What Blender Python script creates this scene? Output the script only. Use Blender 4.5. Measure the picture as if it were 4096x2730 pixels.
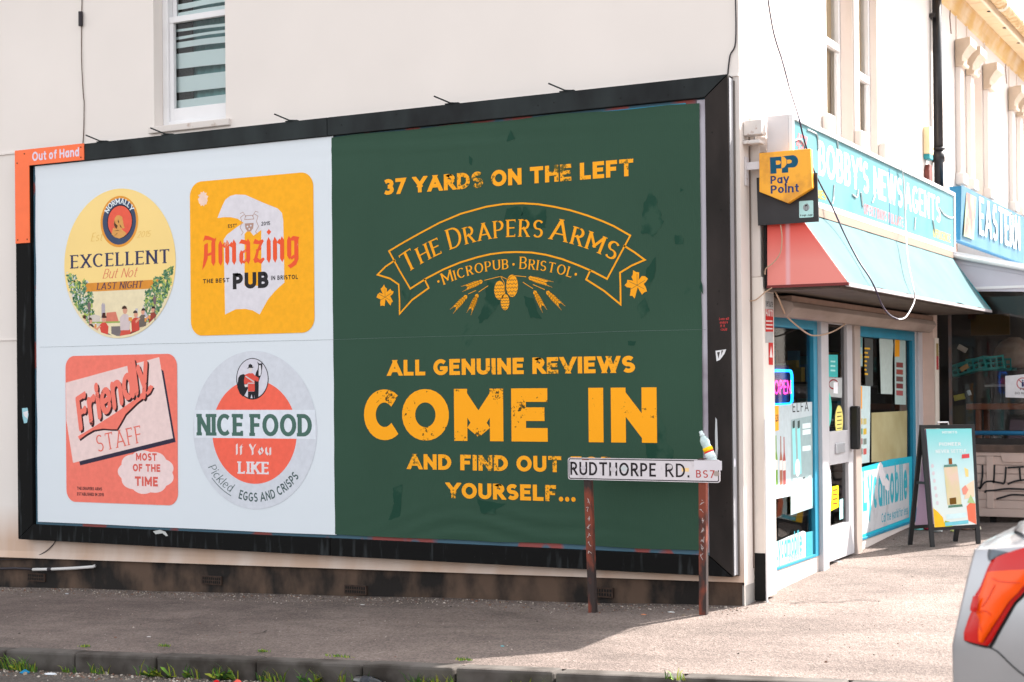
import bpy, bmesh, math, random
from mathutils import Vector, Matrix
from mathutils.bvhtree import BVHTree
for o in list(bpy.data.objects): bpy.data.objects.remove(o)
S = bpy.context.scene; COL = S.collection
rnd = random.Random(7)
PI = math.pi
def R(d): return math.radians(d)

# ---------------------------------------------------------------- camera
FOC, YAW, PITCH, ROLL = 6158.9, -0.4888, 0.0060, -0.0096     # focal length in pixels of a 4096 wide picture
CAM = Vector((9.7512, -9.6375, 1.1587)); PY0 = 1365 + 132.7
_f = Vector((math.sin(YAW)*math.cos(PITCH), math.cos(YAW)*math.cos(PITCH), math.sin(PITCH)))
_r = Vector((math.cos(YAW), -math.sin(YAW), 0)); _u = _r.cross(_f)
_r, _u = (math.cos(ROLL)*_r + math.sin(ROLL)*_u, -math.sin(ROLL)*_r + math.cos(ROLL)*_u)
cd = bpy.data.cameras.new('camera'); cam = bpy.data.objects.new('camera', cd); COL.objects.link(cam)
cam.matrix_world = Matrix(((_r.x,_u.x,-_f.x,CAM.x),(_r.y,_u.y,-_f.y,CAM.y),(_r.z,_u.z,-_f.z,CAM.z),(0,0,0,1)))
cd.sensor_width = 36; cd.lens = FOC/4096*36; cd.shift_y = 132.7/4096
cd.clip_start = .1; cd.clip_end = 1000
cd.dof.use_dof = True; cd.dof.focus_distance = 10.8; cd.dof.aperture_fstop = 3.2
S.camera = cam
S.render.resolution_x = 1024; S.render.resolution_y = 682

# ---------------------------------------------------------------- light
SUNAZ = Vector((.5, .866)); EL = R(44.6)
w = bpy.data.worlds.new('World'); S.world = w; w.use_nodes = True
nt = w.node_tree; nt.nodes.clear()
sk = nt.nodes.new('ShaderNodeTexSky'); sk.sky_type = 'NISHITA'; sk.sun_disc = False
sk.sun_elevation = EL; sk.sun_rotation = math.atan2(SUNAZ.x, SUNAZ.y)
sk.air_density = 1.0; sk.dust_density = 3.0; sk.ozone_density = 1.0
bg = nt.nodes.new('ShaderNodeBackground'); bg.inputs[1].default_value = .15
wo = nt.nodes.new('ShaderNodeOutputWorld')
hs = nt.nodes.new('ShaderNodeHueSaturation'); hs.inputs['Saturation'].default_value = .14
nt.links.new(sk.outputs[0], hs.inputs['Color']); nt.links.new(hs.outputs[0], bg.inputs[0]); nt.links.new(bg.outputs[0], wo.inputs[0])
sd = bpy.data.lights.new('sun', 'SUN'); sd.energy = 4.3; sd.angle = R(.55); sd.color = (1, .93, .86)
sun = bpy.data.objects.new('sun', sd); COL.objects.link(sun)
_sd = Vector((-SUNAZ.x*math.cos(EL), -SUNAZ.y*math.cos(EL), -math.sin(EL)))
sun.rotation_euler = _sd.to_track_quat('-Z', 'Y').to_euler(); sun.location = (15, 20, 20)
S.view_settings.view_transform = 'Standard'; S.view_settings.look = 'None'
S.view_settings.exposure = 1.92; S.view_settings.gamma = 1; S.view_settings.use_curve_mapping = False
S.render.engine = 'CYCLES'; S.cycles.max_bounces = 7; S.cycles.transparent_max_bounces = 12

# ---------------------------------------------------------------- picture helpers (a sight line met with a real plane)
def ray(px, py):
    return _f + _r*((px-2048)/FOC) - _u*((py-PY0)/FOC)
def on(ax, val, px, py):
    d = ray(px, py); t = (val-CAM[ax])/d[ax]; return CAM + d*t
def fx(px, py, X=6.3): p = on(0, X, px, py); return (p.y, p.z)
def fy(px, py, Y=.0):  p = on(1, Y, px, py); return (p.x, p.z)
def zg(x, y):        # height of the pavement
    return -.338 + .0345*(max(min(x, 12), -12)-6.3) + (.03*(y-.1) if y > .1 else .022*(y-.1))
def kerb_y(x): return -2.33 + .045*(x-4)
def zroad(x, y): return zg(x, kerb_y(x)) - .115 - .02*(kerb_y(x)-y if y < kerb_y(x) else 0)*.5

# ---------------------------------------------------------------- materials
def lin(c):
    o = []
    for v in c:
        v /= 255.
        o.append(v/12.92 if v <= .04045 else ((v+.055)/1.055)**2.4)
    return tuple(o)+(1,)
_m = {}
def mat(name, rgb, rough=.7, var=0., scale=8., bump=0., bscale=60., metal=0., spec=.4, rgb2=None, detail=4., coat=0., emit=0., mask=None, stretch=None):
    """rgb in sRGB 0..255 albedo; rgb2 mixed in by noise; bump as fine relief"""
    if name in _m: return _m[name]
    m = bpy.data.materials.new(name); m.use_nodes = True; nt = m.node_tree; N = nt.nodes; L = nt.links
    b = N['Principled BSDF']; b.inputs['Base Color'].default_value = lin(rgb); b.inputs['Roughness'].default_value = rough
    b.inputs['Metallic'].default_value = metal; b.inputs['Specular IOR Level'].default_value = spec
    if coat: b.inputs['Coat Weight'].default_value = coat; b.inputs['Coat Roughness'].default_value = .05
    if emit: b.inputs['Emission Color'].default_value = lin(rgb); b.inputs['Emission Strength'].default_value = emit
    if var or bump or rgb2:
        g = N.new('ShaderNodeNewGeometry'); mp = N.new('ShaderNodeMapping'); L.new(g.outputs['Position'], mp.inputs[0])
        if stretch: mp.inputs['Scale'].default_value = stretch
    if var or rgb2:
        n = N.new('ShaderNodeTexNoise'); n.inputs['Scale'].default_value = scale; n.inputs['Detail'].default_value = detail
        L.new(mp.outputs[0], n.inputs['Vector'])
        r = N.new('ShaderNodeValToRGB'); lo, hi = mask or (.3, .7)
        r.color_ramp.elements[0].position = lo; r.color_ramp.elements[1].position = hi
        L.new(n.outputs[0], r.inputs[0])
        mx = N.new('ShaderNodeMix'); mx.data_type = 'RGBA'; L.new(r.outputs[0], mx.inputs[0])
        c = lin(rgb)
        if rgb2: mx.inputs[6].default_value = c; mx.inputs[7].default_value = lin(rgb2)
        else:
            mx.inputs[6].default_value = tuple(v*(1-var) for v in c[:3])+(1,); mx.inputs[7].default_value = tuple(min(v*(1+var), .95) for v in c[:3])+(1,)
        L.new(mx.outputs[2], b.inputs['Base Color'])
    if bump:
        n2 = N.new('ShaderNodeTexNoise'); n2.inputs['Scale'].default_value = bscale; n2.inputs['Detail'].default_value = 5
        L.new(mp.outputs[0], n2.inputs['Vector'])
        bp = N.new('ShaderNodeBump'); bp.inputs['Strength'].default_value = min(1, bump*20); bp.inputs['Distance'].default_value = bump
        L.new(n2.outputs[0], bp.inputs['Height']); L.new(bp.outputs[0], b.inputs['Normal'])
    _m[name] = m; return m
def ink(r, g, b): return mat('ink_%d_%d_%d' % (r, g, b), (r, g, b), .7, spec=.12, var=.05, scale=25)
def chain(m):    # nodes of a fresh material for hand-made graphs
    return m.node_tree, m.node_tree.nodes, m.node_tree.links
def glassmat(name, tint=(235, 240, 240), refl=1.0, trans=.9):
    m = bpy.data.materials.new(name); m.use_nodes = True; nt, N, L = chain(m); N.clear()
    o = N.new('ShaderNodeOutputMaterial'); mx = N.new('ShaderNodeMixShader'); fr = N.new('ShaderNodeFresnel'); fr.inputs[0].default_value = 1.45
    t = N.new('ShaderNodeBsdfTransparent'); t.inputs[0].default_value = tuple(v*trans for v in lin(tint)[:3])+(1,)
    g = N.new('ShaderNodeBsdfGlossy'); g.inputs[0].default_value = (refl, refl, refl, 1); g.inputs['Roughness'].default_value = .02
    L.new(fr.outputs[0], mx.inputs[0]); L.new(t.outputs[0], mx.inputs[1]); L.new(g.outputs[0], mx.inputs[2]); L.new(mx.outputs[0], o.inputs[0])
    return m

# ---------------------------------------------------------------- objects
def props(o, label=None, cat=None, group=None, kind=None):
    if label: o['label'] = label
    if cat: o['category'] = cat
    if group: o['group'] = group
    if kind: o['kind'] = kind
    return o
def thing(name, label, cat, loc=(0, 0, 0), group=None, kind=None):
    o = bpy.data.objects.new(name, None); COL.objects.link(o); o.location = loc; o.empty_display_size = .1
    return props(o, label, cat, group, kind)
def wloc(o):
    v = Vector(o.location)
    while o.parent: o = o.parent; v = v + Vector((0, 0, 0))
    return v
def link(name, me, m, parent=None):
    o = bpy.data.objects.new(name, me); COL.objects.link(o)
    if m is not None:
        for k in (m if isinstance(m, (list, tuple)) else [m]): me.materials.append(k)
    if parent is not None:
        o.parent = parent
        b = parent
        if b.type == 'EMPTY': o.matrix_parent_inverse = Matrix.Translation(-Vector(b.location))
    return o
def mesh(name, V, F, m, parent=None, smooth=False, mi=None):
    me = bpy.data.meshes.new(name); me.from_pydata([tuple(v) for v in V], [], F); me.update()
    if mi:
        for p, k in zip(me.polygons, mi): p.material_index = k
    o = link(name, me, m, parent)
    if smooth:
        for p in me.polygons: p.use_smooth = True
    return o
class MB:
    """collects simple solids; world coordinates"""
    def __init__(s): s.V = []; s.F = []; s.M = []
    def add(s, V, F, k=0):
        n = len(s.V); s.V += [tuple(v) for v in V]; s.F += [tuple(i+n for i in f) for f in F]; s.M += [k]*len(F); return s
    def box(s, x0, x1, y0, y1, z0, z1, k=0, M=None):
        V = [Vector(v) for v in ((x0,y0,z0),(x1,y0,z0),(x1,y1,z0),(x0,y1,z0),(x0,y0,z1),(x1,y0,z1),(x1,y1,z1),(x0,y1,z1))]
        if M: V = [M @ v for v in V]
        return s.add(V, [(0,3,2,1),(4,5,6,7),(0,1,5,4),(1,2,6,5),(2,3,7,6),(3,0,4,7)], k)
    def prism(s, P, d, k=0):
        """polygon P (3d points) extruded by vector d"""
        n = len(P); d = Vector(d); P = [Vector(p) for p in P]
        V = P + [p+d for p in P]
        F = [tuple(range(n-1, -1, -1)), tuple(range(n, 2*n))] + [(i, (i+1) % n, (i+1) % n+n, i+n) for i in range(n)]
        return s.add(V, F, k)
    def tube(s, pts, r, n=6, k=0, cap=True):
        pts = [Vector(p) for p in pts]; m = len(pts); rr = r if isinstance(r, (list, tuple)) else [r]*m
        V = []; up = Vector((.13, .21, .97))
        for i, p in enumerate(pts):
            d = (pts[min(i+1, m-1)] - pts[max(i-1, 0)]).normalized()
            a = d.cross(up)
            if a.length < .05: a = d.cross(Vector((1, 0, 0)))
            a.normalize(); b = d.cross(a)
            V += [p + (a*math.cos(2*PI*j/n) + b*math.sin(2*PI*j/n))*rr[i] for j in range(n)]
        F = [(i*n+j, i*n+(j+1) % n, (i+1)*n+(j+1) % n, (i+1)*n+j) for i in range(m-1) for j in range(n)]
        if cap: F += [tuple(range(n-1, -1, -1)), tuple((m-1)*n+j for j in range(n))]
        return s.add(V, F, k)
    def build(s, name, m, parent=None, smooth=False, bevel=0., auto=False):
        o = mesh(name, s.V, s.F, m, parent, smooth, s.M if isinstance(m, (list, tuple)) else None)
        if bevel:
            b = o.modifiers.new('bevel', 'BEVEL'); b.width = bevel; b.segments = 2; b.limit_method = 'ANGLE'; b.angle_limit = R(40)
        return o
def box(name, x0, x1, y0, y1, z0, z1, m, parent=None, bevel=0.): return MB().box(x0, x1, y0, y1, z0, z1).build(name, m, parent, bevel=bevel)
def smoothpts(P, n=6):
    """Catmull-Rom through P"""
    P = [Vector(p) for p in P]; out = []
    for i in range(len(P)-1):
        a, b, c, d = P[max(i-1, 0)], P[i], P[i+1], P[min(i+2, len(P)-1)]
        for j in range(n):
            t = j/n; out.append(.5*((2*b)+(c-a)*t+(2*a-5*b+4*c-d)*t*t+(3*b-a-3*c+d)*t**3))
    out.append(P[-1]); return out

# ---------------------------------------------------------------- lettering: a stroke alphabet, drawn for this scene
def arc(cx, cy, rx, ry, a0, a1, n):
    return [(cx+rx*math.cos(R(a0+(a1-a0)*i/n)), cy+ry*math.sin(R(a0+(a1-a0)*i/n))) for i in range(n+1)]
def glyph(c, N=8):
    X = .7                                   # x height
    n2 = max(2, N); n4 = max(1, N//2)
    G = {
    'A': (.72, [[(0,0),(.36,1)], [(.36,1),(.72,0)], ('n', [(.13,.3),(.59,.3)])]),
    'B': (.5, [[(0,0),(0,1)], ('n', [(0,1),(.25,1)]+arc(.25,.76,.2,.24,90,-90,n2)+[(0,.52)]), ('n', [(.2,.52)]+arc(.24,.26,.26,.26,90,-90,n2)+[(0,0)])]),
    'C': (.66, [('n', arc(.36,.5,.36,.5,48,312,n2*2))]),
    'D': (.6, [[(0,0),(0,1)], ('n', [(0,1),(.2,1)]+arc(.2,.5,.4,.5,90,-90,n2+2)+[(0,0)])]),
    'E': (.44, [[(0,0),(0,1)], ('r', [(0,1),(.44,1)]), ('n', [(0,.52),(.38,.52)]), ('r', [(0,0),(.44,0)])]),
    'F': (.42, [[(0,0),(0,1)], ('r', [(0,1),(.42,1)]), ('n', [(0,.5),(.36,.5)])]),
    'G': (.68, [('n', arc(.36,.5,.36,.5,48,330,n2*2)+[(.68,.42)]), ('n', [(.68,.42),(.42,.42)])]),
    'H': (.58, [[(0,0),(0,1)], [(.58,0),(.58,1)], ('n', [(0,.5),(.58,.5)])]),
    'I': (.0, [[(0,0),(0,1)]]),
    'J': (.4, [('t', [(.4,1),(.4,.25)]+arc(.2,.25,.2,.25,0,-160,n4*2)[1:])]),
    'K': (.56, [[(0,0),(0,1)], [(.54,1),(.04,.42)], [(.2,.6),(.56,0)]]),
    'L': (.42, [[(0,0),(0,1)], ('r', [(0,0),(.42,0)])]),
    'M': (.78, [[(0,0),(0,1)], ('n', [(0,1),(.39,.3)]), ('n', [(.39,.3),(.78,1)]), [(.78,1),(.78,0)]]),
    'N': (.6, [[(0,0),(0,1)], ('n', [(0,1),(.6,0)]), [(.6,0),(.6,1)]]),
    'O': (.74, [('n', arc(.37,.5,.37,.5,90,450,n2*2+2))]),
    'P': (.48, [[(0,0),(0,1)], ('n', [(0,1),(.24,1)]+arc(.22,.72,.26,.28,90,-90,n2)+[(0,.44)])]),
    'Q': (.74, [('n', arc(.37,.5,.37,.5,90,450,n2*2+2)), ('n', [(.42,.25),(.72,-.02)])]),
    'R': (.52, [[(0,0),(0,1)], ('n', [(0,1),(.24,1)]+arc(.22,.73,.26,.27,90,-90,n2)+[(0,.46)]), ('b', [(.24,.46),(.52,0)])]),
    'S': (.5, [('n', arc(.25,.74,.24,.26,35,270,n2+2)[:-1]+arc(.25,.25,.25,.25,90,-145,n2+2))]),
    'T': (.6, [[(.3,0),(.3,1)], ('lr', [(0,1),(.6,1)])]),
    'U': (.58, [('t', [(0,1),(0,.3)]+arc(.29,.3,.29,.3,180,360,n2)[1:]+[(.58,1)])]),
    'V': (.7, [('t', [(0,1),(.35,0)]), ('e', [(.35,0),(.7,1)])]),
    'W': (1.06, [('t', [(0,1),(.27,0)]), ('n', [(.27,0),(.53,.95)]), ('n', [(.53,.95),(.79,0)]), ('e', [(.79,0),(1.06,1)])]),
    'X': (.6, [[(0,0),(.6,1)], [(0,1),(.6,0)]]),
    'Y': (.64, [('t', [(0,1),(.32,.45)]), ('t', [(.64,1),(.32,.45)]), ('b', [(.32,.45),(.32,0)])]),
    'Z': (.56, [('n', [(0,1),(.56,1)]), ('n', [(.56,1),(0,0)]), ('n', [(0,0),(.56,0)])]),
    '0': (.5, [('n', arc(.25,.5,.25,.5,90,450,n2*2))]),
    '1': (.2, [('b', [(.2,1),(.2,0)]), ('n', [(0,.8),(.2,1)])]),
    '2': (.46, [('n', arc(.23,.73,.23,.27,160,-35,n2)+[(0,0),(.48,0)])]),
    '3': (.46, [('n', arc(.19,.76,.25,.24,140,-90,n2)), ('n', arc(.19,.26,.27,.26,90,-140,n2))]),
    '4': (.5, [('n', [(.36,0),(.36,1)]), ('n', [(.36,1),(0,.28)]), ('n', [(0,.26),(.5,.26)])]),
    '5': (.46, [('n', [(.42,1),(.08,1)]), ('n', [(.06,1),(.03,.52)]), ('n', arc(.2,.3,.26,.3,120,-145,n2))]),
    '6': (.48, [('n', arc(.24,.3,.24,.3,90,450,n2*2)), ('n', [(0,.32)]+arc(.3,.5,.3,.5,170,75,n4))]),
    '7': (.46, [('n', [(0,1),(.46,1)]), ('n', [(.46,1),(.12,0)])]),
    '9': (.48, [('n', arc(.24,.7,.24,.3,90,450,n2*2)), ('n', [(.48,.68)]+arc(.18,.5,.3,.5,-10,-100,n4))]),
    'a': (.46, [('n', arc(.22,X/2,.22,X/2,20,380,n2*2)), ('b', [(.46,X),(.46,0)])]),
    'b': (.46, [('n', arc(.24,X/2,.22,X/2,20,380,n2*2)), ('t', [(0,1),(0,0)])]),
    'c': (.42, [('n', arc(.23,X/2,.23,X/2,50,310,n2*2))]),
    'd': (.46, [('n', arc(.22,X/2,.22,X/2,20,380,n2*2)), [(.46,1),(.46,0)]]),
    'e': (.46, [('n', [(.02,.36),(.45,.36)]), ('n', arc(.23,X/2,.23,X/2,5,320,n2*2))]),
    'f': (.3, [('b', arc(.26,.84,.14,.16,80,180,n4)+[(.12,0)]), ('n', [(0,X),(.28,X)])]),
    'g': (.46, [('n', arc(.22,X/2,.22,X/2,20,380,n2*2)), ('n', [(.46,X),(.46,-.05)]+arc(.23,-.05,.23,.2,0,-150,n2)[1:])]),
    'h': (.44, [[(0,1),(0,0)], ('b', arc(.22,X-.24,.22,.24,180,0,n2)+[(.44,0)])]),
    'i': (.0, [('b', [(0,X),(0,0)]), ('n', [(0,.93),(0,1.0)])]),
    'k': (.42, [[(0,1),(0,0)], ('n', [(.4,X),(.03,.28)]), ('n', [(.14,.38),(.42,0)])]),
    'l': (.0, [[(0,1),(0,0)]]),
    'm': (.76, [[(0,X),(0,0)], ('b', arc(.19,X-.2,.19,.2,180,0,n2)+[(.38,0)]), ('b', arc(.57,X-.2,.19,.2,180,0,n2)+[(.76,0)])]),
    'n': (.44, [[(0,X),(0,0)], ('b', arc(.22,X-.24,.22,.24,180,0,n2)+[(.44,0)])]),
    'o': (.46, [('n', arc(.23,X/2,.23,X/2,90,450,n2*2))]),
    'p': (.46, [('n', arc(.24,X/2,.22,X/2,20,380,n2*2)), ('b', [(0,X),(0,-.28)])]),
    'r': (.3, [[(0,X),(0,0)], ('n', arc(.24,X-.24,.24,.24,180,75,n4))]),
    's': (.36, [('n', arc(.18,X*.74,.17,X*.26,40,270,n2)[:-1]+arc(.18,X*.25,.18,X*.25,90,-145,n2))]),
    't': (.28, [('n', [(.12,.95),(.12,.15)]+arc(.26,.15,.14,.15,180,280,n4)[1:]), ('n', [(0,X),(.28,X)])]),
    'u': (.44, [('n', [(0,X),(0,.24)]+arc(.22,.24,.22,.24,180,360,n2)[1:]), [(.44,X),(.44,0)]]),
    'v': (.46, [('n', [(0,X),(.23,0)]), ('n', [(.23,0),(.46,X)])]),
    'w': (.7, [('n', [(0,X),(.18,0)]), ('n', [(.18,0),(.35,X)]), ('n', [(.35,X),(.52,0)]), ('n', [(.52,0),(.7,X)])]),
    'y': (.46, [('n', [(0,X),(.24,.03)]), ('n', [(.46,X),(.14,-.26)])]),
    'z': (.4, [('n', [(0,X),(.4,X)]), ('n', [(.4,X),(0,0)]), ('n', [(0,0),(.4,0)])]),
    '.': (.0, [('n', [(0,0),(0,.02)])]),
    ',': (.0, [('n', [(0,0),(-.05,-.15)])]),
    "'": (.0, [('n', [(0,.8),(0,1)])]),
    '-': (.24, [('n', [(0,.35),(.24,.35)])]),
    '·': (.0, [('n', [(0,.45),(0,.47)])]),
    '/': (.4, [('n', [(0,0),(.4,1)])]),
    '£': (.46, [('n', arc(.3,.78,.18,.22,30,180,n4)+[(.12,0)]), ('n', [(0,0),(.46,0)]), ('n', [(0,.45),(.34,.45)])]),
    }
    return G.get(c)
def clipy(P, lo, hi):
    for s, v in ((1, lo), (-1, hi)):
        out = []
        for i in range(len(P)):
            a, b = P[i-1], P[i]; da, db = s*(a[1]-v), s*(b[1]-v)
            if da >= 0: 
                if i == 0 or True: pass
            if (da >= 0) != (db >= 0):
                t = da/(da-db); out.append((a[0]+(b[0]-a[0])*t, a[1]+(b[1]-a[1])*t))
            if db >= 0: out.append(b)
        P = out
        if len(P) < 3: return []
    return P
def ribbon(pts, t, h, nib=None, cap=.5):
    pts = [Vector(p) for p in pts]; n = len(pts)
    closed = n > 3 and (pts[0]-pts[-1]).length < 1e-4
    def wd(d): return h+(t-h)*abs(d.y)**1.3
    dirs = [(pts[i+1]-pts[i]).normalized() if (pts[i+1]-pts[i]).length > 1e-6 else Vector((0, 1)) for i in range(n-1)]
    if not closed and not nib and cap:
        k0, k1 = [(1 if abs(d.x) < .05 or abs(d.y) < .05 else (1.6 if n == 2 else .1)) for d in (dirs[0], dirs[-1])]
        pts[0] = pts[0]-dirs[0]*wd(dirs[0])*cap*k0
        pts[-1] = pts[-1]+dirs[-1]*wd(dirs[-1])*cap*k1
    Lp, Rp = [], []
    for i in range(n):
        if nib: o = Vector(nib)/2
        else:
            a = dirs[i-1] if i > 0 else (dirs[-1] if closed else dirs[0]); b = dirs[i] if i < n-1 else (dirs[0] if closed else dirs[-1])
            na = Vector((-a.y, a.x)); nb = Vector((-b.y, b.x)); m = na+nb
            m = m.normalized() if m.length > .1 else na
            k = 1/max(.45, m.dot(na)); o = m*k*(wd(a)+wd(b))/4
        Lp.append(tuple(pts[i]+o)); Rp.append(tuple(pts[i]-o))
    return [[Lp[i], Rp[i], Rp[i+1], Lp[i+1]] for i in range(n-1)]
def text(s, t=.2, h=None, track=.14, space=.42, serif=0., sh=.06, N=8, nib=None, slant=0., smallcaps=0., rnd_cap=False, word1=True):
    """-> (list of (polygon, layer), width) with cap height 1"""
    h = t if h is None else h; out = []; x = 0; first = True
    for ch in s:
        if ch == ' ': x += space; first = True; continue
        k = 1.
        if smallcaps and ch.isalpha() and not first: k = smallcaps
        first = False
        g = glyph(ch, N)
        if g is None: x += .3; continue
        w, st = g; isup = ch.isupper() or ch.isdigit()
        tk, hk = t*(1 if k == 1 else .95), h
        def M(p): return ((p[0]*k + tk/2 + x), (hk/2 + p[1]*(k-hk)) if not nib else p[1]*k)
        def put(P, lay):
            if isup and not nib: P = clipy(P, 0, k)
            if ch in 'MNZ' and not nib and not serif and len(P) > 2: P = [(b_, a_) for a_, b_ in clipy([(b_, a_) for a_, b_ in P], x, x+w*k+tk)]
            if len(P) > 2: out.append(([(px+slant*py, py) for px, py in P], lay))
        for li, q in enumerate(st):
            fl = 'tb' if isinstance(q, list) else q[0]; P = q if isinstance(q, list) else q[1]
            Q = [M(p) for p in P]
            for quad in ribbon(Q, tk, hk, nib, .5 if not rnd_cap else 0.): put(quad, li)
            if rnd_cap:
                for e in (Q[0], Q[-1]):
                    put([(e[0]+t/2*math.cos(a*PI/5), e[1]+t/2*math.sin(a*PI/5)) for a in range(10)], li+6+(e is Q[0]))
            if serif:
                for e, o2 in ((Q[0], Q[1]), (Q[-1], Q[-2])):
                    top = e[1] > o2[1]
                    if abs(e[0]-o2[0]) < abs(e[1]-o2[1]) and fl != 'n':
                        if fl in ('t',) and not top: continue
                        if fl in ('e',) and not top: continue
                        if fl == 'b' and top: continue
                        if fl in ('r', 'lr'): continue
                        yy = e[1]+hk/2 if top else e[1]-hk/2
                        y0, y1 = (yy-sh, yy) if top else (yy, yy+sh)
                        put([(e[0]-tk/2-serif, y0), (e[0]+tk/2+serif, y0), (e[0]+tk/2+serif, y1), (e[0]-tk/2-serif, y1)], li+4+(top))
                    elif fl in ('r', 'lr') and abs(e[0]-o2[0]) > abs(e[1]-o2[1]):
                        right = e[0] > o2[0]
                        if fl == 'r' and not right: continue
                        dn = -1 if e[1] > .4*k else 1; xx = e[0]+(hk/2 if right else -hk/2); sx = -1 if right else 1
                        yb = e[1]-dn*hk/2
                        put([(xx, yb), (xx, yb+dn*(hk+serif*1.3)), (xx+sx*sh, yb+dn*(hk+serif*1.3)), (xx+sx*sh*1.4, yb)], li+8)
                        if fl == 'lr': pass
        x += w*k + tk + track
    return out, x-track
P_XZ = lambda Y: (Vector((0, Y, 0)), Vector((1, 0, 0)), Vector((0, 0, 1)), Vector((0, -1, 0)))
P_YZ = lambda X: (Vector((X, 0, 0)), Vector((0, 1, 0)), Vector((0, 0, 1)), Vector((1, 0, 0)))
def flat(name, polys, m, basis, lay=0, parent=None, step=.00004, mi=None):
    """polys: list of (pts2d, layer) or pts2d, laid on the plane of basis and lay*0.4 mm proud of it"""
    O, U, W, Nn = basis; V = []; F = []
    for q in polys:
        P, l = q if isinstance(q, tuple) and isinstance(q[1], (int, float)) and isinstance(q[0], list) else (q, 0)
        k = len(V); V += [O+U*p[0]+W*p[1]+Nn*(lay*.0002+l*step) for p in P]
        a = sum(P[i-1][0]*P[i][1]-P[i][0]*P[i-1][1] for i in range(len(P)))
        F.append(tuple(range(k, k+len(P))) if a > 0 else tuple(range(k+len(P)-1, k-1, -1)))
    return mesh(name, V, F, m, parent, mi=mi)
def words(name, s, x0, x1, z, hgt, m, basis, lay=2, parent=None, warp=None, tilt=0., **kw):
    G, wd = text(s, **kw); sx = (x1-x0)/wd; out = []
    ct, stl = math.cos(R(tilt)), math.sin(R(tilt))
    for P, l in G:
        Q = [(p[0]*sx, p[1]*hgt) for p in P]
        if warp: Q = [warp(a/(x1-x0), b) for a, b in Q]
        else: Q = [(x0+a*ct-b*stl, z+a*stl+b*ct) for a, b in Q]
        out.append((Q, l))
    return flat(name, out, m, basis, lay, parent)
def arcwarp(cx, cz, r, a0, a1, inside=False):
    """text along a circle from angle a0 to a1 (degrees)"""
    def f(u, v):
        a = R(a0+(a1-a0)*u); rr = r-v if inside else r+v
        return (cx+rr*math.cos(a), cz+rr*math.sin(a))
    return f
def ell(cx, cz, rx, rz, n=48, a0=0, a1=360): return [(cx+rx*math.cos(R(a0+(a1-a0)*i/n)), cz+rz*math.sin(R(a0+(a1-a0)*i/n))) for i in range(n if a1-a0 == 360 else n+1)]
def rrect(x0, x1, z0, z1, r, n=8):
    P = []
    for cx, cz, a in ((x1-r, z1-r, 0), (x0+r, z1-r, 90), (x0+r, z0+r, 180), (x1-r, z0+r, 270)):
        P += [(cx+r*math.cos(R(a+90*i/n)), cz+r*math.sin(R(a+90*i/n))) for i in range(n+1)]
    return P
def rect(x0, x1, z0, z1): return [(x0, z0), (x1, z0), (x1, z1), (x0, z1)]
def line2(pts, w): return [(q, 0) for q in ribbon(pts, w, w, cap=0)]
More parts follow.
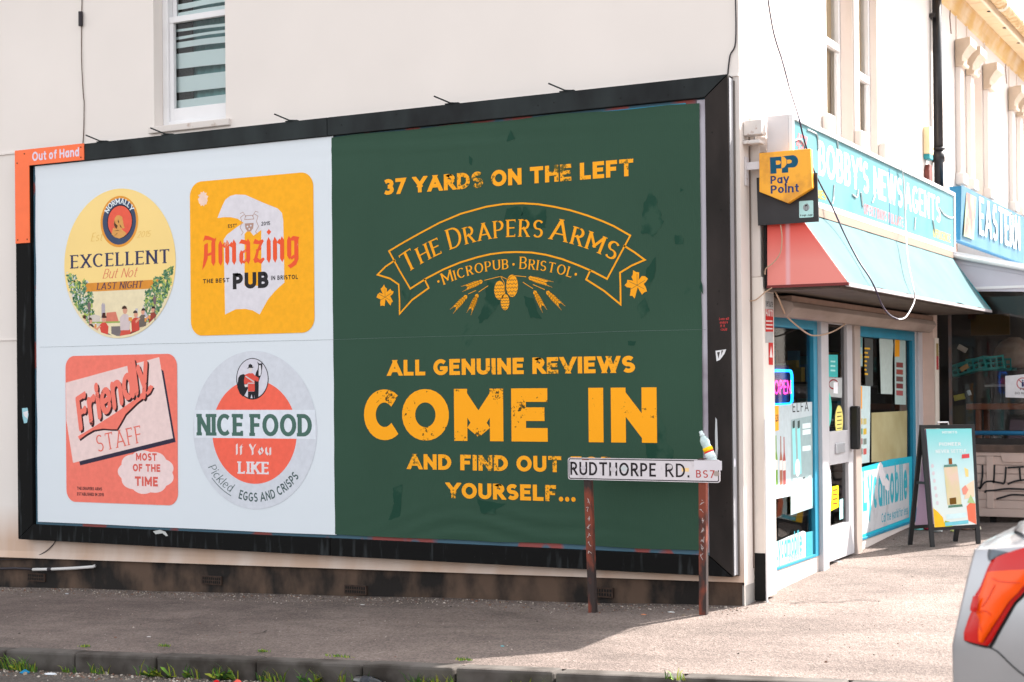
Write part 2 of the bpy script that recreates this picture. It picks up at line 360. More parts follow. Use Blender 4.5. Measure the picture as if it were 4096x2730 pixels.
# ================================================================ ground
def asphalt(name, c1, c2, c3):
    m = bpy.data.materials.new(name); m.use_nodes = True; nt, N, L = chain(m); b = N['Principled BSDF']; b.inputs['Roughness'].default_value = .9; b.inputs['Specular IOR Level'].default_value = .25
    g = N.new('ShaderNodeNewGeometry')
    v = N.new('ShaderNodeTexVoronoi'); v.inputs['Scale'].default_value = 90; L.new(g.outputs['Position'], v.inputs['Vector'])
    n1 = N.new('ShaderNodeTexNoise'); n1.inputs['Scale'].default_value = 1.1; n1.inputs['Detail'].default_value = 7; n1.inputs['Roughness'].default_value = .62; L.new(g.outputs['Position'], n1.inputs['Vector'])
    n3 = N.new('ShaderNodeTexNoise'); n3.inputs['Scale'].default_value = 38; n3.inputs['Detail'].default_value = 4; L.new(g.outputs['Position'], n3.inputs['Vector'])
    r1 = N.new('ShaderNodeValToRGB'); r1.color_ramp.elements[0].position = .36; r1.color_ramp.elements[1].position = .66
    r1.color_ramp.elements[0].color = lin(c1); r1.color_ramp.elements[1].color = lin(c2); L.new(n1.outputs[0], r1.inputs[0])
    bw = N.new('ShaderNodeRGBToBW'); L.new(v.outputs['Color'], bw.inputs[0])
    r2 = N.new('ShaderNodeValToRGB'); r2.color_ramp.elements[0].color = (.66, .64, .62, 1); r2.color_ramp.elements[1].color = (1.3, 1.28, 1.25, 1); r2.color_ramp.elements[0].position = .2; r2.color_ramp.elements[1].position = .85
    L.new(bw.outputs[0], r2.inputs[0])
    mx = N.new('ShaderNodeMix'); mx.data_type = 'RGBA'; mx.blend_type = 'MULTIPLY'; mx.inputs[0].default_value = .9
    L.new(r1.outputs[0], mx.inputs[6]); L.new(r2.outputs[0], mx.inputs[7])
    r3 = N.new('ShaderNodeValToRGB'); r3.color_ramp.elements[0].position = .66; r3.color_ramp.elements[1].position = .74; L.new(n3.outputs[0], r3.inputs[0])
    m2 = N.new('ShaderNodeMix'); m2.data_type = 'RGBA'; L.new(r3.outputs[0], m2.inputs[0]); L.new(mx.outputs[2], m2.inputs[6]); m2.inputs[7].default_value = lin(c3)
    L.new(m2.outputs[2], b.inputs['Base Color'])
    n4 = N.new('ShaderNodeTexNoise'); n4.inputs['Scale'].default_value = .55; n4.inputs['Detail'].default_value = 9; n4.inputs['Roughness'].default_value = .7; n4.inputs['Distortion'].default_value = .5
    mp4 = N.new('ShaderNodeMapping'); mp4.inputs['Scale'].default_value = (1, 2.6, 1); L.new(g.outputs['Position'], mp4.inputs[0]); L.new(mp4.outputs[0], n4.inputs['Vector'])
    r4 = N.new('ShaderNodeMapRange'); r4.inputs[1].default_value = .40; r4.inputs[2].default_value = .56; r4.inputs[3].default_value = .76; r4.inputs[4].default_value = 1.06; L.new(n4.outputs[0], r4.inputs[0])
    m5 = N.new('ShaderNodeMix'); m5.data_type = 'RGBA'; m5.blend_type = 'MULTIPLY'; m5.inputs[0].default_value = 1; L.new(m2.outputs[2], m5.inputs[6]); L.new(r4.outputs[0], m5.inputs[7]); L.new(m5.outputs[2], b.inputs['Base Color'])
    bp = N.new('ShaderNodeBump'); bp.inputs['Strength'].default_value = .75; bp.inputs['Distance'].default_value = .006
    L.new(v.outputs['Distance'], bp.inputs['Height']); L.new(bp.outputs[0], b.inputs['Normal'])
    return m
def gridmesh(name, xs, ys, zf, m, parent=None, smooth=True):
    V = [(x, y if not callable(y) else y(x), 0) for x in xs for y in ys]
    V = [(x, y, zf(x, y)) for x, y, _ in V]; k = len(ys)
    F = [(i*k+j, (i+1)*k+j, (i+1)*k+j+1, i*k+j+1) for i in range(len(xs)-1) for j in range(k-1)]
    return mesh(name, V, F, m, parent, smooth)
def frange(a, b, s):
    n = max(1, int(round((b-a)/s))); return [a+(b-a)*i/n for i in range(n+1)]
pave_m = asphalt('pavement_asphalt', (100, 90, 86), (120, 109, 104), (144, 134, 128))
road_m = asphalt('road_asphalt', (76, 71, 68), (96, 90, 86), (126, 120, 114))
from mathutils import noise as mn
def pz(x, y):
    b = mn.noise(Vector((x*.9, y*.9, 3)))*.010 + mn.noise(Vector((x*3.5, y*3.5, 9)))*.0035
    k = min(1, max(0, (y-kerb_y(x)-.12)/.5))
    return zg(x, y) + b*k
xs = [-60, -30, -15, -8] + frange(-4, 12, .16) + [16, 20]
ys = frange(-0.0, 1., .1)
V = []; KX = .14
rows = [lambda x, t=t: kerb_y(x)+KX-.02 + t*(.12-(kerb_y(x)+KX-.02)) for t in frange(0, 1, .06)] + [lambda x, y=y: y for y in (.4, .8, 1.2, 1.8, 2.4, 3, 3.6, 4.2, 5, 6, 8, 12, 20, 60)]
V = [(x, r(x), 0) for x in xs for r in rows]; V = [(x, y, pz(x, y)) for x, y, _ in V]; k = len(rows)
F = [(i*k+j, (i+1)*k+j, (i+1)*k+j+1, i*k+j+1) for i in range(len(xs)-1) for j in range(k-1)]
props(mesh('pavement', V, F, pave_m, None, True), kind='structure')
pave = bpy.data.objects['pavement']
def on_pave(px, py, lift=.004):
    d = ray(px, py); p = CAM+d*((-.35-CAM.z)/d.z)
    for _ in range(12): p = CAM+d*((pz(p.x, p.y)-CAM.z)/d.z)
    return p+Vector((0, 0, lift))
def ragged(P, n=8, a=.02, seed=0):
    out = []
    for i in range(len(P)):
        A_, B_ = Vector(P[i-1]), Vector(P[i])
        for k in range(n): q = A_+(B_-A_)*k/n; out.append(q+Vector((mn.noise(q*9+Vector((seed, 0, 0)))*a, mn.noise(q*9+Vector((0, 5, seed)))*a, 0)))
    return out
patchm = asphalt('patch_asphalt', (102, 92, 88), (118, 107, 102), (136, 126, 120)); darkm = asphalt('dark_patch_asphalt', (90, 82, 79), (108, 98, 94), (132, 122, 116)); crm = mat('crack_dark', (44, 38, 35), .95)
def patch_sheet(P, m, seed, a=.03):
    Q = ragged([on_pave(*p) for p in P], 10, a, seed); Q = [Vector((q.x, q.y, pz(q.x, q.y)+.004)) for q in Q]
    c = sum(Q, Vector())/len(Q); c.z = pz(c.x, c.y)+.004; mid = [(q+c)/2 for q in Q]; mid = [Vector((q.x, q.y, pz(q.x, q.y)+.004)) for q in mid]; n = len(Q)
    mesh('asphalt_patch', Q+mid+[c], [(i, (i+1) % n, n+(i+1) % n, n+i) for i in range(n)]+[(n+i, n+(i+1) % n, 2*n) for i in range(n)], m, pave, True)
def crack(P, w_, seed):
    Q = []
    pts = smoothpts([on_pave(*p) for p in P], 6)
    for i, q in enumerate(pts):
        q = q+Vector((mn.noise(q*14+Vector((seed, 0, 0)))*.02, mn.noise(q*14+Vector((0, seed, 0)))*.02, 0)); Q.append(Vector((q.x, q.y, pz(q.x, q.y)+.0065)))
    V = []
    for i, q in enumerate(Q):
        d = (Q[min(i+1, len(Q)-1)]-Q[max(i-1, 0)]).normalized(); n_ = Vector((-d.y, d.x, 0))*w_*(.4+.8*abs(mn.noise(q*20)))*(0 if i in (0, len(Q)-1) else 1); V += [q+n_, q-n_]
    mesh('crack', V, [(2*i, 2*i+1, 2*i+3, 2*i+2) for i in range(len(Q)-1)], crm, pave)
crack([(3165, 2418), (3250, 2408), (3340, 2412), (3440, 2402), (3530, 2408)], .010, 3); crack([(3600, 2235), (3690, 2228), (3800, 2226), (3930, 2232)], .010, 5)
crack([(3760, 2308), (3830, 2314), (3900, 2312)], .008, 7); crack([(1000, 2540), (1040, 2536), (1062, 2528)], .010, 8); crack([(250, 2470), (420, 2482), (560, 2478), (700, 2490)], .005, 10)
xr = [-60, -30, -15, -8] + frange(-4, 12, .5) + [16, 24, 60]
V = [(x, y, zroad(x, y)) for x in xr for y in (-60, -30, -15, -9, -6, -4, -3.2, -2.6, -1.9)]; k = 9
F = [(i*k+j, (i+1)*k+j, (i+1)*k+j+1, i*k+j+1) for i in range(len(xr)-1) for j in range(k-1)]
props(mesh('road', V, F, road_m, None, True), kind='structure')
box('main_road', 19.9, 27, -1.9, 90, -.6, -.02, road_m)['kind'] = 'structure'
mesh('ground', [(-400, -400, -1.6), (400, -400, -1.6), (400, 400, -1.6), (-400, 400, -1.6)], [(0, 1, 2, 3)], road_m)['kind'] = 'structure'
# kerb, one stone after another
kerb = thing('kerb', None, None, (0, 0, 0), kind='structure')
km = mat('kerb_stone', (84, 79, 75), .9, rgb2=(50, 44, 39), scale=4.5, bump=.008, bscale=38, mask=(.42, .66), detail=10)
def kpt(px, py):
    y = -2.4; 
    for _ in range(6):
        p = on(1, y, px, py); y = kerb_y(p.x)
    return p.x
joints = [-3.5, -2.4, -1.5, -.4, .6, 1.5] + [kpt(*q) for q in ((15, 2598), (296, 2618), (619, 2628), (1020, 2640), (1446, 2655), (1818, 2666), (2216, 2693), (2714, 2705))]
joints += [joints[-1]+.86*i for i in range(1, 9)]
for a, b2 in zip(joints[:-1], joints[1:]):
    g = .006; dz = rnd.uniform(-.006, .006); dy = rnd.uniform(-.007, .007)
    c = []
    for x in (a+g, b2-g):
        y0 = kerb_y(x)+dy; z1 = zg(x, y0)+.007+dz*.6
        c.append([(x, y0, z1-.3), (x, y0, z1), (x, y0+KX-.004, z1), (x, y0+KX-.004, z1-.3)])
    mb = MB(); mb.add(c[0]+c[1], [(0, 1, 2, 3), (7, 6, 5, 4), (0, 4, 5, 1), (1, 5, 6, 2), (2, 6, 7, 3), (3, 7, 4, 0)])
    mb.build('kerb_stone', km, kerb, bevel=.018)

# ================================================================ corner building
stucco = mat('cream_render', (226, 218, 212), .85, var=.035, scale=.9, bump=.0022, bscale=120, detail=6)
def stain_bounce_foot(m):
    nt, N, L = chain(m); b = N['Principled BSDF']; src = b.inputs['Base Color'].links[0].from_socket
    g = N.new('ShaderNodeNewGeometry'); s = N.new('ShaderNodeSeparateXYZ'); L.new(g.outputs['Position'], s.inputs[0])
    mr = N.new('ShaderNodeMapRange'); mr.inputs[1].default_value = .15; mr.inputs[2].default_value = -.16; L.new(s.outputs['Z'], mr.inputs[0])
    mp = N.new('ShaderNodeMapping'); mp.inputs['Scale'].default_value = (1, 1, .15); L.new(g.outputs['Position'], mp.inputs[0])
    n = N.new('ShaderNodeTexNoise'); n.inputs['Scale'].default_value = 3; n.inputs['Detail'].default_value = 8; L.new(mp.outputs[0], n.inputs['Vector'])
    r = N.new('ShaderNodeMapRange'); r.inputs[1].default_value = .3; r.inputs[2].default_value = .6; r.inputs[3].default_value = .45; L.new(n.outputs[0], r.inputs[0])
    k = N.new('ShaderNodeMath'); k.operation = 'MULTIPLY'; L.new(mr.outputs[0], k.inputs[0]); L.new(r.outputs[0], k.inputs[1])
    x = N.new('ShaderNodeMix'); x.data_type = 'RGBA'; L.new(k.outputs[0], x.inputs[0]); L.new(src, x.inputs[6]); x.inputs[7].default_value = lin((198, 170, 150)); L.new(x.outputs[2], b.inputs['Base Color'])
stain_bounce_foot(stucco)   # run-off stains and warm bounce shading painted along the foot of the render
stuccoF = mat('facade_render', (214, 205, 198), .85, var=.03, scale=1.2, bump=.002, bscale=110)
white = mat('white_paint', (226, 225, 226), .45, var=.03, scale=6)
pink = mat('peach_reveal_tone', (226, 212, 202), .8, var=.03, scale=4)  # reveals a little pinker than the facade
plm = mat('plinth_concrete', (90, 72, 60), .95, rgb2=(30, 26, 24), scale=4.2, bump=.016, bscale=30, detail=12, mask=(.40, .62), stretch=(1, 1, .6))
bld = thing('corner_building', 'cream rendered two storey corner building with ground floor shop and billboard wall', 'building', (6.3, .11, -.35))
def wallgrid(name, ax, val, u0, u1, v0, v1, holes, depth, m, parent, rm=None, zbot=None, sgn=1):
    """plane ax=val, with openings (u0,u1,v0,v1) that have reveals of the given depth; sgn: direction of depth"""
    us = sorted(set([u0, u1]+[h[0] for h in holes]+[h[1] for h in holes])); vs = sorted(set([v0, v1]+[h[2] for h in holes]+[h[3] for h in holes]))
    us = [u for u in us if u0 <= u <= u1]; vs = [v for v in vs if v0 <= v <= v1]
    b = MB()
    def P(u, v, d=0):
        if zbot and v == v0: v = zbot(u)
        return (val+d*sgn, u, v) if ax == 0 else (u, val+d*sgn, v)
    for i in range(len(us)-1):
        for j in range(len(vs)-1):
            cu, cv = (us[i]+us[i+1])/2, (vs[j]+vs[j+1])/2
            if any(h[0] < cu < h[1] and h[2] < cv < h[3] for h in holes): continue
            b.add([P(us[i], vs[j]), P(us[i+1], vs[j]), P(us[i+1], vs[j+1]), P(us[i], vs[j+1])], [(0, 1, 2, 3)])
    for h in holes:
        a = [(h[0], h[2]), (h[1], h[2]), (h[1], h[3]), (h[0], h[3])]; dd = h[4] if len(h) > 4 else depth
        for q in range(4):
            p, r = a[q], a[(q+1) % 4]
            b.add([P(*p), P(*r), P(r[0], r[1], dd), P(p[0], p[1], dd)], [(0, 1, 2, 3)], 1 if rm else 0)
    return b.build(name, [m, rm] if rm else m, parent)
WY = .11
ptop = lambda x: -.304 + .0195*(x+.5)
win1 = (1.274, 2.010, 3.285, 4.75, .155)
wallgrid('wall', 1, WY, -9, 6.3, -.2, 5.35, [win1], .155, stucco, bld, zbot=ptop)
# drip lip at the foot of the render, the plinth under it
b = MB()
for x0, x1 in zip(frange(-9, 6.3, .9)[:-1], frange(-9, 6.3, .9)[1:]):
    b.add([(x0, WY-.022, ptop(x0)-.004), (x1, WY-.022, ptop(x1)-.004), (x1, WY+.003, ptop(x1)+.06), (x0, WY+.003, ptop(x0)+.06), (x0, WY+.04, ptop(x0)-.004), (x1, WY+.04, ptop(x1)-.004)], [(0, 1, 2, 3), (4, 5, 1, 0)])
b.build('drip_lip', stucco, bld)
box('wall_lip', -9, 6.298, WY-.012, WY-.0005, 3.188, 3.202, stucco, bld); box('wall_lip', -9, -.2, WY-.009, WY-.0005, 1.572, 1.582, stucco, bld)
xs = frange(-9, 6.285, .25); V = []
for x in xs:
    for t in frange(0, 1, .25):
        z0, z1 = zg(x, .1)-.05, ptop(x)+.01
        V.append((x, WY+.012+mn.noise(Vector((x*2, t*2, 5)))*.008, z0+(z1-z0)*t))
mesh('plinth', V, [(i*5+j, (i+1)*5+j, (i+1)*5+j+1, i*5+j+1) for i in range(len(xs)-1) for j in range(4)], plm, bld, True)
# air bricks in the plinth
abm = mat('terracotta_dirty', (58, 43, 35), .9, var=.3, scale=30); dark = mat('deep_dark', (14, 13, 12), .9)
for px, py in ((145, 2310), (847, 2322), (1422, 2360), (2400, 2370)):
    x, z = fy(px, py, WY); b = MB(); b.box(x-.1, x+.1, WY-.004, WY+.02, z-.035, z+.035, 0)
    for i in range(9):
        for j in range(2): b.box(x-.088+i*.0205, x-.077+i*.0205, WY-.0065, WY-.0035, z-.024+j*.028, z-.004+j*.028, 1)
    b.build('air_brick', [abm, dark], bld)
# upper storey sash window over the billboard
def glass_of(refl): return glassmat('window_glass_%d' % int(refl*100), refl=refl)
gl = glass_of(1.0); gl2 = glassmat('pane_glass_clear', tint=(252, 255, 255), refl=.5, trans=1.0)
wy = WY+.155
fr = MB(); x0, x1, z0 = 1.274, 2.01, 3.285
fr.box(x0+.002, x0+.06, wy-.05, wy+.03, z0, 4.75).box(x1-.06, x1-.002, wy-.05, wy+.03, z0, 4.75).box(x0+.06, x1-.06, wy-.05, wy+.03, z0+.002, z0+.05)
win = fr.build('sash_window', white, bld, bevel=.004)
MB().box(x0+.061, x0+.10, wy-.03, wy+.01, z0+.05, 4.15).box(x1-.10, x1-.061, wy-.03, wy+.01, z0+.05, 4.15).box(x0+.10, x1-.10, wy-.03, wy+.01, z0+.05, z0+.16).box(x0+.061, x1-.061, wy-.034, wy+.012, 4.1505, 4.20).build('lower_sash', white, win, bevel=.003)
MB().box(x0+.061, x0+.10, wy+.012, wy+.04, 4.2, 4.75).box(x1-.10, x1-.061, wy+.012, wy+.04, 4.2, 4.75).box(x0+.061, x1-.061, wy+.013, wy+.041, 4.165, 4.215).build('upper_sash', white, win, bevel=.003)
mesh('pane', [(x0+.1, wy, z0+.16), (x1-.1, wy, z0+.16), (x1-.1, wy, 4.15), (x0+.1, wy, 4.15)], [(0, 1, 2, 3)], gl2, win)
mesh('pane', [(x0+.1, wy+.025, 4.21), (x1-.1, wy+.025, 4.21), (x1-.1, wy+.025, 4.75), (x0+.1, wy+.025, 4.75)], [(0, 1, 2, 3)], gl2, win)
teal = mat('sheer_teal', (128, 176, 176), .9, rgb2=(64, 104, 106), scale=1.7); blindm = mat('blind_white', (226, 240, 240), .85)
for a, b2 in ((385, 300), (512, 460), (660, 510), (790, 690), (980, 860)):   # curtain bands seen in the enlarged photograph
    pass
def zw(y, x=1200): return fy(900, y, wy)[1]
bands = [(124, 136), (148, 173), (194, 256), (287, 350), (380, 422), (-10, 12), (26, 44), (-70, -30), (95, 106)]
for k, (ya, yb) in enumerate(bands):
    za, zb = fy(880, yb, wy+.03)[1], fy(880, ya, wy+.03)[1]
    V = []; n = 12
    for i in range(n+1):
        u = i/n; x = x0+.04+(x1-x0-.08)*u; s = .006*math.sin(u*2.6+k)
        V += [(x, wy+.030+.004*math.sin(u*9), za+s), (x, wy+.030+.004*math.sin(u*9), zb+s*.7)]
    mesh('blind_band', V, [(2*i, 2*i+2, 2*i+3, 2*i+1) for i in range(n)], blindm, win)
cur = MB(); 
V = [(x0+.04+(x1-x0)*i/30, wy+.10+.012*math.sin(i*1.9), z) for i in range(31) for z in (z0, 4.75)]
mesh('net_curtain', V, [(2*i, 2*i+2, 2*i+3, 2*i+1) for i in range(30)], teal, win, True)
box('dark_curtain', x0+.04, x0+.22, wy+.07, wy+.08, z0, 4.75, mat('dark_curtain', (52, 50, 48), .9, var=.2), win)
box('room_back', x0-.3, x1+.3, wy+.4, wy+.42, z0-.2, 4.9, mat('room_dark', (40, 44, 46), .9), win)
MB().box(x0-.04, x1+.05, WY-.03, WY+.10, z0-.055, z0-.001).build('window_sill', mat('old_sill', (214, 206, 200), .8, rgb2=(150, 112, 84), scale=9, mask=(.6, .75)), win, bevel=.006)

# shop front facade (faces +x)
FX = 6.3
up1 = (2.138, 2.884, 2.95, 5.0, .10); up2 = (3.068, 3.658, 2.95, 5.0, .06)
shopo = (.56, 4.93, -1.0, 1.76, .02)
cols = []
for pa, pb in (((3866, 300), (3878, 300)),):
    pass
# round headed pairs of windows between the capitals further along
yA = [7.15, 8.15]
far = [(6.99, 7.31, 3.2, 4.62, .16), (7.55, 8.25, 3.2, 4.62, .16), (10.0, 10.32, 3.2, 4.62, .16), (10.56, 11.2, 3.2, 4.62, .16)]
wallgrid('facade_wall', 0, FX, WY, 16, -.45, 5.2, [up1, up2, shopo]+far, .12, stuccoF, bld, rm=pink, sgn=-1)
box('corner_plinth', 6.28, 6.301, WY+.013, .3, -.5, -.2, mat('grey_plinth_paint', (150, 146, 142), .8, var=.1), bld)
def sash(y0, y1, z0, z1, zm, X, parent=bld, curt=True, nm='upper_window'):
    f = MB().box(X-.05, X+.02, y0+.002, y0+.035, z0, z1).box(X-.05, X+.02, y1-.05, y1-.002, z0, z1).box(X-.05, X+.02, y0+.035, y1-.05, z1-.07, z1)
    w_ = f.build(nm, white, parent, bevel=.004)
    MB().box(X-.04, X+.012, y0+.0355, y0+.07, z0, zm).box(X-.04, X+.012, y1-.09, y1-.0505, z0, zm).box(X-.05, X+.03, y0+.0355, y1-.0505, zm, zm+.06).build('meeting_rail', white, w_, bevel=.003)
    mesh('pane', [(X-.01, y0+.07, z0), (X-.01, y1-.07, z0), (X-.01, y1-.07, z1), (X-.01, y0+.07, z1)], [(0, 1, 2, 3)], gl2, w_)
    if curt:
        V = [(X-.045+.008*math.sin(i*1.7), y0+(y1-y0)*i/24, z) for i in range(25) for z in (z0, z1)]
        mesh('curtain', V, [(2*i, 2*i+2, 2*i+3, 2*i+1) for i in range(24)], mat('tan_curtain', (206, 178, 138), .9, var=.12, scale=3, stretch=(1, 1, .1)), w_, True)
    return w_
sash(2.138, 2.884, 2.95, 5.0, 3.86, FX-.12); sash(3.068, 3.658, 2.95, 5.0, 3.72, FX-.08)
for h in far: sash(h[0], h[1], h[2], h[3], 3.75, FX-.16, curt=True, nm='far_window')
# pier between the two sashes and its swelling foot
MB().box(FX, FX+.012, 2.90, 3.05, 3.2, 4.97).build('window_pier', stuccoF, bld, bevel=.005)
for ya, yb in ((1.98, 2.135), (2.886, 3.066), (3.66, 3.85)):
    MB().box(FX, FX+.07, ya, yb, 2.7, 3.22).build('pier_foot', stuccoF, bld, bevel=.02)
# carved capitals over slim shafts
capm = mat('stone_capital_paint', (200, 182, 162), .8, var=.05, scale=10)
for (y0, y1, zt, cw) in ((6.80, 6.98, 4.74, .1), (7.33, 7.53, 4.74, .12), (8.27, 8.49, 4.74, .12), (9.82, 9.99, 4.74, .1), (10.34, 10.54, 4.74, .12), (11.22, 11.44, 4.74, .1)):
    sh_ = MB().box(FX, FX+.06, y0+.02, y1-.02, 3.3, zt-.3).build('window_shaft', stuccoF, bld, bevel=.01)
    b = MB(); ym = (y0+y1)/2
    prof = [(.0, .0), (.09, .0), (.10, .03), (.075, .045), (.08, .1), (.13, .17), (.17, .2), (.17, .28), (0, .28)]
    for s in (1,):
        V = []; hw = (y1-y0)/2
        for d, z in prof:
            e = hw+d*.45
            V += [(FX+d+.01, ym-e, zt-.30+z), (FX+d+.01, ym+e, zt-.30+z)]
        n = len(prof); F = [(2*i, 2*i+1, 2*i+3, 2*i+2) for i in range(n-1)] + [tuple(2*i for i in range(n-1, -1, -1)), tuple(2*i+1 for i in range(n))]
        b.add(V, F)
    b.build('capital', capm, sh_)
    MB().box(FX, FX+.09, y0-.02, y1+.02, 3.2, 3.32).build('shaft_foot', stuccoF, sh_, bevel=.01)
    MB().box(FX-.0, FX+.012, ym-.012, ym+.012, zt, 5.05).build('wall_rib', pink, sh_)
for y in (6.62, 9.72): MB().tube([(FX+.004, y, 5.1), (FX+.004, y-.03, 4.9), (FX+.004, y+.02, 4.75)], .006, 5).build('wall_crack', mat('crack_brown', (120, 84, 66), .9), bld)
# eaves: cove, boarded soffit with vents, fascia board, gutter, roof
cove = mat('ochre_cove', (214, 176, 112), .8, rgb2=(226, 206, 176), scale=3, mask=(.4, .7)); sof = mat('soffit_board', (222, 196, 158), .7, var=.05, scale=6)
b = MB(); prof = [(0, 4.98), (.02, 5.0), (.035, 5.06), (.07, 5.12), (.08, 5.16), (0, 5.16)]
for Y0, Y1 in ((WY-.1, 16),):
    b.add([(FX+d, Y, z) for Y in (Y0, Y1) for d, z in prof], [(i, i+1, i+7, i+6) for i in range(5)]+[tuple(range(5, -1, -1)), tuple(range(6, 12))])
b.build('cove_moulding', cove, bld)
yy = -.05; i = 0
SOFW = .17
sb = bpy.data.meshes.new('soffit_board_mesh')
t = MB().box(0, SOFW, .004, .176, 0, .02); sb.from_pydata(t.V, [], t.F); sb.materials.append(sof)
soffit = MB().box(FX+.05, FX+SOFW+.08, -.1, 16, 5.20, 5.215).build('soffit', sof, bld)
while yy < 15.9:
    o = bpy.data.objects.new('soffit_board', sb); COL.objects.link(o); o.location = (FX+.081, yy, 5.16+.001*(i % 2)); o.parent = soffit
    if i % 5 == 2:
        v = MB().tube([(FX+.22, yy+.09, 5.157), (FX+.22, yy+.09, 5.165)], .035, 14).build('soffit_vent', dark, soffit)
    yy += .18; i += 1
MB().box(FX+SOFW+.085, FX+SOFW+.11, -.15, 16, 5.12, 5.30).build('fascia_board', mat('fascia_cream', (228, 210, 184), .7, var=.05, scale=5), bld)
b = MB(); gx, gz, gr = FX+SOFW+.175, 5.22, .062
V = []; n = 9
for Y in (-.2, 16):
    for j in range(n): a = PI+PI*j/(n-1); V.append((gx+gr*math.cos(a), Y, gz+gr*math.sin(a)))
b.add(V, [(j, j+1, j+1+n, j+n) for j in range(n-1)]+[tuple(range(n-1, -1, -1)), tuple(range(n, 2*n))])
gut = b.build('gutter', mat('gutter_lichen', (206, 178, 138), .8, rgb2=(176, 142, 92), scale=14, bump=.002, mask=(.4, .62)), bld, True)
for Y in frange(.5, 15.5, 1.0):
    MB().box(gx-gr-.012, gx+gr+.008, Y, Y+.05, gz-.012, gz+.006).box(gx-.02, gx+.02, Y, Y+.05, gz-gr-.012, gz-gr+.004).build('gutter_bracket', sof, gut)
for Y in (3.0, 6.2, 7.55, 9.4, 12.5):
    MB().tube([(gx, Y, gz-.004), (gx, Y+.09, gz-.004)], gr+.007, 14).build('gutter_joint', mat('gutter_joint', (210, 196, 176), .6), gut)
slate = mat('roof_slate', (82, 80, 84), .8, var=.2, scale=9)
mesh('roof', [(-9.2, -.15, 5.36), (FX+SOFW+.14, -.15, 5.30), (FX+SOFW+.14, 16, 5.30), (-9.2, 16, 5.36), (1.5, 5.5, 7.2), (-6, 5.5, 7.2), (1.5, 11, 7.2), (-6, 11, 7.2)], [(0, 1, 4, 5), (1, 2, 6, 4), (2, 3, 7, 6), (3, 0, 5, 7), (4, 6, 7, 5), (3, 2, 1, 0)], slate, bld)
MB().box(6.4, 6.9, 14.2, 15.4, 5.36, 6.75).box(6.3, 7.0, 14.1, 15.5, 6.751, 6.86).build('chimney', mat('chimney_dark', (74, 66, 64), .85, var=.15), bld)
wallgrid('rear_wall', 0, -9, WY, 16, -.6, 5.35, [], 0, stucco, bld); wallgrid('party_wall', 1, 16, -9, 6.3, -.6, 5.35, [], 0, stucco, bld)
MB().box(-8.9, 6.0, .6, 15.9, 1.95, 2.05).build('floor_slab', dark, bld)
# downpipe
pb = mat('black_pipe', (34, 33, 36), .35, var=.2, scale=30)
pipe = MB().tube([(6.36, 5.74, 2.95), (6.36, 5.74, 5.3)], .047, 12).build('downpipe', pb, bld, True)
MB().tube([(6.36, 5.74, 3.30), (6.36, 5.74, 3.40)], .062, 12).tube([(6.36, 5.74, 3.42), (6.36, 5.74, 3.44)], .066, 12).build('pipe_socket', pb, pipe, True)
MB().box(6.30, 6.36, 5.66, 5.82, 4.72, 4.76).build('pipe_clip', pb, pipe)
# pilaster at the corner of the shop front
pil = MB().box(FX, 6.385, .3, .53, -.3, 1.86).build('pilaster', mat('pilaster_paint', (226, 217, 208), .75, var=.04, scale=5, bump=.001), bld, bevel=.008)
MB().box(6.305, 6.385, .297, .2995, -.32, .0).build('pilaster_recess_dark', dark, pil)  # flat dark sheet standing for the shaded recess under the pilaster end
MB().tube([(6.392, .292, -.33), (6.392, .292, .9)], .007, 6).build('earth_wire', white, pil)
MB().tube([(6.305, .285, -.1), (6.306, .287, 1.2), (6.304, .285, 2.9)], .006, 5).build('cable', mat('cable_grey', (110, 96, 88), .7), pil)
box('upper_pilaster', FX, 6.37, .3, .50, 1.86, 2.94, stuccoF, bld, .006)

# ---------------------------------------------------------------- the shop front
blue = mat('shop_blue', (28, 128, 158), .45, var=.08, scale=5); alu = mat('aluminium', (188, 186, 189), .45, metal=.15, var=.05, scale=6)
brn = mat('aluminium_bronze', (170, 156, 148), .45, metal=.1, var=.06, scale=6)
riserm = mat('riser_render', (206, 196, 190), .85, var=.06, scale=4, bump=.001)
SX = 6.29
sg = glassmat('shop_glass', refl=.75, trans=.85)
def yx(px, py=1700, X=SX): return fx(px, py, X)[0]
yw0, yw1 = .54, yx(3263); yd0, yd1 = yx(3290), yx(3398); yv0, yv1 = yx(3422), yx(3655)
ZB, ZT = -.17, 1.76
MB().box(SX-.06, SX+.012, .535, yw1+.02, -.45, ZB).build('stall_riser', riserm, bld)
MB().box(SX-.06, SX+.012, yv0, 4.93, -.45, ZB).build('stall_riser', riserm, bld)
def shopwin(y0, y1, zt):
    o = MB().box(SX-.03, SX+.02, y0, y0+.035, ZB, zt).box(SX-.03, SX+.02, y1-.1, y1, ZB, zt).box(SX-.03, SX+.02, y0+.035, y1-.1, ZB, ZB+.02).box(SX-.03, SX+.03, y0+.035, y1-.1, zt-.2, zt).build('shop_window', blue, bld, bevel=.003)
    mesh('pane', [(SX-.01, y0+.03, ZB), (SX-.01, y1-.05, ZB), (SX-.01, y1-.05, zt-.15), (SX-.01, y0+.03, zt-.15)], [(0, 1, 2, 3)], sg, o)
    return o
w1 = shopwin(yw0, yw1, 1.74); w2 = shopwin(yv0, yv1, 1.72)
MB().box(SX-.05, SX+.05, yw1+.003, yd0-.02, -.40, 1.74).build('door_post', alu, bld, bevel=.004)
MB().box(SX-.05, SX+.05, yd1+.01, yv0-.003, -.30, 1.74).build('door_post', brn, bld, bevel=.004)
MB().box(SX-.04, SX+.04, yv1+.06, yx(3682), -.3, 1.72).build('mullion_post', alu, bld, bevel=.004)
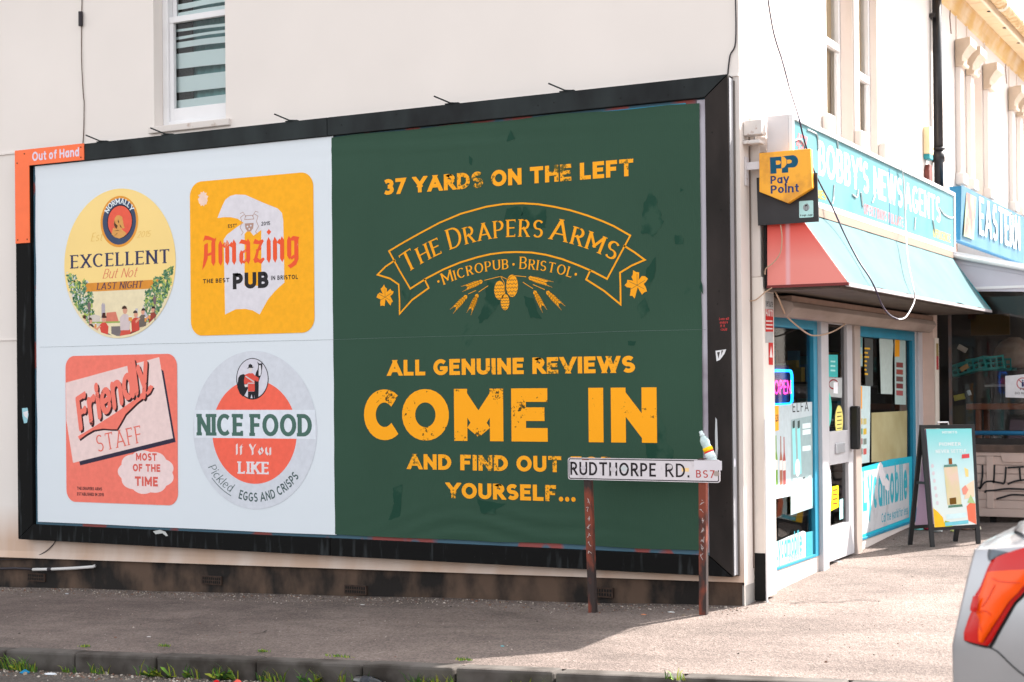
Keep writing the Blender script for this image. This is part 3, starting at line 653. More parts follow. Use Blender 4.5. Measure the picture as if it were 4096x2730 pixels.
# door
zd0 = -.245
dp = thing('x', None, None); bpy.data.objects.remove(dp)
ds = .085
dr = MB().box(SX-.02, SX+.03, yd0-.018, yd0+ds, zd0, 1.70).box(SX-.02, SX+.03, yd1-ds-.06, yd1+.005, zd0, 1.70).box(SX-.02, SX+.03, yd0+ds, yd1-ds-.06, zd0, .02).box(SX-.02, SX+.03, yd0+ds, yd1-ds-.06, .50, .76).box(SX-.02, SX+.03, yd0+ds, yd1-ds-.06, 1.60, 1.70).build('shop_door', alu, bld, bevel=.004)
for z0_, z1_ in ((.02, .50), (.76, 1.60)):
    mesh('door_pane', [(SX+.002, yd0+ds, z0_), (SX+.002, yd1-ds-.06, z0_), (SX+.002, yd1-ds-.06, z1_), (SX+.002, yd0+ds, z1_)], [(0, 1, 2, 3)], sg, dr)
MB().box(SX+.031, SX+.046, yd0+.22, yd0+.46, .585, .665).build('letterbox', mat('letterbox', (196, 196, 200), .3, metal=.5), dr, bevel=.006)
MB().box(SX+.032, SX+.10, yd1-.10, yd1-.03, .60, .95).build('door_handle', mat('black_plastic', (16, 16, 17), .4), dr, bevel=.012)
# inside of the shop
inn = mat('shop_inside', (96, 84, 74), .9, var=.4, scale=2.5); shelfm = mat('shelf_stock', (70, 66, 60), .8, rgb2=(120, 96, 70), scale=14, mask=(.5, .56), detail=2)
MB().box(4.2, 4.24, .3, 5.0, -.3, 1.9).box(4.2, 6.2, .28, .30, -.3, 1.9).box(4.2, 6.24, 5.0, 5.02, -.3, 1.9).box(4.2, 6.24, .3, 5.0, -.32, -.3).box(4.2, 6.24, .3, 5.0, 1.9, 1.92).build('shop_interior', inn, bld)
stock = MB()
for k in range(190):
    y = rnd.uniform(.7, 4.6); z = rnd.choice((.1, .45, .8, 1.15)); h_ = rnd.uniform(.1, .26); stock.box(5.8, 5.8+rnd.uniform(.05, .16), y, y+rnd.uniform(.05, .16), z, z+h_, k % 6)
for z in (.08, .43, .78, 1.13): stock.box(5.6, 5.98, .7, 4.7, z-.02, z, 6)
stock.build('shelf_stock', [mat('stock%d' % i, c, .6) for i, c in enumerate(((170, 80, 60), (80, 130, 110), (190, 160, 80), (70, 120, 140), (180, 180, 180), (120, 90, 66)))]+[mat('shelf_board', (80, 70, 60), .8)], bld)
# the papers, posters and stickers on the glass: (window, name, px0, px1, top, bottom, colour)
B = P_YZ(SX+.004); BP = P_YZ(SX+.031); BD = P_YZ(SX+.008)
def quad(P, X=SX+.004): return [fx(p[0], p[1], X) for p in P]
def paper(par, nm, P, m, lay=0, X=SX+.004): return flat(nm, [quad(P, X)], m, P_YZ(X), lay, par)
pw = ink(178, 190, 194); cy = ink(120, 200, 214); tl = ink(60, 170, 168); org = ink(246, 168, 44); rd = ink(190, 46, 42); bk = ink(40, 40, 44); yl = ink(226, 214, 120)
# left window
paper(w1, 'drinks_poster', [(3098, 1998), (3163, 1985), (3163, 1618), (3098, 1624)], pw)
paper(w1, 'price_strip', [(3098, 1726), (3115, 1722), (3115, 1622), (3098, 1624)], org, 1)
words('price_lettering', '£2.50', *[fx(3100, 1700, SX)[0], fx(3112, 1700, SX)[0]], z=fx(3100, 1688)[1], hgt=.05, m=bk, basis=B, lay=2, parent=w1, t=.2)
for cx, c, top in ((3109, (110, 150, 70), 1742), (3128, (150, 100, 80), 1745), (3141, (160, 80, 76), 1748)):
    y0, z0 = fx(cx, 1940); _, z1 = fx(cx, top); 
    P = [(-.032, 0), (.032, 0), (.032, .52), (.012, .68), (.010, 1), (-.010, 1), (-.012, .68), (-.032, .52)]
    flat('printed_bottle', [[(y0+a, z0+b*(z1-z0)) for a, b in P]], ink(*c), B, 2, w1)
    flat('printed_label', [[(y0-.03, z0+.3*(z1-z0)), (y0+.03, z0+.3*(z1-z0)), (y0+.03, z0+.5*(z1-z0)), (y0-.03, z0+.5*(z1-z0))]], ink(214, 206, 200), B, 3, w1)
paper(w1, 'white_poster', [(3163, 2062), (3252, 2032), (3252, 1608), (3163, 1614)], ink(146, 166, 168))
paper(w1, 'poster_header', [(3163, 1680), (3252, 1662), (3252, 1608), (3163, 1614)], pw, 1)
words('poster_lettering', 'ELFA', fx(3168, 1640, SX)[0], fx(3232, 1640, SX)[0], fx(3200, 1648, SX)[1], .075, bk, B, 2, w1, t=.12, track=.3)
for a, b2 in ((3168, 3180), (3188, 3200)):
    paper(w1, 'printed_device', [(a+6, 1900), (b2+6, 1896), (b2, 1706), (a, 1710)], ink(140, 214, 214), 2); paper(w1, 'printed_cap', [(a+2, 1716), (b2-1, 1712), (b2-1, 1682), (a+2, 1686)], ink(60, 76, 74), 3)
words('poster_lettering', 'ZERO', fx(3170, 1975, SX)[0], fx(3246, 1975, SX)[0], fx(3200, 1985, SX)[1], .14, pw, B, 3, w1, t=.2)
paper(w1, 'cyan_poster', [(3166, 2052), (3251, 2022), (3251, 1912), (3170, 1930)], ink(150, 216, 222), 2)
for k, yy_ in enumerate((1700, 1725, 1790)): paper(w1, 'printed_block', [(3210, yy_+16), (3242, yy_+12), (3242, yy_-8), (3210, yy_-4)], ink(214, 232, 232), 2)
paper(w1, 'round_sticker', [(3190+10*math.cos(a*PI/8), 1872+36*math.sin(a*PI/8)) for a in range(16)], ink(226, 236, 236), 4)
paper(w1, 'mobile_poster', [(3098, 2276), (3223, 2232), (3223, 2128), (3212, 2124), (3150, 2148), (3098, 2172)], ink(170, 178, 180))
words('poster_lettering', 'Lycamobile', fx(3099, 2220, SX)[0], fx(3206, 2200, SX)[0], fx(3150, 2228, SX)[1], .17, ink(60, 150, 166), B, 1, w1, t=.16)
words('poster_lettering', 'Call the world for less', fx(3150, 2220, SX)[0], fx(3206, 2200, SX)[0], fx(3150, 2248, SX)[1], .05, ink(60, 150, 166), B, 1, w1, t=.14)
paper(w1, 'blue_block', [(3224, 2236), (3254, 2226), (3254, 2124), (3224, 2130)], ink(60, 140, 158))
# neon sign hanging inside the left window
neon = thing('neon_open_sign', 'small neon sign reading OPEN in pink inside a blue ring, left shop window', 'neon sign', (SX-.03, fx(3140, 1480, SX-.03)[0], fx(3140, 1480, SX-.03)[1]))
ny0, ny1 = fx(3102, 1480, SX+.004)[0], fx(3180, 1480, SX+.004)[0]; nz0, nz1 = fx(3140, 1549)[1], fx(3140, 1414)[1]
box('neon_backing', SX-.06, SX-.05, ny0-.03, ny1+.03, nz0-.02, nz1+.04, mat('neon_back', (40, 44, 58), .5), neon)
rr = rrect(ny0, ny1, nz0, nz1, .05); MB().tube([(SX-.02, a, b2) for a, b2 in rr+rr[:2]], .011, 6).build('neon_ring', mat('neon_blue', (20, 130, 255), .4, emit=2.2), neon, True)
G, wd = text('OPEN', t=.13, track=.16, rnd_cap=True); s_ = (ny1-ny0-.07)/wd
flat('neon_lettering', [([(ny0+.035+a*s_, nz0+(nz1-nz0)*(.30+b2*.42)) for a, b2 in P], l) for P, l in G], mat('neon_pink', (255, 60, 150), .4, emit=1.6), P_YZ(SX-.018), 0, neon, .0003)
neon.location.z = nz0
# door papers
D = dr; XD = SX+.006
paper(D, 'red_notice', [(3294, 1385), (3313, 1388), (3312, 1268), (3294, 1266)], rd, 1, XD); paper(D, 'red_notice', [(3294, 1528), (3309, 1530), (3308, 1445), (3294, 1444)], rd, 1, XD)
paper(D, 'green_notice', [(3312, 1508), (3351, 1510), (3351, 1420), (3313, 1420)], tl, 1, XD)
for k in range(3): paper(D, 'printed_line', [(3322, 1450+k*18), (3341, 1451+k*18), (3341, 1444+k*18), (3322, 1443+k*18)], ink(160, 214, 210), 3, XD)
paper(D, 'bag_notice', [(3296, 1585), (3368, 1592), (3368, 1512), (3298, 1510)], ink(168, 172, 172), 1, XD)
flat('prohibition_ring', line2([fx(3334+18*math.cos(a*PI/12), 1538+18*math.sin(a*PI/12), XD) for a in range(25)], .012), ink(130, 30, 36), P_YZ(XD), 3, D)
paper(D, 'white_slip', [(3334, 1574), (3351, 1576), (3351, 1530), (3334, 1530)], ink(226, 228, 232), 4, XD)
paper(D, 'green_sticker', [(3312+15*math.cos(a*PI/10), 1640+72*math.sin(a*PI/10)) for a in range(20)], ink(84, 196, 180), 2, XD)
paper(D, 'sticker_print', [(3310+4*math.cos(a*PI/6), 1668+13*math.sin(a*PI/6)) for a in range(12)], ink(220, 236, 232), 3, XD)
paper(D, 'yellow_sticker', [(3356+16*math.cos(a*PI/10), 1684+62*math.sin(a*PI/10)) for a in range(20)], yl, 3, XD)
for k in range(5): paper(D, 'printed_line', [(3348, 1654+k*16), (3366, 1651+k*16), (3366, 1647+k*16), (3348, 1650+k*16)], ink(90, 80, 50), 4, XD)
paper(D, 'pale_leaflets', [(3298, 2160), (3321, 2152), (3322, 2010), (3328, 1990), (3322, 1880), (3298, 1868)], ink(208, 212, 222), 1, XD)
paper(D, 'yellow_notice', [(3322, 2046), (3354, 2030), (3354, 1942), (3326, 1948)], ink(206, 190, 20), 2, XD)
for k in range(4): paper(D, 'printed_line', [(3331, 1966+k*18), (3350, 1962+k*18), (3350, 1956+k*18), (3331, 1960+k*18)], ink(120, 70, 20), 3, XD)
paper(D, 'cyan_leaflet', [(3358, 2080), (3372, 2075), (3372, 1995), (3358, 2000)], ink(150, 206, 208), 2, XD)
# right window
paper(w2, 'white_poster', [(3431, 1466), (3450, 1466), (3450, 1312), (3431, 1310)], ink(150, 178, 180)); paper(w2, 'green_block', [(3431, 1390), (3449, 1390), (3449, 1330), (3431, 1330)], ink(90, 140, 140), 1); paper(w2, 'yellow_block', [(3433, 1436), (3448, 1436), (3448, 1418), (3433, 1418)], ink(190, 180, 110), 2)
paper(w2, 'price_list', [(3462, 1542), (3492, 1546), (3492, 1358), (3458, 1352)], ink(74, 78, 76))
for k in range(7): paper(w2, 'printed_price', [(3458, 1398+k*17), (3458+(22, 14, 18, 10, 9, 8, 14)[k], 1399+k*17), (3458+(22, 14, 18, 10, 9, 8, 14)[k], 1392+k*17), (3458, 1391+k*17)], ink(206, 160, 40), 1)
paper(w2, 'plain_paper', [(3524, 1576), (3570, 1578), (3570, 1450), (3574, 1380), (3566, 1326), (3516, 1322), (3520, 1450)], ink(172, 186, 180))
paper(w2, 'offer_poster', [(3580, 1618), (3624, 1620), (3622, 1360), (3578, 1352)], ink(160, 180, 176)); paper(w2, 'orange_block', [(3579, 1428), (3598, 1428), (3599, 1352), (3580, 1352)], ink(220, 150, 30), 1)
for k in range(5): paper(w2, 'printed_food', [(3585, 1470+k*28), (3612, 1472+k*28), (3612, 1452+k*28), (3585, 1450+k*28)], ink(*((120, 60, 56), (140, 70, 60), (100, 70, 66), (110, 50, 50), (150, 80, 80))[k]), 1)
paper(w2, 'tall_price_poster', [(3430, 1858), (3478, 1850), (3482, 1546), (3426, 1542)], ink(190, 210, 210), 2); paper(w2, 'orange_tab', [(3428, 1636), (3448, 1636), (3448, 1546), (3428, 1544)], org, 3)
for k in range(3): paper(w2, 'printed_figure', [(3433, 1590+k*12), (3443, 1590+k*12), (3443, 1582+k*12), (3433, 1582+k*12)], bk, 4)
for k in range(8): paper(w2, 'printed_product', [(3437+(k % 2)*16, 1700+(k//2)*40), (3450+(k % 2)*16, 1698+(k//2)*40), (3450+(k % 2)*16, 1674+(k//2)*40), (3437+(k % 2)*16, 1676+(k//2)*40)], ink(*((200, 170, 90), (190, 180, 120), (60, 140, 110), (200, 170, 60), (150, 90, 90), (120, 130, 120), (110, 120, 110), (190, 90, 84))[k]), 3)
paper(w2, 'cream_board', [(3486, 1850), (3628, 1838), (3628, 1644), (3486, 1652)], mat('cream_card', (172, 166, 126), .7, rgb2=(150, 140, 96), scale=3), 0)
paper(w2, 'blue_band', [(3427, 2162), (3648, 2084), (3648, 1826), (3560, 1838), (3427, 1876)], ink(40, 168, 190), 1)
paper(w2, 'mobile_poster', [(3431, 2146), (3636, 2070), (3636, 1852), (3431, 1890)], mat('worn_poster', (190, 192, 194), .6, rgb2=(160, 160, 162), scale=5, mask=(.5, .7)), 2)
words('poster_lettering', 'Lycamobile', fx(3449, 2000, SX)[0], fx(3628, 2000, SX)[0], fx(3540, 2022, SX)[1], .36, mat('worn_teal_ink', (36, 160, 176), .6, rgb2=(190, 214, 214), scale=7, mask=(.64, .74)), B, 3, w2, t=.2)
words('poster_lettering', 'Call the world for less', fx(3524, 2050, SX)[0], fx(3630, 2050, SX)[0], fx(3580, 2074, SX)[1], .08, ink(36, 150, 170), B, 3, w2, t=.14)
torn = []
for k in range(3):
    c = (3520+k*14, 1880+k*30); torn.append(([fx(c[0]+(7+rnd.random()*9)*math.cos(a*PI/5), c[1]+(14+rnd.random()*26)*math.sin(a*PI/5), SX+.004) for a in range(10)], k))
flat('torn_paper', torn, ink(214, 210, 210), B, 4, w2)
# notices on the corner pilaster
PX = 6.3865
pp = lambda P: [fx(a, b2, PX) for a, b2 in P]
al = flat('alarm_notice', [pp([(3062, 1372), (3093, 1374), (3093, 1176), (3062, 1170)])], ink(176, 176, 176), P_YZ(PX), 1, pil)
words('notice_lettering', 'verisure', fx(3063, 1225, PX)[0], fx(3091, 1225, PX)[0], fx(3076, 1228, PX)[1], .05, bk, P_YZ(PX), 2, pil, t=.14)
flat('notice_red_band', [pp([(3062, 1328), (3093, 1328), (3093, 1240), (3062, 1236)])], rd, P_YZ(PX), 2, pil)
words('notice_lettering', 'Alarm', fx(3063, 1260, PX)[0], fx(3091, 1260, PX)[0], fx(3076, 1266, PX)[1], .06, ink(220, 214, 212), P_YZ(PX), 3, pil, t=.17)
for k in range(3): flat('notice_line', [pp([(3064, 1288+k*15), (3090, 1289+k*15), (3090, 1283+k*15), (3064, 1282+k*15)])], ink(214, 200, 198), P_YZ(PX), 3, pil)
flat('warning_notice', [pp([(3075, 1460), (3092, 1461), (3092, 1372), (3074, 1371)])], rd, P_YZ(PX), 2, pil); flat('warning_triangle', [pp([(3078, 1430), (3090, 1431), (3084, 1384)])], ink(226, 214, 212), P_YZ(PX), 3, pil)
# ================================================================ the billboard
bb = thing('billboard', 'huge black framed billboard with white and dark green pub poster on the cream wall', 'billboard', (3.05, 0, -.13))
blk = mat('frame_black_paint', (26, 26, 28), .7, spec=.15, rgb2=(46, 52, 53), scale=3.5, bump=.0015, bscale=70, detail=8, stretch=(1, 1, .5))
blk2 = mat('frame_black_worn', (15, 15, 15), .75, spec=.12, rgb2=(62, 66, 68), scale=11, bump=.0015, bscale=70, detail=9, mask=(.56, .82), stretch=(1.6, 1, .22))
OX0, OX1, OZ0, OZ1 = -.172, 6.258, -.132, 3.187; IX0, IX1, IZ0, IZ1 = 0, 6.096, 0, 3.048
def board(P, m, y0=0, y1=.1): return MB().prism([(p[0], y1, p[1]) for p in P], (0, y0-y1, 0)).build('frame_board', m, bb, bevel=.003)
xm = fy(1308, 500, 0)[0]; g = .0025
board([(OX0+.0, OZ1), (IX0, IZ1), (xm-g, IZ1), (xm-g, OZ1)], blk); board([(xm+g, OZ1), (xm+g, IZ1), (IX1-g, IZ1+g), (OX1-g*2, OZ1)], blk)
xb = fy(1320, 2160, 0)[0]
board([(OX0, OZ0), (xb-g, OZ0), (xb-g, IZ0), (IX0, IZ0)], blk2); board([(xb+g, OZ0), (OX1-g*2, OZ0), (IX1-g, IZ0-g), (xb+g, IZ0)], blk2)
board([(OX0, OZ0+g*2), (IX0-g, IZ0+g), (IX0-g, IZ1-g), (OX0, OZ1-g*2)], blk2, .001); board([(OX1, OZ0+g*2), (OX1, OZ1-g*2), (IX1, IZ1-g), (IX1, IZ0+g)], mat('frame_brown_black', (30, 27, 26), .7, spec=.15, rgb2=(52, 46, 44), scale=4, bump=.0015, bscale=70, stretch=(1, 1, .4)), .001)
MB().box(OX1+.001, OX1+.006, .016, .082, OZ0+.01, OZ1-.02).build('casing_strip', mat('galvanised_casing', (140, 140, 144), .5, var=.05, scale=5), bb)
MB().box(OX1+.001, OX1+.012, .083, .108, OZ0+.0, OZ1-.03).build('casing_strip', mat('casing_dark', (92, 86, 82), .7), bb)
# old layers of torn paper at the edges, then the two sheets
def sheet(nm, x0, x1, z0, z1, m, yb=.0225, seed=0, top=None, bot=None):
    nx, nz = int((x1-x0)/.035), int((z1-z0)/.035); V = []
    for i in range(nx+1):
        for j in range(nz+1):
            x = x0+(x1-x0)*i/nx; z = z0+(z1-z0)*j/nz
            if i == 0: x += mn.noise(Vector((0, z*3, seed)))*.008
            if i == nx: x += mn.noise(Vector((5, z*3, seed)))*.006
            if j == nz and top: z -= top(x)
            if j == 0 and bot: z += bot(x)
            d = mn.noise(Vector((x*.9, z*.9, seed)))*.0012
            e = math.exp(-((z-.14)/.10)**2)*math.exp(-((x-4.5)/.8)**2)
            d -= e*.013*math.sin(z*52+math.sin(x*4.2)*3+(x-4.5)**2*6)*.6
            e = math.exp(-((z-2.93)/.05)**2)*(.3+.7*math.exp(-((x-4.2)/.8)**2))
            d -= e*.008*math.sin(z*70+x*3)
            V.append((x, yb+min(d, .006) if abs(d) < .02 else yb, z))
    k = nz+1
    return mesh(nm, V, [(i*k+j, (i+1)*k+j, (i+1)*k+j+1, i*k+j+1) for i in range(nx) for j in range(nz)], m, bb, True)
old = mat('old_torn_posters', (70, 104, 122), .7, rgb2=(150, 76, 72), scale=2.4, mask=(.52, .56), detail=3)
mesh('backing_layer', [(0, .04, 0), (6.096, .04, 0), (6.096, .04, 3.048), (0, .04, 3.048)], [(0, 1, 2, 3)], old, bb)
def strip(nm, P, m, y=.034): return mesh(nm, [(a, y, b2) for a, b2 in P], [tuple(range(len(P)))], m, bb)
strip('torn_layer', [(6.03, .02), (6.085, .02), (6.088, 3.04), (6.03, 3.04)], mat('torn_white', (190, 186, 196), .7, rgb2=(140, 128, 140), scale=1.4, mask=(.6, .7)), .030)
strip('torn_layer', [(.03, .05), (.09, .02), (.07, 3.0), (.03, 2.9)], mat('torn_mix', (120, 116, 128), .7, rgb2=(70, 40, 52), scale=3, mask=(.48, .52)), .034)
strip('torn_layer', [(3.9, 2.99), (4.4, 3.02), (5.3, 3.03), (5.95, 3.03), (5.95, 2.98), (4.6, 2.985)], mat('torn_teal', (60, 190, 190), .7, rgb2=(36, 120, 170), scale=1.2), .031)
def papermat(name, c, var, c2=None, mask=(.6, .66), c3=None):
    m = bpy.data.materials.new(name); m.use_nodes = True; nt, N, L = chain(m); b = N['Principled BSDF']; b.inputs['Roughness'].default_value = .62; b.inputs['Specular IOR Level'].default_value = .14
    g = N.new('ShaderNodeNewGeometry'); mp = N.new('ShaderNodeMapping'); L.new(g.outputs['Position'], mp.inputs[0]); mp.inputs['Scale'].default_value = (1, 1, .8)
    n = N.new('ShaderNodeTexNoise'); n.inputs['Scale'].default_value = 1.1; n.inputs['Detail'].default_value = 6; L.new(mp.outputs[0], n.inputs['Vector'])
    mx = N.new('ShaderNodeMix'); mx.data_type = 'RGBA'; L.new(n.outputs[0], mx.inputs[0]); a = lin(c)
    mx.inputs[6].default_value = tuple(v*(1-var) for v in a[:3])+(1,); mx.inputs[7].default_value = tuple(v*(1+var) for v in a[:3])+(1,)
    last = mx.outputs[2]
    if c2:
        n2 = N.new('ShaderNodeTexNoise'); n2.inputs['Scale'].default_value = 1.25; n2.inputs['Detail'].default_value = 5; n2.inputs['Roughness'].default_value = .6; n2.inputs['Distortion'].default_value = .6
        m2 = N.new('ShaderNodeMapping'); m2.inputs['Location'].default_value = (3.1, 0, 1.3); m2.inputs['Scale'].default_value = (1.5, 1, .9); L.new(g.outputs['Position'], m2.inputs[0]); L.new(m2.outputs[0], n2.inputs['Vector'])
        r = N.new('ShaderNodeValToRGB'); r.color_ramp.elements[0].position, r.color_ramp.elements[1].position = mask; L.new(n2.outputs[0], r.inputs[0])
        m3 = N.new('ShaderNodeMix'); m3.data_type = 'RGBA'; L.new(r.outputs[0], m3.inputs[0]); L.new(last, m3.inputs[6]); m3.inputs[7].default_value = lin(c2); last = m3.outputs[2]
    L.new(last, b.inputs['Base Color'])
    # woven grain of blueback paper
    w_ = N.new('ShaderNodeTexWave'); w_.inputs['Scale'].default_value = 22; w_.inputs['Distortion'].default_value = 2.5; w_.inputs['Detail'].default_value = 2; L.new(g.outputs['Position'], w_.inputs['Vector'])
    bp = N.new('ShaderNodeBump'); bp.inputs['Strength'].default_value = .15; bp.inputs['Distance'].default_value = .0015; L.new(w_.outputs[0], bp.inputs['Height'])
    nb = N.new('ShaderNodeTexNoise'); nb.inputs['Scale'].default_value = 6; L.new(mp.outputs[0], nb.inputs['Vector'])
    b2_ = N.new('ShaderNodeBump'); b2_.inputs['Strength'].default_value = .35; b2_.inputs['Distance'].default_value = .006; L.new(nb.outputs[0], b2_.inputs['Height']); L.new(bp.outputs[0], b2_.inputs['Normal']); L.new(b2_.outputs[0], b.inputs['Normal'])
    return m
whitep = papermat('white_poster_paper', (214, 221, 227), .02)
greenp = papermat('green_poster_paper', (47, 75, 60), .16, (30, 66, 52), (.66, .72))
sheet('white_sheet', .04, 3.10, .022, 3.044, whitep, .0195, 1, bot=lambda x: .012*abs(mn.noise(Vector((x*.8, 1, 1)))))
sheet('green_sheet', 3.085, 6.052, .022, 3.042, greenp, .0185, 4, top=lambda x: .0+.022*abs(mn.noise(Vector((x*1.2, 7, 1))))+(.03*(x-5.3) if x > 5.3 else 0), bot=lambda x: .004+.02*abs(mn.noise(Vector((x*.9, 3, 1)))))
BB = P_XZ(.0172)
# dark glue patches soaked through the green sheet
gp_ = mat('glue_soaked_green', (24, 62, 48), .6, rgb2=(44, 74, 59), scale=6, mask=(.50, .60), spec=.14, detail=8)
def glue(P, seed):
    Q = []; ks = min(1, (max(p[0] for p in P)-min(p[0] for p in P))/160)
    for i in range(len(P)):
        A_, B_ = Vector(P[i-1]), Vector(P[i])
        for k in range(7):
            q = A_+(B_-A_)*k/7; f = Vector((q.x*.021, q.y*.021, seed)); f2 = f*3.1
            Q.append((1300+.68*q.x, 500+.68*q.y, (mn.noise(f)*14+mn.noise(f2)*6)*ks, (mn.noise(f+Vector((9, 9, 0)))*14+mn.noise(f2+Vector((3, 3, 0)))*6)*ks))
    flat('glue_patch', [[fy(a+c, b2+d, .0172) for a, b2, c, d in Q]], gp_, BB, .5, bb)
for k, P in enumerate(([(1165, 480), (1290, 478), (1305, 610), (1170, 600)], [(1075, 490), (1155, 482), (1160, 560), (1050, 580)], [(1912, 370), (1950, 470), (1990, 570), (1930, 660), (1860, 630), (1880, 480)], [(2055, 645), (2100, 650), (2110, 700), (2060, 700)], [(845, 180), (870, 200), (862, 240), (848, 225)], [(960, 930), (1040, 890), (1060, 1000), (960, 1150), (890, 1165), (930, 1060)], [(1165, 1010), (1220, 1020), (1275, 1140), (1210, 1135)], [(455, 980), (500, 910), (515, 960), (480, 1060)], [(1830, 1080), (1880, 1010), (1910, 1090), (1860, 1140)], [(1890, 850), (1945, 780), (1940, 900), (1870, 1010)], [(1090, 30), (1120, 80), (1070, 100)], [(2215, 920), (2225, 1000), (2200, 960)], [(2090, 370), (2110, 385), (2090, 395)],
    [(1930, 1620), (1990, 1760), (2060, 1990), (1900, 1990), (1880, 1800)], [(395, 2130), (460, 2120), (440, 2320), (370, 2330), (410, 2230)], [(900, 2200), (1060, 2230), (1000, 2290), (920, 2280)], [(1780, 1270), (1830, 1275), (1820, 1300), (1780, 1300)])): glue(P, k)
# folds where the sheets overlap
for z in (1.505,): MB().tube(smoothpts([(.08+.6*i, -.0+.0185, z+.012*mn.noise(Vector((i*.7, 2, 2)))) for i in range(11)], 3), .0008, 4).build('paper_seam', mat('seam_grey', (104, 116, 116), .7), bb)
yel = mat('yellow_ink', (240, 160, 34), .7, var=.04, scale=20, spec=.12)
def worn(name, c, c2, sc, lo, hi):
    m = bpy.data.materials.new(name); m.use_nodes = True; nt, N, L = chain(m); b = N['Principled BSDF']; b.inputs['Roughness'].default_value = .62; b.inputs['Specular IOR Level'].default_value = .14
    g = N.new('ShaderNodeNewGeometry'); n = N.new('ShaderNodeTexNoise'); n.inputs['Scale'].default_value = sc; n.inputs['Detail'].default_value = 6; n.inputs['Roughness'].default_value = .72; L.new(g.outputs['Position'], n.inputs['Vector'])
    n2 = N.new('ShaderNodeTexNoise'); n2.inputs['Scale'].default_value = 3.3; n2.inputs['Detail'].default_value = 1; L.new(g.outputs['Position'], n2.inputs['Vector'])
    a = N.new('ShaderNodeMath'); a.operation = 'MULTIPLY'; L.new(n.outputs[0], a.inputs[0]); L.new(n2.outputs[0], a.inputs[1])
    r = N.new('ShaderNodeValToRGB'); r.color_ramp.elements[0].position, r.color_ramp.elements[1].position = lo, hi; L.new(a.outputs[0], r.inputs[0])
    mx = N.new('ShaderNodeMix'); mx.data_type = 'RGBA'; L.new(r.outputs[0], mx.inputs[0]); mx.inputs[6].default_value = lin(c); mx.inputs[7].default_value = lin(c2); L.new(mx.outputs[2], b.inputs['Base Color'])
    return m
wy_big = worn('worn_yellow_big', (246, 164, 26), (66, 62, 30), 34, .338, .36)
wy_small = worn('worn_yellow_small', (244, 164, 34), (92, 88, 40), 46, .325, .36)
def W(s, x0, x1, z, h_, m, lay=2, nm='printed_lettering', **k): return words(nm, s, x0, x1, z, h_, m, BB, lay, bb, **k)
H = dict(t=.26, h=.235, track=.10, space=.42)
W('37 YARDS ON THE LEFT', 3.55, 5.57, 2.567, .117, wy_small, **H)
W('ALL GENUINE REVIEWS', 3.571, 5.567, 1.224, .116, wy_small, **H)
W('AND', 3.737, 4.111, .535, .112, wy_small, **H); W('FIND', 4.186, 4.577, .535, .112, wy_small, **H); W('OUT', 4.645, 5.001, .535, .112, wy_small, **H); W('FOR', 5.073, 5.403, .535, .112, wy_small, **H)
W('YOURSELF', 4.069, 4.958, .331, .113, wy_small, **H)
for i in range(3): flat('printed_dot', [ell(4.985+.0+i*.048+.01, .348, .017, .017, 16)], yel, BB, 2, bb)
HB = dict(t=.25, h=.235)
for ch, a, b2 in (('C', 3.359, 3.70), ('O', 3.694, 4.095), ('M', 4.138, 4.543), ('E', 4.608, 4.903), ('I', 5.213, 5.326), ('N', 5.383, 5.723)):
    hh = .376; ww = (b2-a)/hh; tt = .27 if ch != 'I' else ww
    W(ch, a, b2, .747, hh, wy_big, t=.29 if ch not in 'I' else .3, h=.255, N=12)
# banner
lw = .0125
cxb, rt_, rb_ = 4.63, 0, 0
ban = [(3.593, 2.149), (3.73, 2.211), (3.863, 2.267), (4.03, 2.334), (4.21, 2.389), (4.421, 2.427), (4.56, 2.437), (4.71, 2.433), (4.84, 2.418), (4.965, 2.392), (5.09, 2.36), (5.214, 2.318), (5.33, 2.272), (5.419, 2.231), (5.541, 2.16), (5.452, 2.015), (5.364, 1.871), (5.26, 1.925), (5.158, 1.97), (5.02, 2.024), (4.894, 2.06), (4.78, 2.081), (4.665, 2.090), (4.56, 2.092), (4.45, 2.085), (4.347, 2.069), (4.2, 2.037), (4.063, 1.994), (3.92, 1.936), (3.775, 1.863), (3.684, 2.0), (3.593, 2.149)]
flat('printed_banner', line2(ban, lw), yel, BB, 2, bb)
for P in ([(3.648, 2.081), (3.56, 2.034), (3.49, 1.978), (3.60, 1.945), (3.675, 1.898), (3.681, 1.79), (3.681, 1.681), (3.79, 1.78), (3.934, 1.863), (3.896, 1.933)], [(5.49, 2.095), (5.57, 2.045), (5.646, 1.989), (5.55, 1.955), (5.462, 1.91), (5.464, 1.80), (5.464, 1.692), (5.34, 1.79), (5.205, 1.874), (5.239, 1.937)]):
    flat('printed_banner_tail', line2(P, lw), yel, BB, 2, bb)
def circ3(a, b2, c):
    ax, ay = a; bx, by = b2; cx, cy = c; d = 2*(ax*(by-cy)+bx*(cy-ay)+cx*(ay-by))
    ux = ((ax*ax+ay*ay)*(by-cy)+(bx*bx+by*by)*(cy-ay)+(cx*cx+cy*cy)*(ay-by))/d; uy = ((ax*ax+ay*ay)*(cx-bx)+(bx*bx+by*by)*(ax-cx)+(cx*cx+cy*cy)*(bx-ax))/d
    return ux, uy, math.hypot(ax-ux, ay-uy)
ux, uy, r_ = circ3((3.78, 1.996), (4.62, 2.20), (5.403, 2.0))
A = lambda x, z: math.degrees(math.atan2(z-uy, x-ux))
RO = dict(t=.135, h=.06, serif=.05, sh=.035, track=.16, smallcaps=.82, N=10)
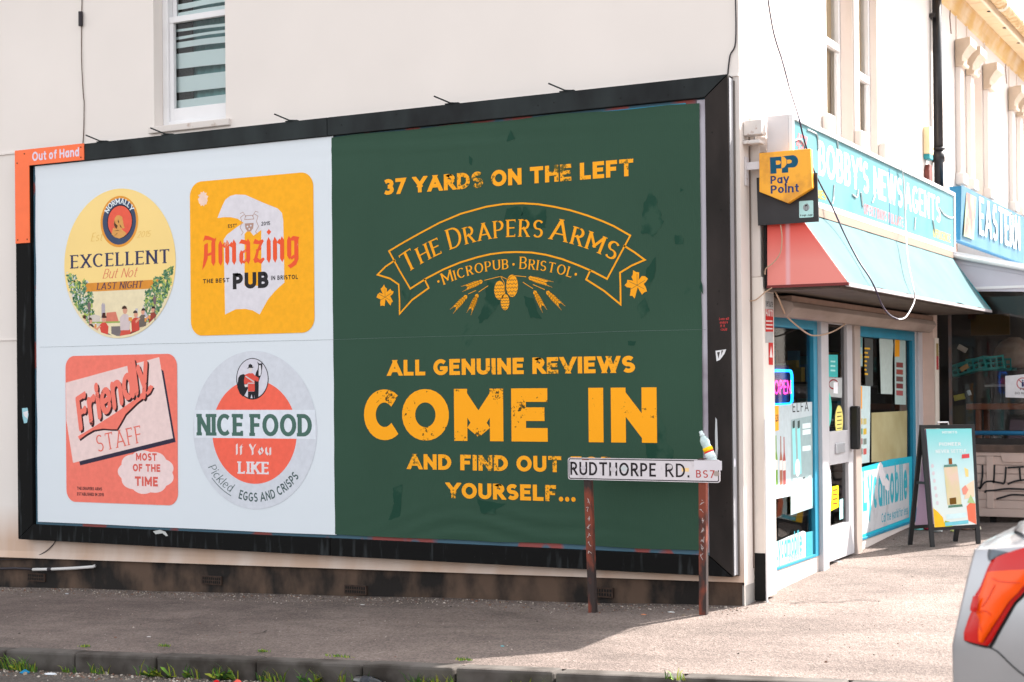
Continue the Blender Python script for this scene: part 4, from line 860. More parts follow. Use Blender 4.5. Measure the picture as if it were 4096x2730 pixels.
for s, p0, p1 in (('THE', (3.745, 1.975), (4.052, 2.115)), ('DRAPERS', (4.118, 2.137), (4.868, 2.183)), ('ARMS', (4.92, 2.166), (5.415, 1.988))):
    W(s, 0, r_*R(A(*p0)-A(*p1)), 0, .150, yel, warp=arcwarp(ux, uy, r_, A(*p0), A(*p1)), **RO)
u2, v2, r2 = circ3((4.062, 1.88), (4.64, 1.972), (5.091, 1.89)); A2 = lambda x, z: math.degrees(math.atan2(z-v2, x-u2))
for s, p0, p1 in (('MICROPUB', (4.062, 1.88), (4.596, 1.965)), ('BRISTOL', (4.684, 1.961), (5.091, 1.89))):
    W(s, 0, r2*R(A2(*p0)-A2(*p1)), 0, .086, yel, warp=arcwarp(u2, v2, r2, A2(*p0), A2(*p1)), **RO)
for x, z in ((4.016, 1.907), (4.637, 2.004), (5.126, 1.913)): flat('printed_dot', [ell(x, z, .0095, .0095, 12)], yel, BB, 2, bb)
# hops, barley, vine leaves
gk = ink(46, 78, 60)
def hop(cx, cz, w_, h_):
    P = [(cx+w_*.5*math.sin(a)*(1-.25*(a > PI)*0), cz+h_*.5*math.cos(a)) for a in [2*PI*i/20 for i in range(20)]]
    flat('printed_hop', [P], yel, BB, 2, bb)
    L_ = []
    for j in range(5):
        z = cz+h_*(.30-.17*j); hw = w_*.48*math.sqrt(max(.05, 1-((z-cz)/(h_*.5))**2)); n = 3 if j % 2 else 4
        for i in range(n-1 if j > 3 else n):
            x0_ = cx-hw+2*hw*i/n; x1_ = cx-hw+2*hw*(i+1)/n
            L_ += line2([(x0_, z), ((x0_+x1_)/2, z-h_*.08), (x1_, z)], .0035)
    flat('printed_hop_scales', L_, gk, BB, 3, bb)
hop(4.522, 1.824, .085, .135); hop(4.624, 1.852, .095, .16); hop(4.566, 1.738, .07, .115)
def ear(x0, z0, x1, z1):
    d = Vector((x1-x0, z1-z0)); L_ = d.length; d.normalize(); n = Vector((-d.y, d.x)); out = []
    for i in range(6):
        c = Vector((x0, z0))+d*L_*(.08+.11*i)
        for s in (1, -1):
            e = c+d*.036+n*s*.014; out.append(([tuple(c), tuple(c+d*.012+n*s*.014), tuple(e+d*.004), tuple(c+d*.028+n*s*.003)][::s], 0))
            out += [(q, 1) for q, _ in line2([tuple(e), tuple(e+d*L_*.22+n*s*.006)], .0018)]
    flat('printed_barley', out, yel, BB, 2, bb)
for e in ((4.401, 1.9, 4.218, 1.846), (4.267, 1.807, 4.131, 1.689), (4.351, 1.817, 4.273, 1.672), (4.738, 1.911, 4.945, 1.849), (4.791, 1.825, 4.877, 1.672), (4.885, 1.815, 5.023, 1.685)): ear(*e)
flat('printed_stems', line2([(4.526, 1.922), (4.40, 1.9)], .004)+line2([(4.43, 1.86), (4.36, 1.822), (4.351, 1.817)], .004)+line2([(4.33, 1.83), (4.267, 1.807)], .004)+line2([(4.63, 1.925), (4.738, 1.911)], .004)+line2([(4.71, 1.875), (4.791, 1.825)], .004)+line2([(4.79, 1.855), (4.885, 1.815)], .004)+line2([(4.53, 1.925), (4.56, 1.88), (4.566, 1.79)], .004)+line2([(4.53, 1.925), (4.585, 1.90), (4.62, 1.92)], .004), yel, BB, 2, bb)
def leaf(cx, cz, s, flip):
    P = [(.0, -.12), (.14, -.36), (.22, -.48), (.30, -.36), (.40, -.34), (.34, -.18), (.30, -.06), (.46, .0), (.54, .10), (.42, .16), (.38, .26), (.22, .2), (.14, .16), (.18, .32), (.10, .40), (.06, .54), (-.06, .44), (-.18, .40), (-.14, .24), (-.10, .14), (-.26, .24), (-.40, .20), (-.50, .08), (-.40, .0), (-.28, -.06), (-.34, -.2), (-.36, -.36), (-.24, -.36), (-.12, -.42)]
    a = R(12*flip); Q = [(cx+(x*math.cos(a)-z*math.sin(a))*s*flip, cz+(x*math.sin(a)+z*math.cos(a))*s*1.1) for x, z in P]
    flat('printed_leaf', [Q], yel, BB, 2, bb)
    V_ = []
    for x, z in ((0, .4), (.35, .15), (-.35, .12), (.3, -.2), (-.3, -.2)): V_ += line2([(cx, cz-.04*s), (cx+x*s, cz+z*s)], .0025)
    flat('printed_leaf_veins', V_, gk, BB, 3, bb)
leaf(3.555, 1.814, .15, 1); leaf(5.588, 1.826, .17, -1)
# ---- badge one: round beer label
Yc = mat('label_yellow', (240, 208, 130), .5, var=.03, scale=2)
b1 = flat('round_badge', [ell(.966, 2.176, .600, .615, 72)], Yc, BB, 1, bb)
flat('badge_cream', [[p for p in ell(.966, 2.176, .598, .613, 72, 200, 340)]], ink(228, 214, 178), BB, 2, bb)
flat('badge_oval', [ell(.975, 2.52, .203, .211)], ink(222, 150, 62), BB, 2, bb); flat('badge_oval_blue', [ell(.975, 2.52, .180, .190)], ink(66, 78, 104), BB, 3, bb); flat('badge_oval_rim', [ell(.982, 2.519, .137, .138)], ink(40, 34, 40), BB, 4, bb); flat('badge_oval_red', [ell(.982, 2.519, .129, .130)], ink(226, 96, 76), BB, 5, bb)
hp = [(0, .52), (-.2, .5), (-.34, .36), (-.42, .1), (-.42, -.1), (-.36, -.26), (-.26, -.36), (-.5, -.24), (-.56, -.5), (-.62, -.66), (-.36, -.86), (0, -.96), (.36, -.86), (.58, -.66), (.3, -.46), (.14, -.34), (.44, -.34), (.36, -.16), (.34, -.04), (.3, .02), (.34, .06), (.3, .14), (.26, .26), (.26, .36), (.16, .44)]
flat('printed_profile', [[(.975+x*.135, 2.505+z*.13) for x, z in hp]], ink(214, 156, 88), BB, 6, bb)
flat('printed_profile_hair', [[(.975+x*.135, 2.505+z*.13) for x, z in P] for P in ([(-.36, .2), (-.3, 0), (-.12, -.14), (-.2, -.34), (-.34, -.24), (-.42, -.05)], [(.02, -.05), (.1, -.26), (.42, -.36), (.2, -.28), (.12, -.14)], [(-.5, -.46), (-.1, -.42), (.3, -.56), (0, -.46)], [(-.42, -.8), (-.2, -.62), (-.1, -.6), (-.3, -.7)], [(-.08, .26), (.0, .1), (-.04, .0), (-.12, .12)])], ink(90, 60, 44), BB, 7, bb)
W('NORMALLY', 0, .30, 0, .046, ink(222, 230, 232), 5, warp=lambda u, v: (.977+(.141+v)*math.cos(R(150-120*u)), 2.52+(.146+v*1.02)*math.sin(R(150-120*u))), t=.2, h=.14, serif=.06, sh=.09, track=.12)
W('EXCELLENT', .441, 1.507, 2.156, .112, ink(60, 62, 92), 4, t=.17, h=.075, serif=.07, sh=.06, track=.14); 
flat('printed_initial', [], ink(60, 62, 92), BB, 4, bb) if 0 else None
W('Est', .665, .786, 2.372, .07, ink(222, 178, 90), 3, t=.09, h=.05, slant=.3); W('2015', 1.165, 1.30, 2.378, .05, ink(222, 178, 90), 3, t=.09, h=.05, slant=.3)
W('But Not', .79, 1.15, 2.058, .078, ink(214, 110, 90), 3, t=.09, h=.045, slant=.35, track=.1)
flat('badge_band', [[(.578, 2.027), (.604, 1.955), (1.367, 1.955), (1.393, 2.027)]], ink(214, 142, 58), BB, 3, bb)
W('LAST NIGHT', .724, 1.215, 1.968, .056, ink(84, 62, 78), 4, t=.17, h=.08, serif=.07, sh=.06, slant=.2)
cc = (.966, 2.176); ins = lambda x, z, k=.985: ((x-cc[0])/.6)**2+((z-cc[1])/.615)**2 < k**2
lv = {0: [], 1: [], 2: [], 3: []}
for side in (-1, 1):
    n = 0
    while n < 800:
        x = cc[0]+side*rnd.uniform(.27, .6); z = rnd.uniform(1.70, 2.17)
        edge = .36+.16*max(0, (2.0-z)*-.2)+(.10 if z > 2.05 else 0)-(.08 if z < 1.95 else 0)+.03*mn.noise(Vector((x*9, z*9, 1)))
        if abs(x-cc[0]) < edge or not ins(x, z, .955): n += .34; continue
        if z > 2.12-.4*(.6-abs(x-cc[0])) +.02: n += .34; continue
        a = rnd.uniform(0, 6.28); s = rnd.uniform(.012, .024)
        lv[rnd.choice((0, 0, 1, 1, 2, 3) if rnd.random() < .9 else (3,))].append(([(x+s*math.cos(a+q*1.57)*(1 if q % 2 else .5), z+s*math.sin(a+q*1.57)*(1 if q % 2 else .5)) for q in range(4)], (int(n) % 9)*.6)); n += 1
for k, c in enumerate(((108, 142, 110), (70, 112, 80), (168, 186, 96), (206, 206, 204))): flat('printed_foliage', lv[k] if k < 3 else lv[k][:60], ink(*c), BB, 3+k*.1, bb)
sc = []   # generic tavern garden: (colour, polygon)
def add(c, *P): sc.append((c, list(P)))
zz = 1.72
add((206, 196, 186), (.62, 1.66), (.62, 1.75), (.70, 1.765), (.76, 1.75), (.76, 1.66)); add((176, 168, 176), (.775, 1.68), (.775, 1.84), (.79, 1.86), (.80, 1.84), (.80, 1.86), (.815, 1.84), (.815, 1.68)); add((212, 126, 106), (.82, 1.70), (.83, 1.775), (.93, 1.78), (.96, 1.70)); add((190, 186, 194), (1.14, 1.68), (1.14, 1.80), (1.165, 1.80), (1.165, 1.73), (1.20, 1.73), (1.21, 1.78), (1.225, 1.83), (1.24, 1.78), (1.27, 1.74), (1.27, 1.68)); add((148, 170, 90), (.6, 1.65), (.6, 1.69), (1.32, 1.69), (1.32, 1.65)); add((120, 112, 112), (.88, 1.60), (.88, 1.66), (.93, 1.66), (1.02, 1.66), (1.04, 1.61), (.98, 1.56), (.94, 1.565))
def person(x, z, s, shirt, hair, face=1, hat=None, lower=None):
    if lower: add(lower, (x-.05*s, z-.14*s), (x-.03*s, z), (x+.035*s, z), (x+.075*s, z-.14*s))
    add(shirt, (x-.045*s, z-.03*s), (x-.05*s, z+.06*s), (x-.02*s, z+.085*s), (x+.02*s, z+.085*s), (x+.05*s, z+.05*s), (x+.04*s, z-.03*s))
    add((216, 150, 124), (x+.03*s*face, z+.05*s), (x+.085*s*face, z+.01*s), (x+.09*s*face, z+.03*s), (x+.045*s*face, z+.065*s))
    add((214, 156, 132), *[(x+.022*s*math.cos(a*PI/4), z+.112*s+.028*s*math.sin(a*PI/4)) for a in range(8)])
    add(hair, *[(x-.006*s*face+.025*s*math.cos(a*PI/4), z+.122*s+.024*s*math.sin(a*PI/4)) for a in range(0, 5)])
    if hat: add(hat, (x-.04*s, z+.128*s), (x-.02*s, z+.135*s), (x-.015*s, z+.165*s), (x+.018*s, z+.165*s), (x+.02*s, z+.135*s), (x+.04*s, z+.128*s))
person(.585, 1.63, .8, (90, 96, 70), (60, 40, 30), 1, (84, 50, 40)); person(.655, 1.61, .9, (60, 52, 48), (80, 66, 54), 1); person(.80, 1.61, 1.0, (208, 78, 66), (60, 44, 40), -1, (72, 44, 40), (96, 90, 88)); person(1.03, 1.66, 1.15, (206, 190, 190), (70, 50, 40), 1, None, (206, 88, 74)); person(1.145, 1.64, 1.0, (196, 74, 62), (70, 62, 60), 1, None, (130, 60, 56)); person(1.22, 1.67, .9, (110, 100, 92), (60, 48, 44), -1); person(1.325, 1.69, .85, (150, 70, 60), (50, 40, 40), -1)
for x, z in ((.71, 1.655), (1.075, 1.70), (1.095, 1.70), (1.245, 1.69), (1.29, 1.71), (.64, 1.60)): add((222, 152, 72), (x-.008, z), (x-.008, z+.03), (x+.009, z+.03), (x+.009, z)); add((226, 220, 210), (x-.009, z+.03), (x-.009, z+.04), (x+.010, z+.04), (x+.010, z+.03))
add((200, 100, 84), (1.14, 1.59), (1.14, 1.61), (1.30, 1.66), (1.32, 1.65))
byc = {}
for i, (c, P) in enumerate(sc):
    def inr(x, z):
        k_ = math.hypot((x-cc[0])/.6, (z-cc[1])/.615); return (x, z) if k_ < .97 else (cc[0]+(x-cc[0])*.97/k_, cc[1]+(z-cc[1])*.97/k_)
    P = [inr(x, z) for x, z in P]
    byc.setdefault(c, []).append((P, i))
for c, L_ in byc.items(): flat('printed_figures', [(p, l*.25) for p, l in L_], ink(*c), BB, 4.5, bb)
for x, z in ((.64, 1.80), (1.345, 1.83)): flat('printed_lamp', [([(x-.004, z-.13), (x+.004, z-.13), (x+.004, z), (x-.004, z)], 0), ([(x-.012, z), (x+.012, z), (x+.018, z+.045), (x-.018, z+.045)], 1), ([(x-.022, z+.045), (x+.022, z+.045), (x, z+.075)], 2)], ink(120, 104, 104), BB, 6, bb)
# ---- badge two: orange square
flat('orange_badge', [rrect(1.716, 2.916, 1.562, 2.79, .115)], ink(244, 172, 38), BB, 1, bb)
gy = ink(216, 212, 218)
flat('badge_monogram', [[(1.992, 2.489), (2.04, 2.58), (2.072, 2.629), (2.12, 2.655), (2.175, 2.663), (2.269, 2.654), (2.44, 2.582), (2.58, 2.528), (2.62, 2.49), (2.631, 2.433), (2.637, 1.953), (2.58, 1.915), (2.538, 1.883), (2.476, 1.825), (2.398, 1.714), (2.33, 1.748), (2.259, 1.762), (2.165, 1.762), (2.06, 1.724), (2.053, 2.316), (2.085, 2.352), (2.188, 2.409), (2.251, 2.436), (2.19, 2.472), (2.126, 2.487), (2.06, 2.492)]], gy, BB, 2, bb)
flat('badge_monogram_gap', [[(2.258, 2.35), (2.30, 2.38), (2.345, 2.33), (2.42, 2.371), (2.418, 1.937), (2.253, 1.943)]], ink(244, 172, 38), BB, 3, bb)
flat('printed_blot', [[(1.849+(.042+.012*(a % 2)+.006*math.sin(a*2.3))*math.cos(a*PI/11), 2.65+(.05+.012*(a % 2))*math.sin(a*PI/11)) for a in range(22)]], ink(236, 206, 190), BB, 2, bb)
W('EST', 2.097, 2.165, 2.405, .028, bk, 4, t=.18); W('2015', 2.421, 2.506, 2.404, .03, bk, 4, t=.18); flat('printed_dot', line2(ell(2.176, 2.428, .006, .006, 10)+ell(2.176, 2.428, .006, .006, 10)[:1], .003), bk, BB, 4, bb)
cr = []
for s in (-1, 1): cr += line2([(2.305+s*.05, 2.50), (2.305+s*.085, 2.48), (2.305+s*.07, 2.44), (2.305+s*.09, 2.40), (2.305+s*.06, 2.36), (2.305+s*.08, 2.34)], .005)+line2([(2.305+s*.03, 2.48), (2.305+s*.06, 2.52), (2.305+s*.09, 2.51)], .004)
flat('printed_crest', [([(2.262, 2.43), (2.268, 2.39), (2.29, 2.365), (2.32, 2.365), (2.342, 2.39), (2.348, 2.43)], 0)]+cr+line2([(2.26, 2.46), (2.35, 2.46), (2.34, 2.49), (2.27, 2.49), (2.26, 2.46)], .005), ink(176, 142, 128), BB, 4, bb)
for x, z in ((2.288, 2.405), (2.32, 2.41), (2.305, 2.385)): flat('printed_dot', [ell(x, z, .008, .008, 8)], gy, BB, 6, bb)
red_ = worn('worn_red', (232, 88, 50), (226, 160, 130), 30, .36, .39)
def stem(x, y0, y1, w=.21, d=0): return ([(x+d, y0+.10), (x+d+w*.55, y0-.07), (x+d+w, y0+.12), (x+w, y1-.10), (x+w*.45, y1+.08), (x, y1-.12)])
def dia(x, y, r=.13): return [(x-r, y), (x, y-r*1.1), (x+r, y), (x, y+r*1.1)]
BLK = []
def bl_(x0, *P):
    for k, p in enumerate(P): BLK.append(([(x0+a, b2) for a, b2 in p], len(BLK) % 7))
bl_(0, [(-.06, -.22), (.10, -.02), (.24, .30), (.26, 1.0), (.06, .92), (.04, .4)], [(.0, 1.06), (.10, 1.34), (.30, 1.30), (.62, 1.16), (.72, 1.22), (.66, 1.02), (.34, 1.12), (.12, 1.14)], stem(.44, .0, 1.10), [(.10, .48), (.5, .58), (.5, .46), (.10, .36)])
def arch(x): return [(x, .82), (x+.17, .99), (x+.23, .80), (x+.16, .72)]
bl_(.82, stem(0, 0, 1), stem(.36, 0, 1), stem(.72, 0, 1), arch(.18), arch(.54))
bl_(1.92, stem(0, 0, .52), stem(.36, 0, 1), [(-.02, .88), (.12, 1.06), (.40, .98), (.38, .80), (.14, .86)], [(.10, .50), (.38, .62), (.38, .50), (.14, .40)], [(.12, .04), (.24, -.04), (.40, .10), (.34, .18)])
bl_(2.64, [(0, .84), (.10, 1.04), (.30, .94), (.50, 1.0), (.56, .90), (.40, .78), (.16, .80)], [(.40, .92), (.54, .90), (.30, .50), (.20, .12), (.02, .10), (.16, .46)], [(.0, .14), (.18, .24), (.34, .10), (.52, .20), (.60, .12), (.42, -.08), (.24, .0), (.08, -.04)], [(.14, .56), (.44, .64), (.42, .54), (.16, .46)])
bl_(3.34, stem(0, 0, 1), dia(.12, 1.30, .12))
bl_(3.66, stem(0, 0, 1), stem(.36, 0, 1), arch(.18))
bl_(4.38, stem(0, .10, 1), [(.36, 1.0), (.57, .90), (.57, .04), (.46, -.20), (.16, -.36), (.02, -.22), (.20, -.14), (.36, .0)], [(.12, .92), (.30, 1.06), (.62, 1.0), (.66, 1.10), (.56, .84), (.2, .86)], [(.12, .12), (.24, .02), (.40, .14), (.34, .24)])
kx = .945/5.05
flat('printed_blackletter', [([(1.835+(a+.06)*kx, 2.122+b2*.176) for a, b2 in P], l) for P, l in BLK], red_, BB, 5, bb)
W('THE BEST', 1.842, 2.105, 1.977, .034, bk, 4, t=.2, track=.22); W('IN BRISTOL', 2.511, 2.765, 1.976, .034, bk, 4, t=.2, track=.22)
W('PUB', 2.139, 2.487, 1.919, .127, worn('worn_black', (44, 42, 44), (110, 100, 90), 40, .35, .38), 5, t=.27, h=.25, track=.12)
# ---- badge three: coral square with tilted card
cor = ink(236, 122, 106)
flat('coral_badge', [rrect(.37, 1.57, .203, 1.424, .10)], cor, BB, 1, bb)
flat('card_shadow', [[(1.407, 1.30), (1.43, 1.286), (1.549, .714), (.527, .509), (.518, .538), (.518, .60), (1.35, .80)]], ink(52, 48, 66), BB, 2, bb)
flat('tilted_card', [[(.374, 1.201), (1.386, 1.399), (1.523, .744), (.447, .529), (.376, .884)]], ink(230, 204, 200), BB, 3, bb)
T = R(26)
for d, m_, l in ((-.016, ink(58, 34, 38), 4), (0, worn('worn_coral', (236, 122, 106), (90, 50, 46), 40, .34, .37), 6)):
    W('Friendly', 0, 1, 0, .27, m_, l, nm='printed_script', warp=lambda u, v, d=d: (.50+u*.86*math.cos(T)-v*math.sin(T*.35)-d*1.1+.02, .79+u*.86*math.sin(T)+v*1.06+d), t=.235, h=.16, track=.0, rnd_cap=True, slant=.0)
sw = [(.503, .751), (.71, .845), (.924, .95), (1.11, 1.05), (1.292, 1.175), (1.325, 1.162), (1.29, 1.11), (1.15, 1.03), (1.027, .938), (.97, .86), (.932, .813), (.871, .813), (.78, .818), (.68, .805), (.60, .77), (.52, .725)]
flat('printed_swoosh_shade', [[(x+.012, z-.014) for x, z in sw]], ink(58, 34, 38), BB, 4, bb); flat('printed_swoosh', [sw], cor, BB, 5, bb)
W('STAFF', .722, 1.212, .621, .14, ink(222, 112, 98), 5, tilt=10.4, t=.11, h=.07, serif=.07, sh=.05, track=.22)
cl = []
for a in range(72):
    th = 2*PI*a/72; rr_ = 1+.09*abs(math.sin(th*4.5)); cl.append((1.237+.275*rr_*math.cos(th), .466+.165*rr_*math.sin(th)))
flat('printed_cloud', [cl], ink(232, 208, 206), BB, 2, bb)
for s, a, b2, z, h_ in (('MOST', 1.134, 1.352, .559, .062), ('OF', 1.099, 1.20, .470, .062), ('THE', 1.235, 1.388, .470, .062), ('TIME', 1.12, 1.362, .352, .078)): W(s, a, b2, z, h_, ink(214, 98, 88), 4, t=.24)
W('THE DRAPERS ARMS', .489, .765, .305, .026, bk, 3, t=.22); W('ESTABLISHED IN 2015', .489, .785, .258, .026, bk, 3, t=.22)
# ---- badge four: grey round
flat('grey_badge', [ell(2.330, .815, .600, .617, 72)], ink(204, 208, 216), BB, 1, bb)
redb = ink(238, 104, 84)
flat('red_half', [ell(2.332, .80, .41, .405, 40, 0, 180)], redb, BB, 2, bb); flat('red_half', [ell(2.332, .80, .41, .405, 40, 180, 360)], redb, BB, 2, bb)
flat('white_band', [rect(1.742, 2.916, .750, .972)], ink(216, 222, 230), BB, 3, bb)
W('NICE FOOD', 1.772, 2.884, .768, .172, ink(76, 108, 98), 5, t=.25, h=.17, serif=.05, sh=.15, track=.08, space=.32)
W('If You', 2.158, 2.496, .622, .082, ink(226, 212, 212), 4, N=2, nib=(.19, .13), t=.15, track=.18)
W('LIKE', 2.176, 2.478, .472, .096, ink(222, 214, 218), 4, t=.22, h=.13, serif=.07, sh=.12)
g4 = ink(78, 96, 96)
W('EGGS AND CRISPS', 0, .80, 0, .072, g4, 4, warp=lambda u, v: (2.333+(.555-v)*math.cos(R(253.5+67*u)), .81+(.555-v)*math.sin(R(253.5+67*u))), t=.17, track=.14, space=.36)
W('Pickled', 0, .33, 0, .075, g4, 4, warp=lambda u, v: (2.333+(.545-v)*math.cos(R(213+31*u)), .81+(.54-v)*math.sin(R(213+31*u))), t=.09, h=.06, slant=.3)
flat('printed_underline', line2([(2.333+.563*math.cos(R(a)), .81+.563*math.sin(R(a))) for a in range(222, 250, 4)], .006), g4, BB, 4, bb)
flat('figure_oval', [ell(2.322, 1.214, .157, .162)], bk, BB, 4, bb); flat('figure_oval_field', [ell(2.322, 1.216, .149, .154)], ink(208, 206, 216), BB, 5, bb)
fg = lambda P: [(2.15+(x-330)/915*.32, 1.376-(z-245)/1170*.325) for x, z in P]
flat('printed_horse', [fg([(400, 1070), (430, 800), (480, 720), (570, 690), (640, 720), (700, 1100), (620, 1260), (560, 1330), (470, 1240)]), fg([(880, 1380), (860, 900), (930, 640), (975, 560), (990, 440), (960, 340), (1010, 400), (1080, 400), (1100, 330), (1105, 480), (1080, 690), (1000, 900), (990, 1340), (940, 1370)])], bk, BB, 6, bb)
flat('printed_horse_face', [fg([(1010, 450), (1060, 450), (1075, 620), (1050, 740), (1000, 740), (1000, 600)])], ink(214, 212, 218), BB, 7, bb)
flat('printed_tunic', [fg([(620, 710), (720, 670), (840, 670), (900, 740), (1000, 800), (1000, 900), (930, 900), (890, 860), (890, 1180), (700, 1180), (700, 960), (600, 980), (590, 880)])], ink(214, 82, 70), BB, 8, bb)
flat('printed_trousers', [fg([(700, 1185), (880, 1185), (870, 1390), (830, 1390), (800, 1260), (760, 1390), (700, 1380)])], bk, BB, 8, bb)
flat('printed_face', [fg([(735, 500), (820, 500), (825, 600), (780, 660), (740, 620)]), fg([(600, 990), (680, 980), (690, 1050), (620, 1060)])], ink(216, 208, 206), BB, 9, bb)
flat('printed_hat', [fg([(670, 550), (720, 500), (720, 440), (770, 405), (825, 440), (830, 490), (875, 495), (820, 525), (740, 520)])], bk, BB, 9.5, bb); flat('printed_belt', [fg([(700, 935), (880, 935), (880, 965), (700, 965)]), fg([(620, 760), (650, 740), (880, 900), (860, 930)])], ink(200, 190, 190), BB, 10, bb)
# ---- the orange corner plate with the poster firm's name
orp = mat('orange_plate', (246, 108, 52), .5, var=.05, scale=7); YP = -.008
pl = MB().prism([(a, 0-.0015, b2) for a, b2 in [(-.168, 2.395), (-.003, 2.395), (-.003, 3.052), (.617, 3.052), (.617, 3.190), (-.168, 3.190)]], (0, -.006, 0)).build('corner_plate', orp, bb)
words('plate_lettering', 'Out of Hand', .035, .565, 3.085, .078, ink(222, 210, 226), P_XZ(-.0078), 1, pl, t=.2, h=.2, track=.12, space=.3, rnd_cap=True, N=8)
for x, z in ((-.055, 3.155), (.585, 3.160), (.585, 3.075), (-.14, 3.08), (-.14, 2.425), (-.03, 2.425)): MB().tube([(x, -.0075, z), (x, -.010, z)], .006, 8).build('screw', dark, pl)
# fixings, nail heads, spikes on the top edge
for px, py in ((400, 548), (660, 522), (1158, 478), (1800, 418), (2260, 372)):
    p = on(2, OZ1, px, py+6); p = Vector(fy(px, py, -.01)); x = p.x
    MB().tube([(x-.10, -.07, OZ1+.055), (x, -.012, OZ1+.006), (x+.05, .02, OZ1+.004)], .006, 5).box(x-.05, x+.06, .0, .03, OZ1+.001, OZ1+.008).build('metal_spike', blk, bb)
for i in range(40):
    t_ = rnd.random(); sd_ = i % 4
    x, z = ((OX0+.1+6.2*t_, OZ1-rnd.uniform(.03, .1)), (OX0+.1+6.2*t_, OZ0+rnd.uniform(.03, .1)), (OX1-rnd.uniform(.03, .12), 3*t_), (OX0+rnd.uniform(.03, .12), 3*t_*.7))[sd_]
    MB().tube([(x, .0005, z), (x, -.0015, z)], .005, 6).build('nail_head', dark, bb)
Sw = P_XZ(-.0012)
def stick(P, m, nm='torn_sticker', lay=0): return flat(nm, [[fy(a, b2, -.0012) for a, b2 in P]], m, Sw, lay, bb)
stick([(2862, 1404), (2905, 1398), (2898, 1416), (2880, 1440), (2866, 1446)], ink(214, 214, 216)); stick([(2868, 1410), (2880, 1408), (2874, 1436)], ink(70, 66, 66), 'sticker_mark', 1); stick([(2886, 1403), (2893, 1402), (2884, 1424)], ink(70, 66, 66), 'sticker_mark', 1)
stick([(88, 1634), (110, 1632), (114, 1660), (108, 1692), (96, 1694), (90, 1666)], ink(150, 196, 206)); stick([(92, 1650), (112, 1644), (110, 1676), (96, 1664)], ink(222, 220, 222), 'sticker_mark', 1)
stick([(612, 2126), (640, 2120), (662, 2128), (672, 2144), (664, 2146), (650, 2134), (622, 2138)], ink(186, 188, 186), 'flaked_paint')
stick([(2862, 1670), (2868, 1680), (2870, 1740), (2868, 1832), (2862, 1832), (2860, 1740)], ink(180, 184, 186), 'flaked_paint'); stick([(2868, 1690), (2872, 1800), (2870, 1834)], ink(200, 204, 206), 'flaked_paint', 1)
for k, s in enumerate(('Love will', 'endure', 'it it', 'could')):
    words('red_scrawl', s, fy(2864, 0, 0)[0]+.003*k, fy(2864+(38, 34, 22, 30)[k], 0, 0)[0], fy(2870, 1282+k*14, 0)[1], .018, ink(206, 70, 70), Sw, 1, bb, t=.12, slant=.1)
flat('round_sticker', [[(.045+.016*math.cos(a*PI/8), -.0 +.03*math.sin(a*PI/8)+.62+.0) for a in range(16)]], ink(214, 214, 222), (Vector((OX1+.0065, 0, 0)), Vector((0, 1, 0)), Vector((0, 0, 1)), Vector((1, 0, 0))), 0, bb)
# ================================================================ things on and round the billboard
# street name sign
def gpt(px, py):
    d = ray(px, py); a = .0345
    for b_ in (.022, .03):
        n = Vector((-a, -b_, 1)); c = -.338-a*6.3-b_*.1; t = (c-n.dot(CAM))/n.dot(d); p = CAM+d*t
        if (b_ == .022) == (p.y < .1): return p
    return p
SY = -.30
ss = thing('street_name_sign', 'worn white street name plate reading RUDTHORPE RD. on two rusty posts before the billboard', 'street sign', (5.75, SY, zg(5.75, SY)))
rust = mat('rusty_post', (120, 58, 42), .85, rgb2=(52, 42, 40), scale=7, bump=.002, bscale=80, mask=(.46, .56), stretch=(1, 1, .5), detail=7)
plate = mat('sign_plate_white', (206, 200, 204), .5, rgb2=(176, 170, 172), scale=16, mask=(.6, .75))
for bx_, tx in ((2373, 2350), (2814, 2812)):
    x0, z0 = fy(bx_, 2450, SY+.035); x1, z1 = fy(tx, 1840, SY+.035)
    p = MB()
    w_ = .0255
    p.add([(x0-w_, SY+.015, z0-.1), (x0+w_, SY+.015, z0-.1), (x0+w_, SY+.06, z0-.1), (x0-w_, SY+.06, z0-.1), (x1-w_, SY+.015, z1), (x1+w_, SY+.015, z1), (x1+w_, SY+.06, z1), (x1-w_, SY+.06, z1)], [(0, 3, 2, 1), (4, 5, 6, 7), (0, 1, 5, 4), (1, 2, 6, 5), (2, 3, 7, 6), (3, 0, 4, 7)])
    post = p.build('post', rust, ss, bevel=.004)
    MB().box(x1-.024, x1+.024, SY+.0, SY+.062, z1+.001, z1+.008).build('post_cap', rust, post)
    o_ = (Vector((0, SY+.0145, 0)), Vector((1, 0, 0)), Vector((0, 0, 1)), Vector((0, -1, 0)))
    sc_ = []
    r2_ = random.Random(int(bx_)); zt = z1-.30
    for k in range(7):
        zz_ = zt-k*.058; xx = x0+(x1-x0)*((zz_-z0)/(z1-z0))
        for q in range(2):
            sc_ += line2([(xx+r2_.uniform(-.016, .016), zz_+r2_.uniform(0, .045)) for _ in range(3)], .003)
    flat('scratched_tag', sc_, ink(186, 178, 176), o_, 0, post)
c4 = [fy(*q, SY) for q in ((2271, 1843), (2878, 1828), (2883, 1922), (2276, 1929))]
xa, xb_ = c4[0][0], c4[1][0]; za, zb_ = (c4[2][1]+c4[3][1])/2, (c4[0][1]+c4[1][1])/2
pn = MB().prism([(a, SY+.012, b2) for a, b2 in rrect(xa, xb_, za, zb_, .016, 4)], (0, -.010, 0)).build('name_plate', plate, ss)
SP = P_XZ(SY+.0015); wsc = worn('worn_sign_black', (38, 33, 36), (190, 184, 186), 26, .40, .43)
rr = rrect(xa+.008, xb_-.008, za+.008, zb_-.008, .012, 4); flat('plate_border', line2(rr+rr[:1], .006), wsc, SP, 1, pn)
hh = zb_-za
